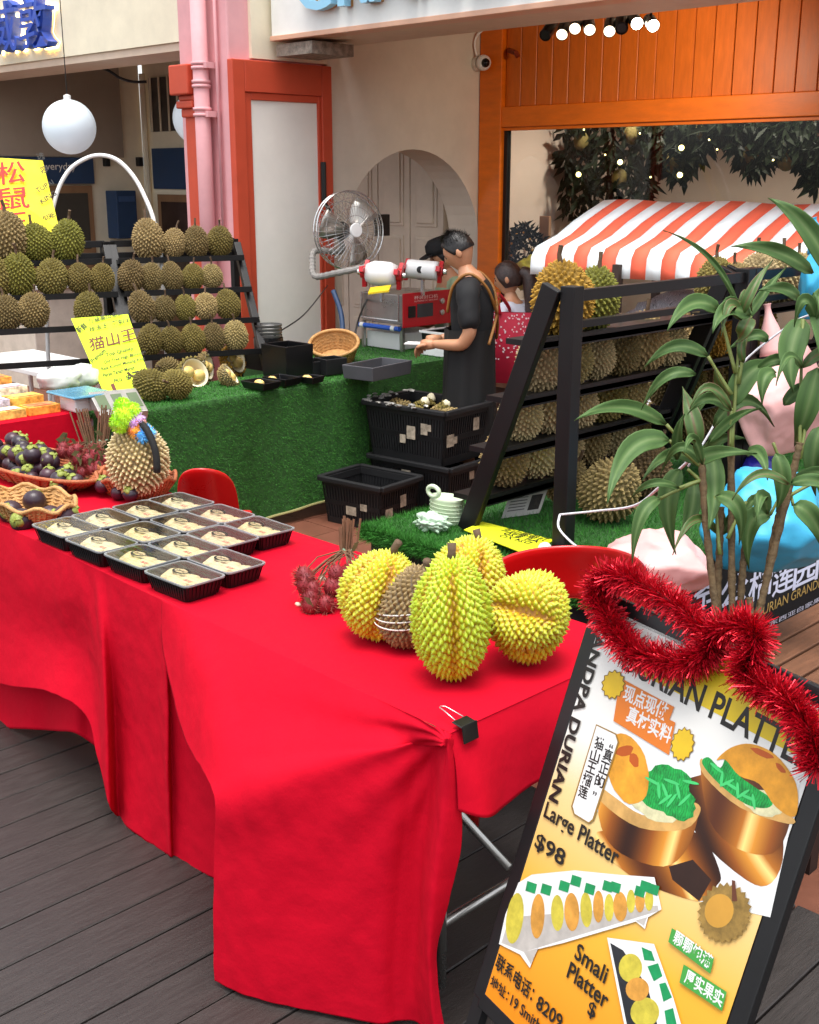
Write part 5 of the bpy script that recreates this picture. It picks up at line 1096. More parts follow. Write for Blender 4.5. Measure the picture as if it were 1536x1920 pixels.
# ---------------------------------------------------------------- red plastic chairs
m_rp = mat('red_plastic', 'c81414', .28, var=.05, spec=.5, coat=.3)
def mono_chair(label, loc, rz, hgt=.80, W=.46, hole=True):
    t = thing('plastic_chair', label, 'chair', (0, 0, 0), 'red plastic chairs'); b = MB(); NA, NB = 24, 12
    H0 = .43
    def bp(u, f):                                              # u across -1..1, f up 0..1
        x = W / 2 * u * (1 - .10 * f); z = H0 + (hgt - H0) * f; y = .2 + .10 * f - .09 * u * u
        return V((x, y, z))
    out = []
    for i in range(NA + 1):
        a = math.pi * i / NA; u = -math.cos(a); f = 1 - (1 - math.sin(a) ** .55) * .55 if True else 1; out.append((u, f))
    if hole:
        rows = []
        for k_ in range(5):
            q_ = k_ / 4; rows.append([bp(u * (1 - .34 * q_), max(0, f - .36 * q_ - .02)) + V((0, -.012 * math.sin(q_ * 3.14), 0)) for u, f in out])
        b.grid(rows); 
        for s in (-1, 1): b2 = MB(); b2.grid([[bp(s * uu, ff_) for uu in (1, .86, .7)] for ff_ in (0, .15, .3, .47)]); b2.build('back_post', m_rp, t, smooth=True, solid=.02, bevel=0)
    else:
        rows = []
        for k_ in range(9): q_ = k_ / 8; rows.append([bp(u * (1 - .0 * q_), f * (1 - q_)) for u, f in out])
        b.grid(rows)
    o = b.build('backrest', m_rp, t, smooth=True, solid=.014); md = o.modifiers.new('s', 'SUBSURF'); md.levels = 1; md.render_levels = 1
    b = MB(); b.box((-W / 2, -.22, H0 - .03), (W / 2, .22, H0)); b.build('seat', m_rp, t, bevel=.012, smooth=False)
    for x in (-1, 1):
        for y in (-1, 1): b = MB(); b.tube([(x * W * .48, y * .22, 0), (x * W * .43, y * .19, H0 - .02)], [.018, .026], 8); b.build('leg', m_rp, t, smooth=True)
    t.location = V(loc) - Matrix.Rotation(rz, 3, 'Z') @ V((0, .28, 0)); t.rotation_euler.z = rz
mono_chair('shiny red plastic chair back behind the durian packs', V((-3.68, 2.56, 0)), -2.35, .735, .25, False)
mono_chair('red plastic chair with open back behind the tinsel sign', V((-1.82, 2.43, 0)), math.radians(-135), .875, .52, True)
# ================================================================ menu stand
SE1 = V((.97, -.245, 0)).normalized(); SB = V((-1.362, 1.564, .2)); LEAN = math.radians(18.9)
SBK = V((.245, .97, 0)).normalized(); SE2 = SBK * math.sin(LEAN) + ZZ * math.cos(LEAN); SN = SE1.cross(SE2)        # SN faces the viewer
SW, SHH = .575, .845
ms = thing('menu_stand', 'black framed leaning menu stand with a durian platter poster', 'menu sign', (SB.x + .28, SB.y, 0))
def S(u, v, o=0.): return SB + SE1 * u + SE2 * v + SN * o
def UVp(px, py): p = onP(px, py, SB, SN) - SB; return p.dot(SE1), p.dot(SE2)
fr = .022
for a, c_, d_ in ((S(-.004, -.01), S(-.004, SHH + .005), 'x'), (S(SW + .004, -.01), S(SW + .004, SHH + .005), 'x'), (S(0, -.006), S(SW, -.006), 'y'), (S(0, SHH), S(SW, SHH), 'y')):
    b = MB(); b.bar(a - SN * .010, c_ - SN * .010, .02, .036, SE1 if d_ == 'x' else SE2); b.build('frame_bar', m_black, ms, bevel=.003)
b = MB(); b.prism([S(.0, 0, -.004), S(SW, 0, -.004), S(SW, SHH, -.004), S(0, SHH, -.004)], -SN * .025)
# gradient of the printed sheet: white above, deep yellow orange below
mp = mat('poster_sheet', 'ffffff', .35, var=0); t_ = mp.node_tree; N, L = t_.nodes, t_.links
at = N.new('ShaderNodeAttribute'); at.attribute_name = 'tip'; cr = N.new('ShaderNodeValToRGB'); e = cr.color_ramp.elements
for i in range(2): e.new(.5)
for el, (p, c_) in zip(e, ((.0, 'd87c0c'), (.30, 'dba233'), (.56, 'd8c088'), (.70, 'd8d6d0'))): el.position = p; el.color = (*lin(c_), 1)
L.new(at.outputs['Fac'], cr.inputs[0]); bs_ = N['Principled BSDF']; L.new(cr.outputs[0], bs_.inputs['Base Color']); L.new(cr.outputs[0], bs_.inputs['Emission Color']); bs_.inputs['Emission Strength'].default_value = .02  # faint glow put into the printed sheet; no lamp behind it
bb = MB(); rws = [[S(.014 + (SW - .028) * i / 4, v, 0) for i in range(5)] for v in [.01 + (SHH - .02) * j / 12 for j in range(13)]]; bb.grid(rws)
for j in range(13):
    for i in range(5): bb.tip[j * 5 + i] = j / 12 - .06 * (i / 4)
b.build('back_box', m_black, ms); bb.build('poster', mp, ms)
def pm(name, col, **k): c_ = lin(col); return mat('print_' + name, tuple(x * .72 for x in c_), .4, **k)
LAY = [0.0006]
def smooth(pl_):                                               # closed Catmull-Rom outline
    P = [V((x, y, 0)) for x, y in pl_]; n = len(P); out = []
    for i in range(n):
        a, b_, c_, d = P[i - 1], P[i], P[(i + 1) % n], P[(i + 2) % n]
        for k_ in range(4): t = k_ / 4; q_ = (b_ * 2 + (c_ - a) * t + (a * 2 - b_ * 5 + c_ * 4 - d) * t * t + (b_ * 3 - a - c_ * 3 + d) * t ** 3) * .5; out.append((q_.x, q_.y))
    return out
def prt(name, polys, m, parent=ms):
    if name in ('print_saucer', 'print_bowl', 'print_bowl_rim', 'print_bread', 'print_cendol'): polys = [smooth(p_) if len(p_) < 20 else p_ for p_ in polys]
    for pl_ in polys:
        b = MB(); b.poly([S(*UVp(x, y), LAY[0]) for x, y in pl_]); b.build(name, m, parent); LAY[0] += .00002
    LAY[0] += .00008
def ell(cx, cy, rx, ry, a=0., n=22, j=0., seed=0):
    rg = random.Random(seed); ca, sa = math.cos(a), math.sin(a); out = []
    for i in range(n): t = -6.2832 * i / n; k_ = 1 + rg.uniform(-j, j); x, y = rx * math.cos(t) * k_, ry * math.sin(t) * k_; out.append((cx + x * ca - y * sa, cy + x * sa + y * ca))
    return out
def burst(cx, cy, rx, ry, a, n=13, dp=.16): 
    ca, sa = math.cos(a), math.sin(a); out = []
    for i in range(2 * n): t = -6.2832 * i / (2 * n); k_ = 1 + (dp if i % 2 else -dp * .2); x, y = rx * math.cos(t) * k_, ry * math.sin(t) * k_; out.append((cx + x * ca - y * sa, cy + x * sa + y * ca))
    return out
BLD = [.022]
def ptxt(items, m, name):
    for s, p, q_, h_ in items:                                # from baseline pixel p to q_, height in metres
        b = MB()
        a, c_ = V((*UVp(*p), 0)), V((*UVp(*q_), 0)); d = (c_ - a); wd = d.length; d.normalize(); n_ = V((-d.y, d.x, 0))
        text(b, s, S(a.x, a.y, LAY[0]), SE1 * d.x + SE2 * d.y, SE1 * n_.x + SE2 * n_.y, width=wd, height=h_, bold=BLD[0]); b.build(name, m, ms)
    LAY[0] += .00008
m_pk = mat('print_black', '17140f', .45, var=0); m_pw = pm('white', 'f8f8f6', var=0)
# white upper field cut by a slanted edge, food photographs
prt('print_white_field', [[(1085, 1490), (1310, 1690), (1445, 1720), (1505, 1452), (1160, 1370)]], m_pw)
prt('print_yellow_band', [[(1185, 1255), (1198, 1222), (1300, 1244), (1345, 1225), (1536, 1335), (1536, 1420), (1487, 1413)]], pm('yellow', 'f2cf1e', var=.05))
ptxt([('DURIAN PLATTER', (1165, 1255), (1520, 1452), .05)], m_pk, 'print_title')
# bowls
m_gold = mat('print_brass', '4a2008', .3, var=.4, scale=9, detail=1.5, wave=('c88838', 3.6, 2.5, 'X'), spec=.6); m_brz = mat('print_bronze', '2c1206', .35, var=.5, scale=9, detail=1.5, wave=('9a6428', 4.4, 5, 'Z')); m_bread = pm('bread', 'e8a02c', var=.35, scale=16); m_cen = pm('cendol', '1cb04c', var=.45, scale=70, wave=('0a7a30', 60, 10)); m_rim = pm('brass_rim', 'd8a860', var=.3, scale=20)
def banded(name, sc, dist, ax):                               # printed photograph of polished brass
    m = mat(name, '804010', .3, var=0); t = m.node_tree; N, L = t.nodes, t.links; tc = N.new('ShaderNodeTexCoord'); wv = N.new('ShaderNodeTexWave'); wv.bands_direction = ax
    wv.inputs['Scale'].default_value = sc; wv.inputs['Distortion'].default_value = dist; wv.inputs['Detail'].default_value = 1.5; L.new(tc.outputs['Object'], wv.inputs[0]); cr = N.new('ShaderNodeValToRGB'); e = cr.color_ramp.elements
    for i in range(4): e.new(.5)
    for el, (p, c_) in zip(e, ((0, '2a1005'), (.2, '8a4a14'), (.45, 'c8842c'), (.62, 'f0c878'), (.74, 'a8641e'), (1, '4c220a'))): el.position = p; el.color = (*lin(c_), 1)
    L.new(wv.outputs['Fac'], cr.inputs[0]); L.new(cr.outputs[0], N['Principled BSDF'].inputs['Base Color']); return m
m_gold = banded('print_brass_photo', .9, 2.0, 'X'); m_brz = banded('print_bronze_photo', 1.3, 4., 'DIAGONAL')
m_bk2 = mat('print_dark', '2a140a', .4, var=.3)
prt('print_saucer', [[(1120, 1560), (1180, 1640), (1310, 1690), (1345, 1660), (1352, 1640), (1330, 1585), (1300, 1560)], [(1290, 1460), (1305, 1560), (1400, 1650), (1448, 1655), (1470, 1590), (1440, 1470)]], m_brz)
prt('print_dark_gap', [[(1255, 1625), (1300, 1612), (1335, 1650), (1312, 1690), (1262, 1650)]], m_bk2)
prt('print_bowl', [[(1122, 1472), (1128, 1550), (1165, 1600), (1245, 1625), (1290, 1590), (1312, 1520), (1290, 1535), (1215, 1545), (1150, 1510)], [(1315, 1440), (1332, 1540), (1385, 1592), (1450, 1600), (1480, 1550), (1475, 1510), (1400, 1505), (1340, 1470)]], m_gold)
prt('print_bowl_rim', [[(1118, 1470), (1130, 1505), (1200, 1552), (1285, 1555), (1315, 1520), (1300, 1505), (1270, 1530), (1205, 1528), (1150, 1492)], [(1316, 1422), (1322, 1455), (1390, 1515), (1480, 1545), (1484, 1530), (1400, 1490), (1345, 1452)]], m_rim)
prt('print_rice', [ell(1235, 1505, 55, 32, .35, j=.1), ell(1430, 1505, 40, 22, .4, j=.1)], pm('rice', 'e2dcae', var=.2, scale=60))
prt('print_cendol', [ell(1250, 1482, 52, 46, .5, 26, .14, 2), ell(1272, 1510, 35, 26, .4, 20, .15, 3), [(1318, 1432), (1330, 1420), (1352, 1440), (1365, 1418), (1385, 1452), (1420, 1478), (1450, 1500), (1440, 1515), (1400, 1508), (1350, 1470)]], m_cen)
prt('print_bread', [ell(1178, 1442, 38, 68, -.25, 26, .02, 1), [(1345, 1425), (1372, 1402), (1410, 1395), (1455, 1415), (1490, 1460), (1498, 1500), (1490, 1532), (1455, 1512), (1425, 1470), (1388, 1455), (1362, 1425)]], m_bread)
prt('print_bread_scorch', [ell(1172, 1408, 16, 10, -.3, 12, .2), ell(1190, 1425, 8, 14, -.3, 12, .2), ell(1430, 1412, 22, 6, .4, 12, .2), ell(1465, 1440, 12, 5, .8, 12, .2)], pm('scorch', 'c45a14', var=.2))
prt('print_cendol_strand', [ell(1225 + 9 * i % 60 + 3 * i, 1465 + (i * 17) % 50, 16, 3, .5 + i) for i in range(9)] + [ell(1345 + 10 * i, 1440 + 8 * i + (i * 13) % 14, 15, 3, .7 + i) for i in range(8)], pm('strand', '4ad878', var=.1))
# orange headline
prt('print_orange_tag', [[(1172, 1275), (1266, 1326), (1256, 1352), (1162, 1303)], [(1160, 1300), (1268, 1355), (1256, 1416), (1152, 1352)]], pm('orange', 'f08428', var=.03))
ptxt([('现点现做', (1168, 1312), (1249, 1353), .032), ('真材实料', (1174, 1352), (1256, 1396), .032)], m_pw, 'print_headline')
prt('print_sunburst_outline', [burst(1152, 1284, 20, 25, .2), burst(1282, 1396, 20, 29, .2)], mat('print_outline', '7a5a10', .5, var=0))
prt('print_sunburst', [burst(1152, 1284, 18, 23, .2), burst(1282, 1396, 18, 27, .2)], pm('sun', 'f6cc28', var=.15))
# white bubble
prt('print_bubble_outline', [[(1120, 1358), (1158, 1376), (1163, 1392), (1116, 1538), (1106, 1545), (1078, 1528), (1073, 1512)]], mat('print_line', '8a6a30', .5, var=0))
prt('print_bubble', [[(1121, 1361), (1156, 1378), (1160, 1392), (1113, 1536), (1106, 1542), (1080, 1526), (1076, 1512)]], m_pw)
ptxt([(c_, (x, y), (x + 17, y + 8), .024) for c_, x, y in (('猫', 1115, 1402), ('山', 1107, 1425), ('王', 1100, 1447), ('榴', 1092, 1470), ('莲', 1085, 1493), ('真', 1131, 1424), ('正', 1124, 1448), ('的', 1116, 1472))] + [('“', (1144, 1402), (1151, 1405), .008), ('”', (1113, 1490), (1120, 1494), .008)], m_pk, 'print_bubble_text')
# side lettering
BLD[0] = .035
ptxt([('GRANDPA DURIAN', (1133, 1128), (1030, 1498), .030)], m_pk, 'print_side_lettering'); BLD[0] = .02
ptxt([('Large Platter', (1018, 1540), (1155, 1634), .042), ('$98', (1002, 1592), (1056, 1630), .036)], m_pk, 'print_price')
ptxt([('Smali', (1078, 1796), (1136, 1846), .032), ('Platter', (1064, 1832), (1138, 1894), .032), ('$', (1102, 1905), (1116, 1915), .03)], m_pk, 'print_price')
ptxt([('联系电话：', (929, 1815), (998, 1880), .034), ('8209', (1006, 1890), (1052, 1932), .028), ('地址：', (920, 1848), (953, 1878), .024), ('19 Smith', (958, 1884), (1012, 1934), .022)], m_pk, 'print_contact')
# large platter
m_pl = pm('platter', 'c9c2ba', var=.15, scale=30); m_gn = pm('green', '1a9a5a', var=.2, scale=40)
prt('print_platter_outline', [[(938, 1770), (950, 1715), (975, 1655), (1000, 1640), (1080, 1632), (1160, 1640), (1230, 1645), (1243, 1705), (1218, 1720), (1212, 1742), (1195, 1728), (1060, 1768), (1010, 1780), (996, 1815), (978, 1790)]], m_pw)
prt('print_platter', [[(943, 1768), (958, 1720), (1236, 1698), (1238, 1708), (985, 1785)], [(985, 1785), (1012, 1778), (998, 1808)], [(1195, 1726), (1216, 1720), (1210, 1736)]], m_pl)
prt('print_pods', [ell(968, 1722, 16, 48, .12), ell(1048, 1712, 12, 34, -.02), ell(1102, 1706, 11, 33, -.05), ell(1145, 1702, 9, 26, 0), ell(1186, 1690, 8, 22, 0), ell(1220, 1688, 8, 20, 0)], pm('pod_pale', 'd8c848', var=.25, scale=40))
prt('print_pods_orange', [ell(1011, 1718, 13, 42, .05), ell(1075, 1710, 14, 36, -.04), ell(1125, 1700, 10, 30, 0), ell(1166, 1700, 13, 28, -.04), ell(1203, 1690, 9, 21, 0)], pm('pod_orange', 'e0a044', var=.25, scale=40))
prt('print_flags', [[(x, y), (x + 18, y + 6), (x + 14, y + 24), (x - 4, y + 18)] for x, y in ((992, 1652), (1020, 1656), (1054, 1650), (1076, 1640), (1102, 1655), (1136, 1650), (1150, 1652), (1196, 1660), (1206, 1650), (1222, 1656))], m_gn)
# plain printed durian at the right, small platter and green tags
prt('print_round_durian', [burst(1362, 1712, 46, 52, .2, 24, .12)], pm('husk_print', '9a7a3c', var=.45, scale=45))
prt('print_durian_opening', [ell(1352, 1708, 27, 32, .2)], pm('inner', 'd8a040', var=.12)); prt('print_durian_stalk', [[(1376, 1650), (1382, 1652), (1386, 1690), (1376, 1690)]], pm('stalk', '6a3a24', var=.1))
prt('print_small_outline', [[(1142, 1758), (1230, 1770), (1266, 1870), (1285, 1935), (1180, 1950), (1160, 1850)]], m_pw)
prt('print_small_platter', [[(1148, 1768), (1172, 1782), (1218, 1850), (1240, 1935), (1182, 1935), (1165, 1850)]], mat('print_slate', '24262a', .4, var=.3, scale=30))
prt('print_small_pods', [ell(1186, 1815, 22, 27, 0), ell(1213, 1898, 27, 28, .2)], MATS['print_pod_pale']); prt('print_small_pods_orange', [ell(1199, 1855, 22, 22, .1)], MATS['print_pod_orange'])
prt('print_flags', [[(1207, 1776), (1226, 1784), (1232, 1802), (1212, 1800)], [(1218, 1812), (1238, 1806), (1246, 1830), (1230, 1840)], [(1240, 1845), (1252, 1842), (1264, 1870), (1248, 1878)], [(1250, 1895), (1266, 1890), (1275, 1930), (1255, 1930)]], m_gn)
prt('print_green_tag', [[(1264, 1740), (1343, 1796), (1336, 1826), (1257, 1766)], [(1286, 1808), (1367, 1860), (1358, 1896), (1278, 1842)]], pm('tag_green', '4aa848', var=.05))
ptxt([('颗颗饱满', (1264, 1768), (1334, 1820), .026), ('厚实果实', (1286, 1842), (1356, 1890), .026)], m_pw, 'print_tag_text')
# legs
for u in (0.0, SW):
    b = MB(); f0 = S(u, -.01, -.012); f1 = f0 - SE2 * (f0.z / SE2.z); b.bar(f0, f1, .02, .035, SE1); b.build('front_leg', m_black, ms)
    top_ = S(u, SHH * .93, -.03); b = MB(); b.bar(top_, V((top_.x, top_.y, 0)) + SBK * .34, .02, .03, SE1); b.build('rear_leg', m_black, ms)
# tinsel garland
path = [(1335, 1195, .05), (1290, 1150, .06), (1230, 1112, .07), (1185, 1090, .07), (1148, 1092, .06), (1132, 1120, .05), (1150, 1160, .05), (1172, 1200, .05), (1202, 1228, .05), (1245, 1244, .05), (1300, 1250, .05), (1338, 1228, .05), (1356, 1192, .05), (1400, 1180, .05), (1430, 1195, .05), (1420, 1240, .05), (1410, 1270, .05), (1450, 1300, .05), (1490, 1320, .05), (1520, 1360, .05), (1540, 1400, .04), (1545, 1450, .04)]
tp = catmull([S(*UVp(x, y), .018 + o * .3) for x, y, o in [(x_ + 12, y_ - 4, o_2) for x_, y_, o_2 in path]], 16); rg = random.Random(8)
tn = thing('tinsel_garland', 'shiny red tinsel garland looped over the top of the menu stand', 'garland', tp[0])
b = MB(); b.tube(tp, .004, 6); b.build('core_string', mat('tinsel_core', '6a0a12', .5), tn)
b = MB(); vs, fs = [], []
for i in range(15000):
    k_ = rg.random() * (len(tp) - 2); i0 = int(k_); p = tp[i0].lerp(tp[i0 + 1], k_ - i0); tg = (tp[i0 + 1] - tp[i0]).normalized()
    d = V((rg.gauss(0, 1), rg.gauss(0, 1), rg.gauss(0, 1))); d = (d - tg * d.dot(tg) * .6).normalized(); s = d.cross(V((rg.gauss(0, 1), rg.gauss(0, 1), rg.gauss(0, 1)))).normalized() * .0009; l = .037 * rg.uniform(.55, 1.15)
    q_ = p + d * l + V((rg.gauss(0, .004), rg.gauss(0, .004), rg.gauss(0, .004) - .003)); n_ = len(vs); vs += [p - s, p + s, q_ + s * .8, q_ - s * .8]; fs.append((n_, n_ + 1, n_ + 2, n_ + 3))
b.v = vs; b.f = fs; b.mi = [0] * len(fs); b.build('tinsel_strips', mat('tinsel_red', 'c81026', .25, metal=.6, var=.2, scale=60), tn)['kind'] = 'stuff'
# ================================================================ turf stand with printed skirt
X0, X1, Y0, Y1 = -3.27, -2.13, 3.0, 5.8
ts = thing('turf_stand', 'low display stand covered in green artificial turf with black printed skirt', 'stand', ((X0 + X1) / 2, 4.4, TILE))
b = MB(); b.box((X0, Y0, .44), (X1, Y1, ZTF - .005)); b.build('turf_mat', m_turf, ts, bevel=.02)
def tz(rg):
    e = rg.random()
    if e < .62: return V((rg.uniform(X0, X1), Y0 + (Y1 - Y0) * rg.random() ** 1.8, ZTF - .006)), ZZ
    if e < .86: a = rg.random() * 1.57; return V((rg.uniform(X0, X1), Y0 + .02 - .02 * math.sin(a), ZTF - .026 - rg.random() * .035 + .02 * math.cos(a))), V((0, -math.sin(a), math.cos(a)))
    a = rg.random() * 1.57; return V((X0 + .02 - .02 * math.sin(a), rg.uniform(Y0, 4.5), ZTF - .026 - rg.random() * .03 + .02 * math.cos(a))), V((-math.sin(a), 0, math.cos(a)))
blades(60000, tz, .026, .0014, 9, 'turf_blades', ts, mat('turf_blade_near', '3a7a2c', .65, var=.4, scale=20, spec=.25), .45)
m_blk = mat('black_cloth', '121214', .8, var=.2, scale=6, bump=.1)
b = MB(); K = [[V((X0 + .03 + (X1 - X0 - .06) * i / 16, Y0 + .03 - .012 * math.sin(i * 1.9), .46)), V((X0 + .03 + (X1 - X0 - .06) * i / 16, Y0 + .02 - .03 * math.sin(i * 1.9), .1)), V((X0 + .03 + (X1 - X0 - .06) * i / 16, Y0 + .01 - .04 * math.sin(i * 1.9), TILE + .02))] for i in range(17)]
b.grid(sheet(K, 5, 4)); b.build('front_skirt', m_blk, ts, smooth=True)
b = MB(); b.box((X1 - .02, Y0 + .03, TILE + .02), (X1 + .002, Y1, .465)); b.build('side_skirt', m_blk, ts)
b = MB(); b.box((X0 + .05, Y0 + .06, TILE), (X1 - .05, Y1 - .05, .43)); b.build('core_box', m_blk, ts)
FX = X1 + .005
def SK(px, py): p = atX(px, py, FX); return p
b = MB()
for ch, px, py, px2 in (('爷', 1298, 1152, 1344), ('公', 1348, 1147, 1400), ('榴', 1402, 1133, 1446), ('莲', 1447, 1122, 1486), ('园', 1486, 1108, 1532)):
    a, c_ = SK(px, py), SK(px2, py); text(b, ch, (FX, a.y, a.z), (0, 1, 0), (0, 0, 1), width=abs(c_.y - a.y) * .98, height=.125, bold=.015)
a = SK(1412, 1140); text(b, '东西亚白家果园', (FX, SK(1443, 1176).y, SK(1443, 1176).z), (0, 1, 0), (0, 0, 1), width=.5, height=.022, bold=.01)
b.build('printed_characters', mat('skirt_white', 'd8dcf0', .7, var=.05), ts)
for s_, dy_, wd_ in (('DURIAN', 0, .25), ("GRANDPA'S", .275, .345)): b = MB(); text(b, s_, (FX, SK(1418, 1160).y + dy_, SK(1418, 1160).z), (0, 1, 0), (0, 0, 1), width=wd_, height=.042); b.build('printed_lettering', mat('skirt_gold', 'c8a860', .6, var=.05), ts)
# info card, flat yellow card, nets
cx_ = [atZ(941, 972, ZTF + .004), atZ(1012, 962, ZTF + .004)]; t = thing('info_card', 'small white printed card leaning at the rack foot on the turf', 'sign', (cx_[0] + cx_[1]) / 2)
cx_ += [cx_[1] + V((-.0, .06, .115)), cx_[0] + V((.0, .06, .115))]; n_ = (cx_[1] - cx_[0]).cross(cx_[3] - cx_[0]).normalized(); b = MB(); b.prism(cx_, -n_ * .003); b.build('sheet', mat('card_white', 'b9b8b0', .6), t)
ex, ey = cx_[1] - cx_[0], cx_[3] - cx_[0]; b = MB()
for i in range(8): p = cx_[0] + ex * .08 + ey * (.9 - i * .1) + n_ * .001; b.poly([p, p + ex * (.45 if i > 1 else .8), p + ex * (.45 if i > 1 else .8) + ey * .035, p + ey * .035])
b.build('printed_lines', mat('print_grey', '5c5a58', .6, var=0), t); b = MB(); p = cx_[0] + ex * .62 + ey * .15 + n_ * .001; b.poly([p, p + ex * .3, p + ex * .3 + ey * .5, p + ey * .5]); b.build('printed_photo', mat('photo_dark', '2c2620', .5, var=.6, scale=60), t)
yc = [atZ(870, 993, ZTF + .034), atZ(990, 1040, ZTF + .034), atZ(1040, 1012, ZTF + .034), atZ(905, 978, ZTF + .034)]
t = thing('price_card', 'flat yellow hand lettered card lying on the turf', 'sign', sum(yc, V()) / 4); b = MB(); b.prism(yc, V((0, 0, -.003))); b.build('sheet', mat('card_yellow', 'dbe020', .6, var=.05), t)
ex = yc[2] - yc[3]; ey = yc[0] - yc[3]; b = MB(); exn, eyn = -ex.normalized(), -(ey - ex.normalized() * ey.dot(ex.normalized())).normalized()
for s, u, v, wd, h_ in (('顶级猫山王', .93, .35, .2, .045), ('All $20', .90, .62, .16, .035), ('D24 XO', .85, .85, .14, .03)): text(b, s, yc[3] + ex * u + ey * v + ZZ * .0012, exn, -eyn if False else eyn, width=wd, height=h_, bold=.01)
b.build('lettering', m_ink, t)
p = atZ(838, 978, ZTF); t = thing('handled_basket', 'pale green plastic basket with handle hole behind the rack leg', 'basket', p); b = MB(); m_pg = mat('pale_green_plastic', 'c8d8b8', .45, var=.05)
b.grid([[p + V((math.cos(a) * .075 * k_, math.sin(a) * .05 * k_, z)) for a in [6.2832 * i / 24 for i in range(24)]] for k_, z in ((.9, 0), (1, .09), (1.06, .1), (1.0, .1), (.86, .01))], closed=True); b.build('tub', m_pg, t, smooth=True)
b = MB(); b.tube([p + V((math.cos(a) * .03 - .03, -.045, .125 + .02 * math.sin(a))) for a in [6.2832 * i / 16 for i in range(16)]], .009, 8, closed=True); b.build('handle', m_pg, t, smooth=True)
for i in range(5): b = MB(); b.tube([p + V((math.cos(a) * .0775, math.sin(a) * .0525, .02 + i * .015)) for a in [6.2832 * j / 24 for j in range(24)]], .002, 4, closed=True); b.build('slot_band', m_pg, t)
p = atZ(812, 980, ZTF + .03); b = MB(); b.add(*crumple(p, (.07, .05, .035), 4, .5, 4, 5)); tag(b.build('wrapped_packets', mat('pkt_green', 'b8d4b8', .25, var=.4, scale=50), None, smooth=True), 'clear wrapped pale green packets on the turf corner', 'packets')
b = MB(); p = atZ(1022, 1030, ZTF + .03); b.ball(p, .026, 14, 9); tag(b.build('white_ball', m_wplas, None, smooth=True), 'small white ball on the turf beside the near upright leg', 'ball')
# storage box behind the near rack
p = V((-3.05, 4.35, ZTF)); p = atX(1140, 830, -3.35); t = thing('storage_box', 'orange crate with pale grid lid behind the near rack', 'crate', (p.x, p.y, TILE))
b = MB(); b.box((p.x - .3, p.y - .28, TILE), (p.x + .15, p.y + .3, p.z - .01)); b.build('body', mat('crate_orange', 'e89a18', .45), t, bevel=.01)
b = MB(); b.box((p.x - .31, p.y - .29, p.z - .008), (p.x + .16, p.y + .31, p.z + .012)); ld = b.build('lid', mat('lid_green', '2f5a44', .5), t, bevel=.005)
for i in range(6):
    for j in range(8): b = MB(); b.box((p.x - .27 + i * .068, p.y - .26 + j * .068, p.z + .0125), (p.x - .225 + i * .068, p.y - .215 + j * .068, p.z + .016)); b.build('lid_square', mat('lid_pale', 'a9bcc0', .4), ld)
# ================================================================ bench, bags
be = thing('slatted_bench', 'brown slatted timber bench at the right edge', 'bench', (-1.6, 3.9, 0))
for i in range(6): x = -1.93 + i * .1; b = MB(); b.box((x, 2.95, .21), (x + .088, 5.2, .235)); b.build('slat', mat('brown_slat', '6a4630', .55, var=.3, scale=8, stretch=(8, 1, 8), bump=.2), be, bevel=.004)
for y in (3.05, 4.1, 5.1): b = MB(); b.box((-1.9, y, TILE), (-1.37, y + .05, .208)); b.build('support', m_black, be)
m_pinkb = mat('pink_film', 'd8a6a2', .5, var=.06, scale=10); m_blueb = mat('blue_film', '38a4cc', .45, var=.08, scale=8)
def bag(label, c, r, m, seed, amp=.25, neck=None):
    t = thing('plastic_bag', label, 'bag', c - ZZ * r[2] * .75); b = MB(); b.add(*film_blob(c, tuple(x * 1.15 for x in r), seed, 60, 5, amp * .16)); b.build('film', m, t, smooth=True)
    if neck: k_ = V(neck); b = MB(); b.tube(catmull([c + (k_ - c) * .5, c + (k_ - c) * .78, c + (k_ - c) * .93, k_], 4), [.06, .055, .05, .042, .034, .026, .02, .016, .014, .013, .014, .016, .018], 10); b.build('gathered_neck', m, t, smooth=True)
def dpt(p): return (p - EYE).dot(FW)
p = atZ(1235, 1058, .60); bag('crumpled pink plastic bag on the turf behind the red chair', p, (.185, .15, .12), m_pinkb, 2, .4, atD(1128, 1036, dpt(p) - .05))
p = atX(1465, 760, -2.34); bag('large crumpled pink plastic bag hung on the far rack behind the plant', p, (.15, .27, .23), m_pinkb, 5, .42, V((-2.44, p.y, 1.30)))
p = atZ(1435, 975, .66); bag('big sky blue plastic bag standing on the turf above the printed skirt', p, (.2, .235, .2), m_blueb, 3, .32, atD(1400, 885, dpt(p)))
p = atX(1556, 530, -2.34); bag('sky blue plastic bag at the upper right edge', p, (.12, .15, .18), m_blueb, 7, .2, V((-2.44, p.y, p.z + .26)))
p = atZ(1415, 885, .58); bag('purple blue plastic bag behind the big blue bag', p, (.13, .16, .1), mat('violet_film', '3a36b8', .35), 6, .35)
# white string from rack to plant
b = MB(); q1 = atD(1050, 965, 4.05); b.tube(catmull([q1, atD(1120, 958, 3.9), atD(1190, 948, 3.6), atD(1235, 915, 3.35), atD(1285, 870, 3.15), atD(1295, 858, 3.12)], 6), .004, 6); b.tube(catmull([q1, atD(1048, 990, 4.0), atD(1075, 1020, 3.8), atD(1095, 1030, 3.6)], 5), .004, 6); b.tube(catmull([atD(1290, 875, 3.15), atD(1340, 795, 3.15), atD(1385, 690, 3.15), atD(1480, 610, 3.1), atD(1520, 590, 3.05)], 5), .003, 6)
tag(b.build('white_string', mat('string_white', 'e0e0e4', .5, var=0), None, smooth=True), 'white string tied from the rack leg to the plant', 'string')
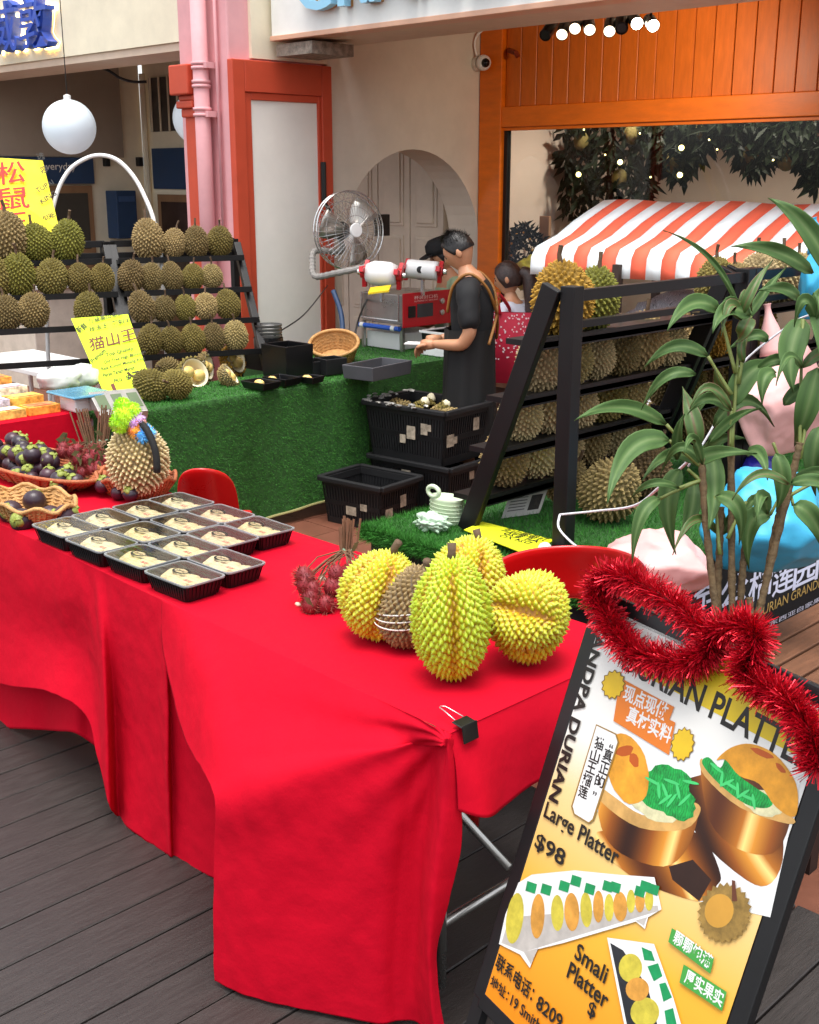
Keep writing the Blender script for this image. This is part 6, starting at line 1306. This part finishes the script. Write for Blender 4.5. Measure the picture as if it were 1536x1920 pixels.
# ================================================================ tall leafy plant
PD = 2.98
pt = thing('potted_plant', 'tall cane stemmed plant with broad drooping green leaves at the right', 'plant', atZ(1395, 1290, .05))
m_lf = ramp('cane_leaf', [(0, '38522a'), (.5, '486434'), (1, '64784a')], .55); m_lf.node_tree.nodes['Principled BSDF'].inputs['Specular IOR Level'].default_value = .22; m_lf2 = ramp('cane_leaf_light', [(0, '3c5624'), (.5, '4c6830'), (1, '6a4a34')], .5); m_cane = mat('cane_bark', '5c4a30', .8, var=.35, scale=40, bump=.6)
LV = [((1562, 520), (1515, 398), (1440, 371), 52, 0), ((1525, 512), (1450, 452), (1372, 462), 42, 0), ((1388, 585), (1345, 458), (1244, 432), 15, 0), ((1391, 590), (1405, 540), (1450, 486), 26, 1), ((1400, 600), (1432, 545), (1475, 500), 24, 0), ((1350, 582), (1290, 540), (1252, 620), 46, 0), ((1408, 592), (1352, 556), (1337, 624), 46, 0), ((1408, 595), (1395, 620), (1380, 645), 40, 1), ((1328, 668), (1262, 620), (1206, 692), 34, 0), ((1305, 702), (1240, 680), (1203, 768), 30, 0), ((1250, 796), (1160, 735), (1078, 788), 40, 0), ((1255, 826), (1165, 806), (1139, 945), 58, 0), ((1308, 835), (1302, 780), (1280, 725), 46, 1), ((1270, 862), (1265, 810), (1284, 775), 26, 0), ((1276, 880), (1232, 930), (1268, 1040), 52, 0), ((1238, 935), (1190, 945), (1186, 1058), 36, 0), ((1274, 915), (1215, 888), (1180, 938), 22, 0), ((1302, 905), (1305, 960), (1274, 1012), 42, 0), ((1335, 850), (1350, 920), (1328, 995), 48, 0), ((1342, 930), (1405, 930), (1386, 1022), 42, 0), ((1445, 968), (1388, 950), (1405, 1068), 52, 0), ((1488, 948), (1535, 955), (1548, 1045), 52, 0), ((1372, 765), (1395, 672), (1468, 682), 58, 0), ((1506, 598), (1470, 660), (1488, 735), 68, 0), ((1534, 690), (1515, 770), (1489, 838), 62, 0), ((1316, 862), (1345, 810), (1398, 822), 32, 0), ((1328, 832), (1375, 772), (1428, 765), 26, 0), ((1338, 800), (1400, 700), (1452, 800), 36, 0), ((1300, 870), (1330, 840), (1420, 850), 40, 0), ((1440, 640), (1420, 610), (1360, 660), 30, 0), ((1500, 560), (1470, 530), (1420, 545), 34, 0), ((1455, 850), (1480, 900), (1455, 960), 44, 0), ((1530, 560), (1560, 620), (1540, 700), 60, 0), ((1372, 770), (1345, 740), (1340, 690), 30, 1), ((1455, 700), (1425, 690), (1430, 760), 40, 0), ((1400, 850), (1430, 830), (1440, 900), 36, 0), ((1395, 680), (1380, 640), (1410, 615), 22, 1), ((1540, 800), (1515, 860), (1530, 930), 50, 0), ((1470, 760), (1500, 720), (1536, 720), 34, 0)]
rg = random.Random(14)
for cx_, cy_ in ((1318, 872), (1390, 600), (1480, 908), (1505, 690), (1352, 1005), (1440, 965), (1372, 770), (1530, 600)):      # more leaves round each growing point
    for i in range(3):
        an = rg.uniform(-2.9, -.2); ln = rg.uniform(90, 150); dx, dy = math.cos(an) * ln, math.sin(an) * ln * .8
        LV.append(((cx_, cy_), (cx_ + dx * .6, cy_ + dy * .75 - 12), (cx_ + dx * 1.0, cy_ + dy * .35 + rg.uniform(10, 70)), rg.uniform(22, 34), 1 if rg.random() < .15 else 0))
rg = random.Random(4)
for (a, m_, c_, wd, lt) in LV:
    d0 = PD + rg.uniform(-.1, .12); A, Bm, C = atD(*a, d0), atD(*m_, d0 - rg.uniform(.02, .10)), atD(*c_, d0 - rg.uniform(-.08, .12)); pts = bez(A, Bm, C, 12); w0 = wd / F * d0 * .37; rows = []
    for i, p in enumerate(pts):
        t = i / 12; tg = (pts[min(i + 1, 12)] - pts[max(i - 1, 0)]).normalized(); side = tg.cross((EYE - p).normalized() + V((0, 0, rg.uniform(-.04, .04))) + ZZ * .35).normalized(); up_ = side.cross(tg).normalized()
        ww = w0 * (math.sin(math.pi * min(1, .05 + t * .95) ** .68) ** 1.05 + .03) if 0 < t < 1 else w0 * (.10 if t == 0 else .01)
        rows.append([p + side * ww * s + up_ * (abs(s) * ww * .32 + .003 * math.sin(t * 9 + s * 3)) for s in (-1, -.88, -.45, 0, .45, .88, 1)])
    b = MB(); b.grid(rows)
    for i in range(len(b.v)): b.tip[i] = (1. if lt else .55, .45, .1, .9, .1, .45, 1. if lt else .55)[i % 7]
    b.build('leaf', m_lf2 if lt else m_lf, pt, smooth=True, solid=.0012)
    # petiole back to the nearest cane
PT = [((1391, 588), (1372, 850)), ((1372, 765), (1372, 850)), ((1316, 862), (1330, 990)), ((1445, 965), (1480, 905)), ((1534, 690), (1500, 860)), ((1328, 668), (1372, 740)), ((1250, 796), (1316, 870)), ((1255, 826), (1316, 875)), ((1408, 592), (1385, 720)), ((1350, 582), (1380, 700)), ((1506, 598), (1500, 860)), ((1342, 930), (1350, 1040)), ((1238, 935), (1316, 900)), ((1274, 915), (1318, 900)), ((1488, 948), (1480, 905)), ((1540, 900), (1480, 930)), ((1450, 830), (1478, 900)), ((1400, 940), (1365, 1010)), ((1290, 880), (1318, 905))]
b = MB()
for a, c_ in PT: A, C = atD(*a, PD), atD(*c_, PD); b.tube(bez(A, (A + C) / 2 + FH * .01, C, 6), [.0045, .004, .004, .0045, .005, .005, .006], 6)
b.build('petioles', mat('petiole', '6e7a3c', .5, var=.2), pt, smooth=True)
for i, cn in enumerate(([(1316, 860), (1324, 983), (1342, 1150), (1350, 1290)], [(1372, 740), (1371, 849), (1373, 1156), (1376, 1300)], [(1352, 950), (1349, 1037), (1346, 1138), (1352, 1290)], [(1500, 830), (1483, 903), (1440, 1080), (1418, 1171), (1395, 1300)], [(1472, 930), (1455, 990), (1432, 1110), (1408, 1200), (1390, 1300)], [(1400, 1000), (1392, 1080), (1385, 1200), (1384, 1300)], [(1405, 1120), (1410, 1190), (1400, 1290)])):
    pts = catmull([atD(x, y, PD + .02 * (i % 3)) for x, y in cn], 12); b = MB(); b.tube(pts, [.0085 + (.0018 if j % 3 == 0 else 0) for j in range(len(pts))], 9); b.build('cane', m_cane, pt, smooth=True)
c = atD(1390, 1330, PD); c.z = 0; b = MB(); b.lathe([(0, 0), (.13, 0), (.17, .28), (.18, .3), (.165, .3), (.15, .26), (0, .26)], 24, c); b.build('pot', m_bpd, pt, smooth=True)
# ================================================================ people
m_skin = mat('skin', 'c08a68', .5, var=.08, scale=20, sss=.1); m_hair = mat('black_hair', '120e0d', .45, var=.4, scale=60, stretch=(1, 1, .3), bump=.4, bscale=120); m_hairb = mat('brown_hair', '33201a', .4, var=.5, scale=50, bump=.4, bscale=120)
m_shirt = mat('black_shirt', '0c0c0f', .8, var=.2, scale=10, bump=.25, bscale=14); m_apron = mat('black_apron', '100f0f', .75, var=.25, scale=8, bump=.25, bscale=10); m_strap = mat('brown_strap', '8a5a22', .6, var=.15)
def skinned(name, J, Eg, m, parent, root=0, sub=2):
    me = bpy.data.meshes.new(name); me.from_pydata([tuple(V(j[0])) for j in J], Eg, []); o = bpy.data.objects.new(name, me); COL.objects.link(o)
    md = o.modifiers.new('s', 'SKIN'); md.use_smooth_shade = True; s2 = o.modifiers.new('u', 'SUBSURF'); s2.levels = sub; s2.render_levels = sub
    for i, sv in enumerate(me.skin_vertices[0].data): r_ = J[i][1]; sv.radius = r_ if isinstance(r_, tuple) else (r_, r_); sv.use_root = (i == root)
    dg = bpy.context.evaluated_depsgraph_get(); m2 = bpy.data.meshes.new_from_object(o.evaluated_get(dg)); bpy.data.objects.remove(o); bpy.data.meshes.remove(me)
    m2.name = name; m2.materials.clear(); m2.materials.append(m)
    for p in m2.polygons: p.use_smooth = True; p.material_index = 0
    return link(name, m2, parent)
def wrinkle(o, amp=.006, fr=16, seed=0):                        # cloth creases, stronger across the waist and elbows
    for v in o.data.vertices:
        p = v.co + ORG.get(o.name, V()); n = mn.noise(V((p.x * fr, p.y * fr, p.z * fr * 1.8 + seed))) + .5 * mn.noise(V((p.x * fr * 2.3, p.y * fr * 2.3, p.z * fr * 3 + seed)))
        v.co += v.normal * amp * n
def head(parent, c, rot, r=.098, mname=m_skin):                # head looks along local -y before rot
    b = MB(); n, m_ = 32, 24; vs = []
    for i in range(m_ + 1):
        p = math.pi * i / m_
        for j in range(n):
            t = 2 * math.pi * j / n; d = V((math.sin(p) * math.cos(t), math.sin(p) * math.sin(t), math.cos(p)))
            x, y, z = d.x * .76, d.y * .95, d.z * 1.2
            if d.z < 0: k_ = 1 + .42 * d.z; x *= k_; y *= (1 + .22 * d.z) if d.y < 0 else (1 + .5 * d.z)
            g_ = lambda cx_, cz_, s, a: a * math.exp(-((x - cx_) ** 2 + (z - cz_) ** 2) / s ** 2) if d.y < 0 else 0
            y -= g_(0, -.22, .13, .20) + g_(0, -.05, .10, .10) + g_(0, -.55, .16, .07) + g_(0, -.92, .2, .08) - g_(.26, .06, .13, .07) - g_(-.26, .06, .13, .07) + g_(0, .22, .4, .03)
            vs.append(V((x, y, z)) * r)
    k_ = len(b.v); b.v = vs
    for i in range(m_):
        for j in range(n): b.f.append([i * n + j, (i + 1) * n + j, (i + 1) * n + (j + 1) % n, i * n + (j + 1) % n])
    for s in (-1, 1): b.ball(V((s * .76 * r, .08 * r, -.05 * r)), (.12 * r, .2 * r, .3 * r), 10, 8)
    b.mi = [0] * len(b.f); b.v = [rot @ v + c for v in b.v]; hd = b.build('head', mname, parent, smooth=True)
    for s in (-1, 1): bb = MB(); bb.ball(rot @ V((s * .27 * r, -.82 * r, .05 * r)) + c, .085 * r, 8, 6); bb.build('eye', mat('eye_dark', '120c0a', .2, var=0), hd, smooth=True); bb = MB(); bb.obox(rot @ V((s * .28 * r, -.9 * r, .22 * r)) + c, rot @ V((.14 * r, .02 * r, 0)), rot @ V((0, .03 * r, 0)), rot @ V((0, 0, .025 * r))); bb.build('eyebrow', m_hair, hd)
    bb = MB(); bb.obox(rot @ V((0, -.93 * r, -.56 * r)) + c, rot @ V((.15 * r, 0, 0)), rot @ V((0, .03 * r, 0)), rot @ V((0, 0, .025 * r))); bb.build('mouth', mat('lips', '8a4a42', .5), hd)
    return hd
def hair(parent, c, rot, r, m, low, tuft=260, L=.03, seed=1, front=.35):
    b = MB(); rg = random.Random(seed); n, m_ = 30, 16; vs = []
    for i in range(m_ + 1):
        for j in range(n):
            t = 2 * math.pi * j / n; fy = math.sin(t); pm_ = low if fy > -.2 else low * (1 - front * min(1, (-fy - .2) * 1.6)); p = pm_ * i / m_
            d = V((math.sin(p) * math.cos(t), math.sin(p) * fy, math.cos(p))); k_ = 1.07 + .05 * mn.noise(d * 4 + V((seed, 0, 0)))
            if i == m_: k_ *= .95
            x, y, z = d.x * .80, d.y * 1.0, d.z * 1.24
            if d.z < 0: x *= 1 + .2 * d.z
            vs.append(V((x, y, z)) * r * k_)
    b.v = vs
    for i in range(m_):
        for j in range(n): b.f.append([i * n + j, (i + 1) * n + j, (i + 1) * n + (j + 1) % n, i * n + (j + 1) % n])
    b.mi = [0] * len(b.f)
    for i in range(tuft):
        v = vs[rg.randrange(n * (m_ - 4))]; d = v.normalized(); s = d.orthogonal().normalized() * .0014; e = v + (d * .6 + V((rg.gauss(0, .5), rg.gauss(-.35, .4), rg.gauss(0, .4)))) * L; b.add([v - s, v + s, e], [(0, 1, 2)])
    b.v = [rot @ v + c for v in b.v]; return b.build('hair', m, parent, smooth=True)
def hand(parent, wrist, fwd, upn, m, curl=.9, sc=1.):
    fwd = fwd.normalized(); side = fwd.cross(upn).normalized(); up_ = side.cross(fwd); J = [(wrist, (.022 * sc, .018 * sc)), (wrist + fwd * .05 * sc, (.03 * sc, .016 * sc)), (wrist + fwd * .085 * sc, (.034 * sc, .014 * sc))]; Eg = [(0, 1), (1, 2)]
    return J, Eg, side, up_
def finger_set(b, base, fwd, side, up_, sc, curl):
    for i, (o, L) in enumerate(((-.03, .06), (-.01, .07), (.011, .066), (.031, .052))):
        p = base + side * o * sc; pts = [p - fwd * .02 * sc]; a = .25
        for k_ in range(4): pts.append(pts[-1] + (fwd * math.cos(a) - up_ * math.sin(a)) * L * sc * (.42 if k_ else .35)); a += curl * .55
        b.tube(pts, [.0095 * sc, .0095 * sc, .0088 * sc, .008 * sc, .0062 * sc], 8)
    p = base - fwd * .06 * sc - side * .03 * sc; pts = [p, p - side * .02 * sc + fwd * .02 * sc, p - side * .026 * sc + fwd * .045 * sc - up_ * .01, p - side * .018 * sc + fwd * .068 * sc - up_ * .018 * sc]; b.tube(pts, [.012 * sc, .011 * sc, .0095 * sc, .007 * sc], 8)
# ---- the man at the counter
H0 = V((-4.955, 5.50, TILE)); f = (-RI * .97 + FH * .22).normalized(); l = ZZ.cross(f)
man = thing('person', 'man in black shirt and apron with brown straps, head bowed, holding a white card', 'person', H0)
def B(a, s, z): return H0 + f * a + l * s + ZZ * z
hdrot = Matrix((( -l.x, -f.x, 0), (-l.y, -f.y, 0), (0, 0, 1))); hdrot = Matrix([[(-l)[i], (-f)[i], ZZ[i]] for i in range(3)])
# local -y = f, local x = -l ... keep right handed: x cross y = z
hdrot = Matrix([[l[i], (-f)[i], ZZ[i]] for i in range(3)])
bow = Matrix.Rotation(.5, 3, l)
hr = bow @ hdrot
J = [(B(0, 0, .93), (.13, .1)), (B(.0, 0, 1.10), (.128, .095)), (B(0, 0, 1.26), (.15, .1)), (B(.0, 0, 1.36), (.10, .08)), (B(.035, 0, 1.43), .055), (B(.06, 0, 1.49), .052),
     (B(0, .17, 1.345), .062), (B(-.03, .235, 1.10), .046), (B(.02, .22, 1.02), .043), (B(.17, .14, 1.01), .032), (B(.22, .11, 1.01), .026),
     (B(0, -.17, 1.345), .062), (B(-.0, -.235, 1.10), .046), (B(.04, -.21, 1.02), .043), (B(.17, -.11, 1.02), .032), (B(.22, -.08, 1.02), .026),
     (B(0, .09, .85), .095), (B(.02, .1, .47), .065), (B(-.01, .1, .09), .045), (B(.12, .1, .035), .04),
     (B(0, -.09, .85), .095), (B(.02, -.1, .47), .065), (B(-.01, -.1, .09), .045), (B(.12, -.1, .035), .04)]
Eg = [(0, 1), (1, 2), (2, 3), (3, 4), (4, 5), (3, 6), (6, 7), (7, 8), (8, 9), (9, 10), (3, 11), (11, 12), (12, 13), (13, 14), (14, 15), (0, 16), (16, 17), (17, 18), (18, 19), (0, 20), (20, 21), (21, 22), (22, 23)]
body = skinned('body', J, Eg, m_skin, man); body.location = (0, 0, 0)
for v in body.data.vertices: v.co -= H0
hc = B(.085, 0, 1.555)
head(man, hc, hr, .098); hair(man, hc, hr, .098, m_hair, 1.62, 1500, .024, 3, .40)
Js = [(B(0, 0, .90), (.15, .125)), (B(0, 0, 1.10), (.148, .118)), (B(0, 0, 1.27), (.168, .122)), (B(0, 0, 1.37), (.105, .09)), (B(.018, 0, 1.41), .075), (B(0, .175, 1.35), .078), (B(-.022, .225, 1.17), .07), (B(-.028, .238, 1.11), .068), (B(0, -.175, 1.35), .078), (B(-.01, -.225, 1.17), .07), (B(-.01, -.238, 1.11), .068)]
sh = skinned('shirt', Js, [(0, 1), (1, 2), (2, 3), (3, 4), (3, 5), (5, 6), (6, 7), (3, 8), (8, 9), (9, 10)], m_shirt, man)
for v in sh.data.vertices: v.co -= H0
wrinkle(sh, .007)
b = MB(); rows = []                                             # apron: a wrap from waist to shin
for i in range(12):
    z = 1.10 - .70 * i / 11; r_ = .168 + .02 * i / 11; rows.append([B(math.cos(a) * r_ * .9 + .01, math.sin(a) * r_ * 1.12, z) + V((0, 0, 0)) + (f * math.cos(a) + l * math.sin(a)) * (.008 * math.sin(a * 9 + i * .1)) for a in [6.2832 * j / 36 for j in range(36)]])
b.grid(rows, closed=True); b.build('apron', m_apron, man, smooth=True)
b = MB()
for s in (-1, 1):
    b.tube(catmull([B(.14, s * .08, 1.2), B(.10, s * .11, 1.36), B(0, s * .115, 1.435), B(-.10, s * .10, 1.36), B(-.145, s * .05, 1.24), B(-.15, -s * .05, 1.14), B(-.13, -s * .15, 1.02)], 5), .010, 6)
b.build('straps', m_strap, man, smooth=True)
b = MB(); text(b, 'DURIAN', B(-.158, .09, 1.285), -l, ZZ, width=.18, height=.045, bold=.02); text(b, 'GRANDPA', B(-.16, .09, 1.235), -l, ZZ, width=.18, height=.035, bold=.02); b.build('shirt_lettering', mat('shirt_gold', 'a87c28', .6), man)
for s, (w0, w1) in ((1, (B(.17, .14, 1.01), B(.23, .11, 1.005))), (-1, (B(.17, -.11, 1.02), B(.23, -.07, 1.015)))):
    fw = (w1 - w0).normalized(); b = MB(); b.tube([w1 - fw * .02, w1 + fw * .03, w1 + fw * .07], [.027, .034, .03], 10); sd_ = fw.cross(ZZ).normalized(); finger_set(b, w1 + fw * .075, fw, sd_ * s, ZZ, 1., .8); b.build('hand', m_skin, man, smooth=True)
cc = B(.34, .04, 1.0); b = MB(); b.obox(cc, f * .07, l * .05, ZZ * .004); tag(b.build('white_card', m_wplas, None, bevel=.002), 'white card held in the hands of the man in black', 'card')
# ---- the woman behind him
W0 = V((-5.2, 6.18, TILE - .0)); f = (-RI * .75 + FH * .6).normalized(); l = ZZ.cross(f); H0 = W0; dz = -.22
wo_ = thing('person', 'woman with long brown ponytail in a white top carrying a red tote bag', 'person', W0)
J = [(B(0, 0, .93 + dz), (.15, .12)), (B(0, 0, 1.10 + dz), (.125, .1)), (B(0, 0, 1.26 + dz), (.145, .1)), (B(0, 0, 1.36 + dz), (.09, .07)), (B(.02, 0, 1.43 + dz), .045), (B(.03, 0, 1.49 + dz), .043),
     (B(0, .15, 1.345 + dz), .05), (B(-.03, .2, 1.10 + dz), .036), (B(.05, .2, .93 + dz), .034), (B(.2, .17, .95 + dz), .026), (B(0, -.15, 1.345 + dz), .05), (B(-.03, -.2, 1.10 + dz), .036), (B(.05, -.2, .93 + dz), .034), (B(.2, -.17, .95 + dz), .026),
     (B(0, .08, .8 + dz), .09), (B(.02, .09, .4 + dz), .06), (B(-.01, .09, .08), .04), (B(.11, .09, .035), .035), (B(0, -.08, .8 + dz), .09), (B(.02, -.09, .4 + dz), .06), (B(-.01, -.09, .08), .04), (B(.11, -.09, .035), .035)]
Eg = [(0, 1), (1, 2), (2, 3), (3, 4), (4, 5), (3, 6), (6, 7), (7, 8), (8, 9), (3, 10), (10, 11), (11, 12), (12, 13), (0, 14), (14, 15), (15, 16), (16, 17), (0, 18), (18, 19), (19, 20), (20, 21)]
body = skinned('body', J, Eg, m_skin, wo_)
for v in body.data.vertices: v.co -= H0
hdrot = Matrix([[l[i], (-f)[i], ZZ[i]] for i in range(3)]); hr = Matrix.Rotation(.25, 3, l) @ Matrix.Rotation(.35, 3, ZZ) @ hdrot; hc = B(.045, 0, 1.56 + dz)
head(wo_, hc, hr, .093); hair(wo_, hc, hr, .093, m_hairb, 2.1, 60, .02, 5, .45)
pp = catmull([hc + hr @ V((0, .09, .03)), hc + hr @ V((0, .14, -.02)), hc + hr @ V((.01, .13, -.15)), hc + hr @ V((.02, .10, -.28)), hc + hr @ V((.02, .09, -.38))], 6); b = MB(); b.tube(pp, [.02 + .032 * math.sin(min(1, .2 + i / 18) * 2.6) for i in range(len(pp))], 12)
rg = random.Random(2)
for i in range(240): q_ = rg.choice(pp); d = V((rg.gauss(0, 1), rg.gauss(0, 1), rg.gauss(-1, .6))) * .04; s = d.orthogonal().normalized() * .002; b.add([q_ - s, q_ + s, q_ + d], [(0, 1, 2)])
b.build('ponytail', m_hairb, wo_, smooth=True)
sh = skinned('white_top', [(B(0, 0, .88 + dz), (.165, .135)), (B(0, 0, 1.10 + dz), (.14, .115)), (B(0, 0, 1.27 + dz), (.16, .115)), (B(0, 0, 1.36 + dz), (.095, .08)), (B(0, .155, 1.35 + dz), .064), (B(-.02, .19, 1.2 + dz), .055), (B(0, -.155, 1.35 + dz), .064), (B(-.02, -.19, 1.2 + dz), .055)], [(0, 1), (1, 2), (2, 3), (3, 4), (4, 5), (3, 6), (6, 7)], mat('white_cotton', 'c9ccd8', .8, var=.1, bump=.3, bscale=14), wo_)
for v in sh.data.vertices: v.co -= H0
wrinkle(sh, .007)
sk = skinned('trousers', [(B(0, 0, .93 + dz), (.165, .135)), (B(0, .085, .78 + dz), .105), (B(.02, .09, .4 + dz), .075), (B(-.01, .09, .12), .06), (B(0, -.085, .78 + dz), .105), (B(.02, -.09, .4 + dz), .075), (B(-.01, -.09, .12), .06)], [(0, 1), (1, 2), (2, 3), (0, 4), (4, 5), (5, 6)], mat('brown_trousers', '5a4036', .8), wo_)
for v in sk.data.vertices: v.co -= H0
wrinkle(sk, .007)
for s in (1, -1):
    w1 = B(.2, s * .17, .95 + dz); b = MB(); b.tube([w1 - f * .02, w1 + f * .03, w1 + f * .06], [.024, .03, .026], 10); finger_set(b, w1 + f * .065, f, l * s, ZZ, .9, .7); b.build('hand', m_skin, wo_, smooth=True)
tb_ = atD(955, 632, 7.75); t = thing('tote_bag', 'red tote bag with white blossom pattern on the woman shoulder', 'bag', tb_)
ex = (RI * .94 - FH * .25).normalized(); ny = ex.cross(ZZ)
b = MB(); rows = []
for i in range(9):
    z = .16 - .46 * i / 8; r_ = .155 + .02 * math.sin(i / 8 * 3.1); th = .02 + .05 * math.sin(i / 8 * 3.14); rows.append([tb_ + ex * math.cos(a) * r_ - ny * (math.sin(a) * th) + ZZ * z for a in [6.2832 * j / 24 for j in range(24)]])
b.grid(rows, closed=True); b.poly(rows[-1])
m_tote = mat('tote_red', 'b81838', .6, var=.15); b.build('body', m_tote, t, smooth=True)
b = MB(); rg = random.Random(6); dirc = (EYE - tb_).normalized(); ycam = -ny if (-ny).dot(dirc) > 0 else ny
for i in range(150):
    u, z = rg.uniform(-.12, .15), rg.uniform(-.14, .155)
    if rg.random() > .25 + .75 * (u + .12) / .27 + (z - .0): continue
    i_ = (.16 - z) / .46; th = .02 + .05 * math.sin(i_ * 3.14); r_ = .155 + .02 * math.sin(i_ * 3.1); y_ = th * math.sqrt(max(0, 1 - (u / r_) ** 2)) + .004; c_ = tb_ + ex * u + ycam * y_ + ZZ * z; s = rg.uniform(.004, .009); b.poly([c_ + (ex * math.cos(a) + ZZ * math.sin(a)) * s * (1 if k_ % 2 else .6) for k_, a in enumerate([6.2832 * j / 10 for j in range(10)])])
b.build('blossom_print', mat('blossom', 'f0dce0', .6, var=0), t)['kind'] = 'stuff'
b = MB(); b.tube(catmull([tb_ + ex * -.06 + ycam * .03 + ZZ * .15, tb_ + ex * -.075 + ycam * .04 + ZZ * .28, B(-.06, .13, 1.37 + dz), B(.05, .13, 1.33 + dz), tb_ + ex * -.1 - ycam * .03 + ZZ * .15], 6), .012, 6); b.build('strap', mat('tote_strap', 'd01830', .5), t, smooth=True)
# ---- a third person behind the machine
W0 = V((-5.62, 6.28, TILE)); W0 = atD(850, 600, 9.0); W0.z = TILE - .1; f = (-RI * .7 - FH * .2).normalized(); l = ZZ.cross(f); H0 = W0
p3 = thing('person', 'person in black cap and pale green shirt behind the machine', 'person', W0)
J = [(B(0, 0, .93), (.15, .12)), (B(0, 0, 1.1), (.14, .11)), (B(0, 0, 1.24), (.16, .11)), (B(.0, 0, 1.32), (.09, .075)), (B(.04, 0, 1.40), .05), (B(.06, 0, 1.45), .048), (B(0, .16, 1.3), .055), (B(.04, .2, 1.05), .045), (B(.16, .15, 1.15), .034), (B(.25, .1, 1.2), .026), (B(0, -.16, 1.3), .055), (B(.04, -.2, 1.05), .045), (B(.2, -.14, 1.0), .034), (B(.28, -.1, 1.0), .026), (B(0, .09, .85), .09), (B(0, .1, .45), .065), (B(0, .1, .08), .045), (B(.1, .1, .03), .04), (B(0, -.09, .85), .09), (B(0, -.1, .45), .065), (B(0, -.1, .08), .045), (B(.1, -.1, .03), .04)]
body = skinned('body', J, [(0, 1), (1, 2), (2, 3), (3, 4), (4, 5), (3, 6), (6, 7), (7, 8), (8, 9), (3, 10), (10, 11), (11, 12), (12, 13), (0, 14), (14, 15), (15, 16), (16, 17), (0, 18), (18, 19), (19, 20), (20, 21)], m_skin, p3)
for v in body.data.vertices: v.co -= H0
hdrot = Matrix([[l[i], (-f)[i], ZZ[i]] for i in range(3)]); hr = Matrix.Rotation(.35, 3, l) @ hdrot; hc = B(.09, 0, 1.53)
head(p3, hc, hr, .096); hair(p3, hc, hr, .094, m_hair, 1.9, 40, .01, 8, .5)
b = MB(); rows = [[hc + hr @ V((math.cos(a) * r_ * .82, math.sin(a) * r_ * 1.02, z)) for a in [6.2832 * j / 28 for j in range(28)]] for r_, z in ((.106, .03), (.108, .07), (.1, .11), (.07, .137), (.0, .142))]; b.grid(rows, closed=True)
vs = [[hc + hr @ V((math.sin(a) * .085, -.085 - .085 * q_ * math.cos(a * .75), .045 - .012 * q_)) for a in [(-1.1 + 2.2 * j / 10) for j in range(11)]] for q_ in (0, .5, 1)]; b.grid(vs); b.build('cap', mat('cap_black', '101012', .8), p3, smooth=True, solid=.003)
sh = skinned('green_shirt', [(B(0, 0, .86), (.17, .14)), (B(0, 0, 1.1), (.16, .13)), (B(0, 0, 1.25), (.175, .13)), (B(0, 0, 1.33), (.1, .09)), (B(0, .165, 1.3), .072), (B(.03, .195, 1.12), .064), (B(0, -.165, 1.3), .072), (B(.03, -.195, 1.12), .064)], [(0, 1), (1, 2), (2, 3), (3, 4), (4, 5), (3, 6), (6, 7)], mat('pale_green_cotton', '9aae8c', .8, var=.1, bump=.3, bscale=14), p3)
for v in sh.data.vertices: v.co -= H0
wrinkle(sh, .007)
tr = skinned('trousers', [(B(0, 0, .92), (.165, .135)), (B(0, .09, .8), .11), (B(0, .1, .45), .08), (B(0, .1, .1), .06), (B(0, -.09, .8), .11), (B(0, -.1, .45), .08), (B(0, -.1, .1), .06)], [(0, 1), (1, 2), (2, 3), (0, 4), (4, 5), (5, 6)], m_shirt, p3)
for v in tr.data.vertices: v.co -= H0
wrinkle(tr, .007)
for s, w1 in ((1, B(.25, .1, 1.2)), (-1, B(.28, -.1, 1.0))): b = MB(); b.tube([w1 - f * .02, w1 + f * .03, w1 + f * .06], [.026, .032, .028], 10); finger_set(b, w1 + f * .065, f, l * s, ZZ, .95, .7); b.build('hand', m_skin, p3, smooth=True)
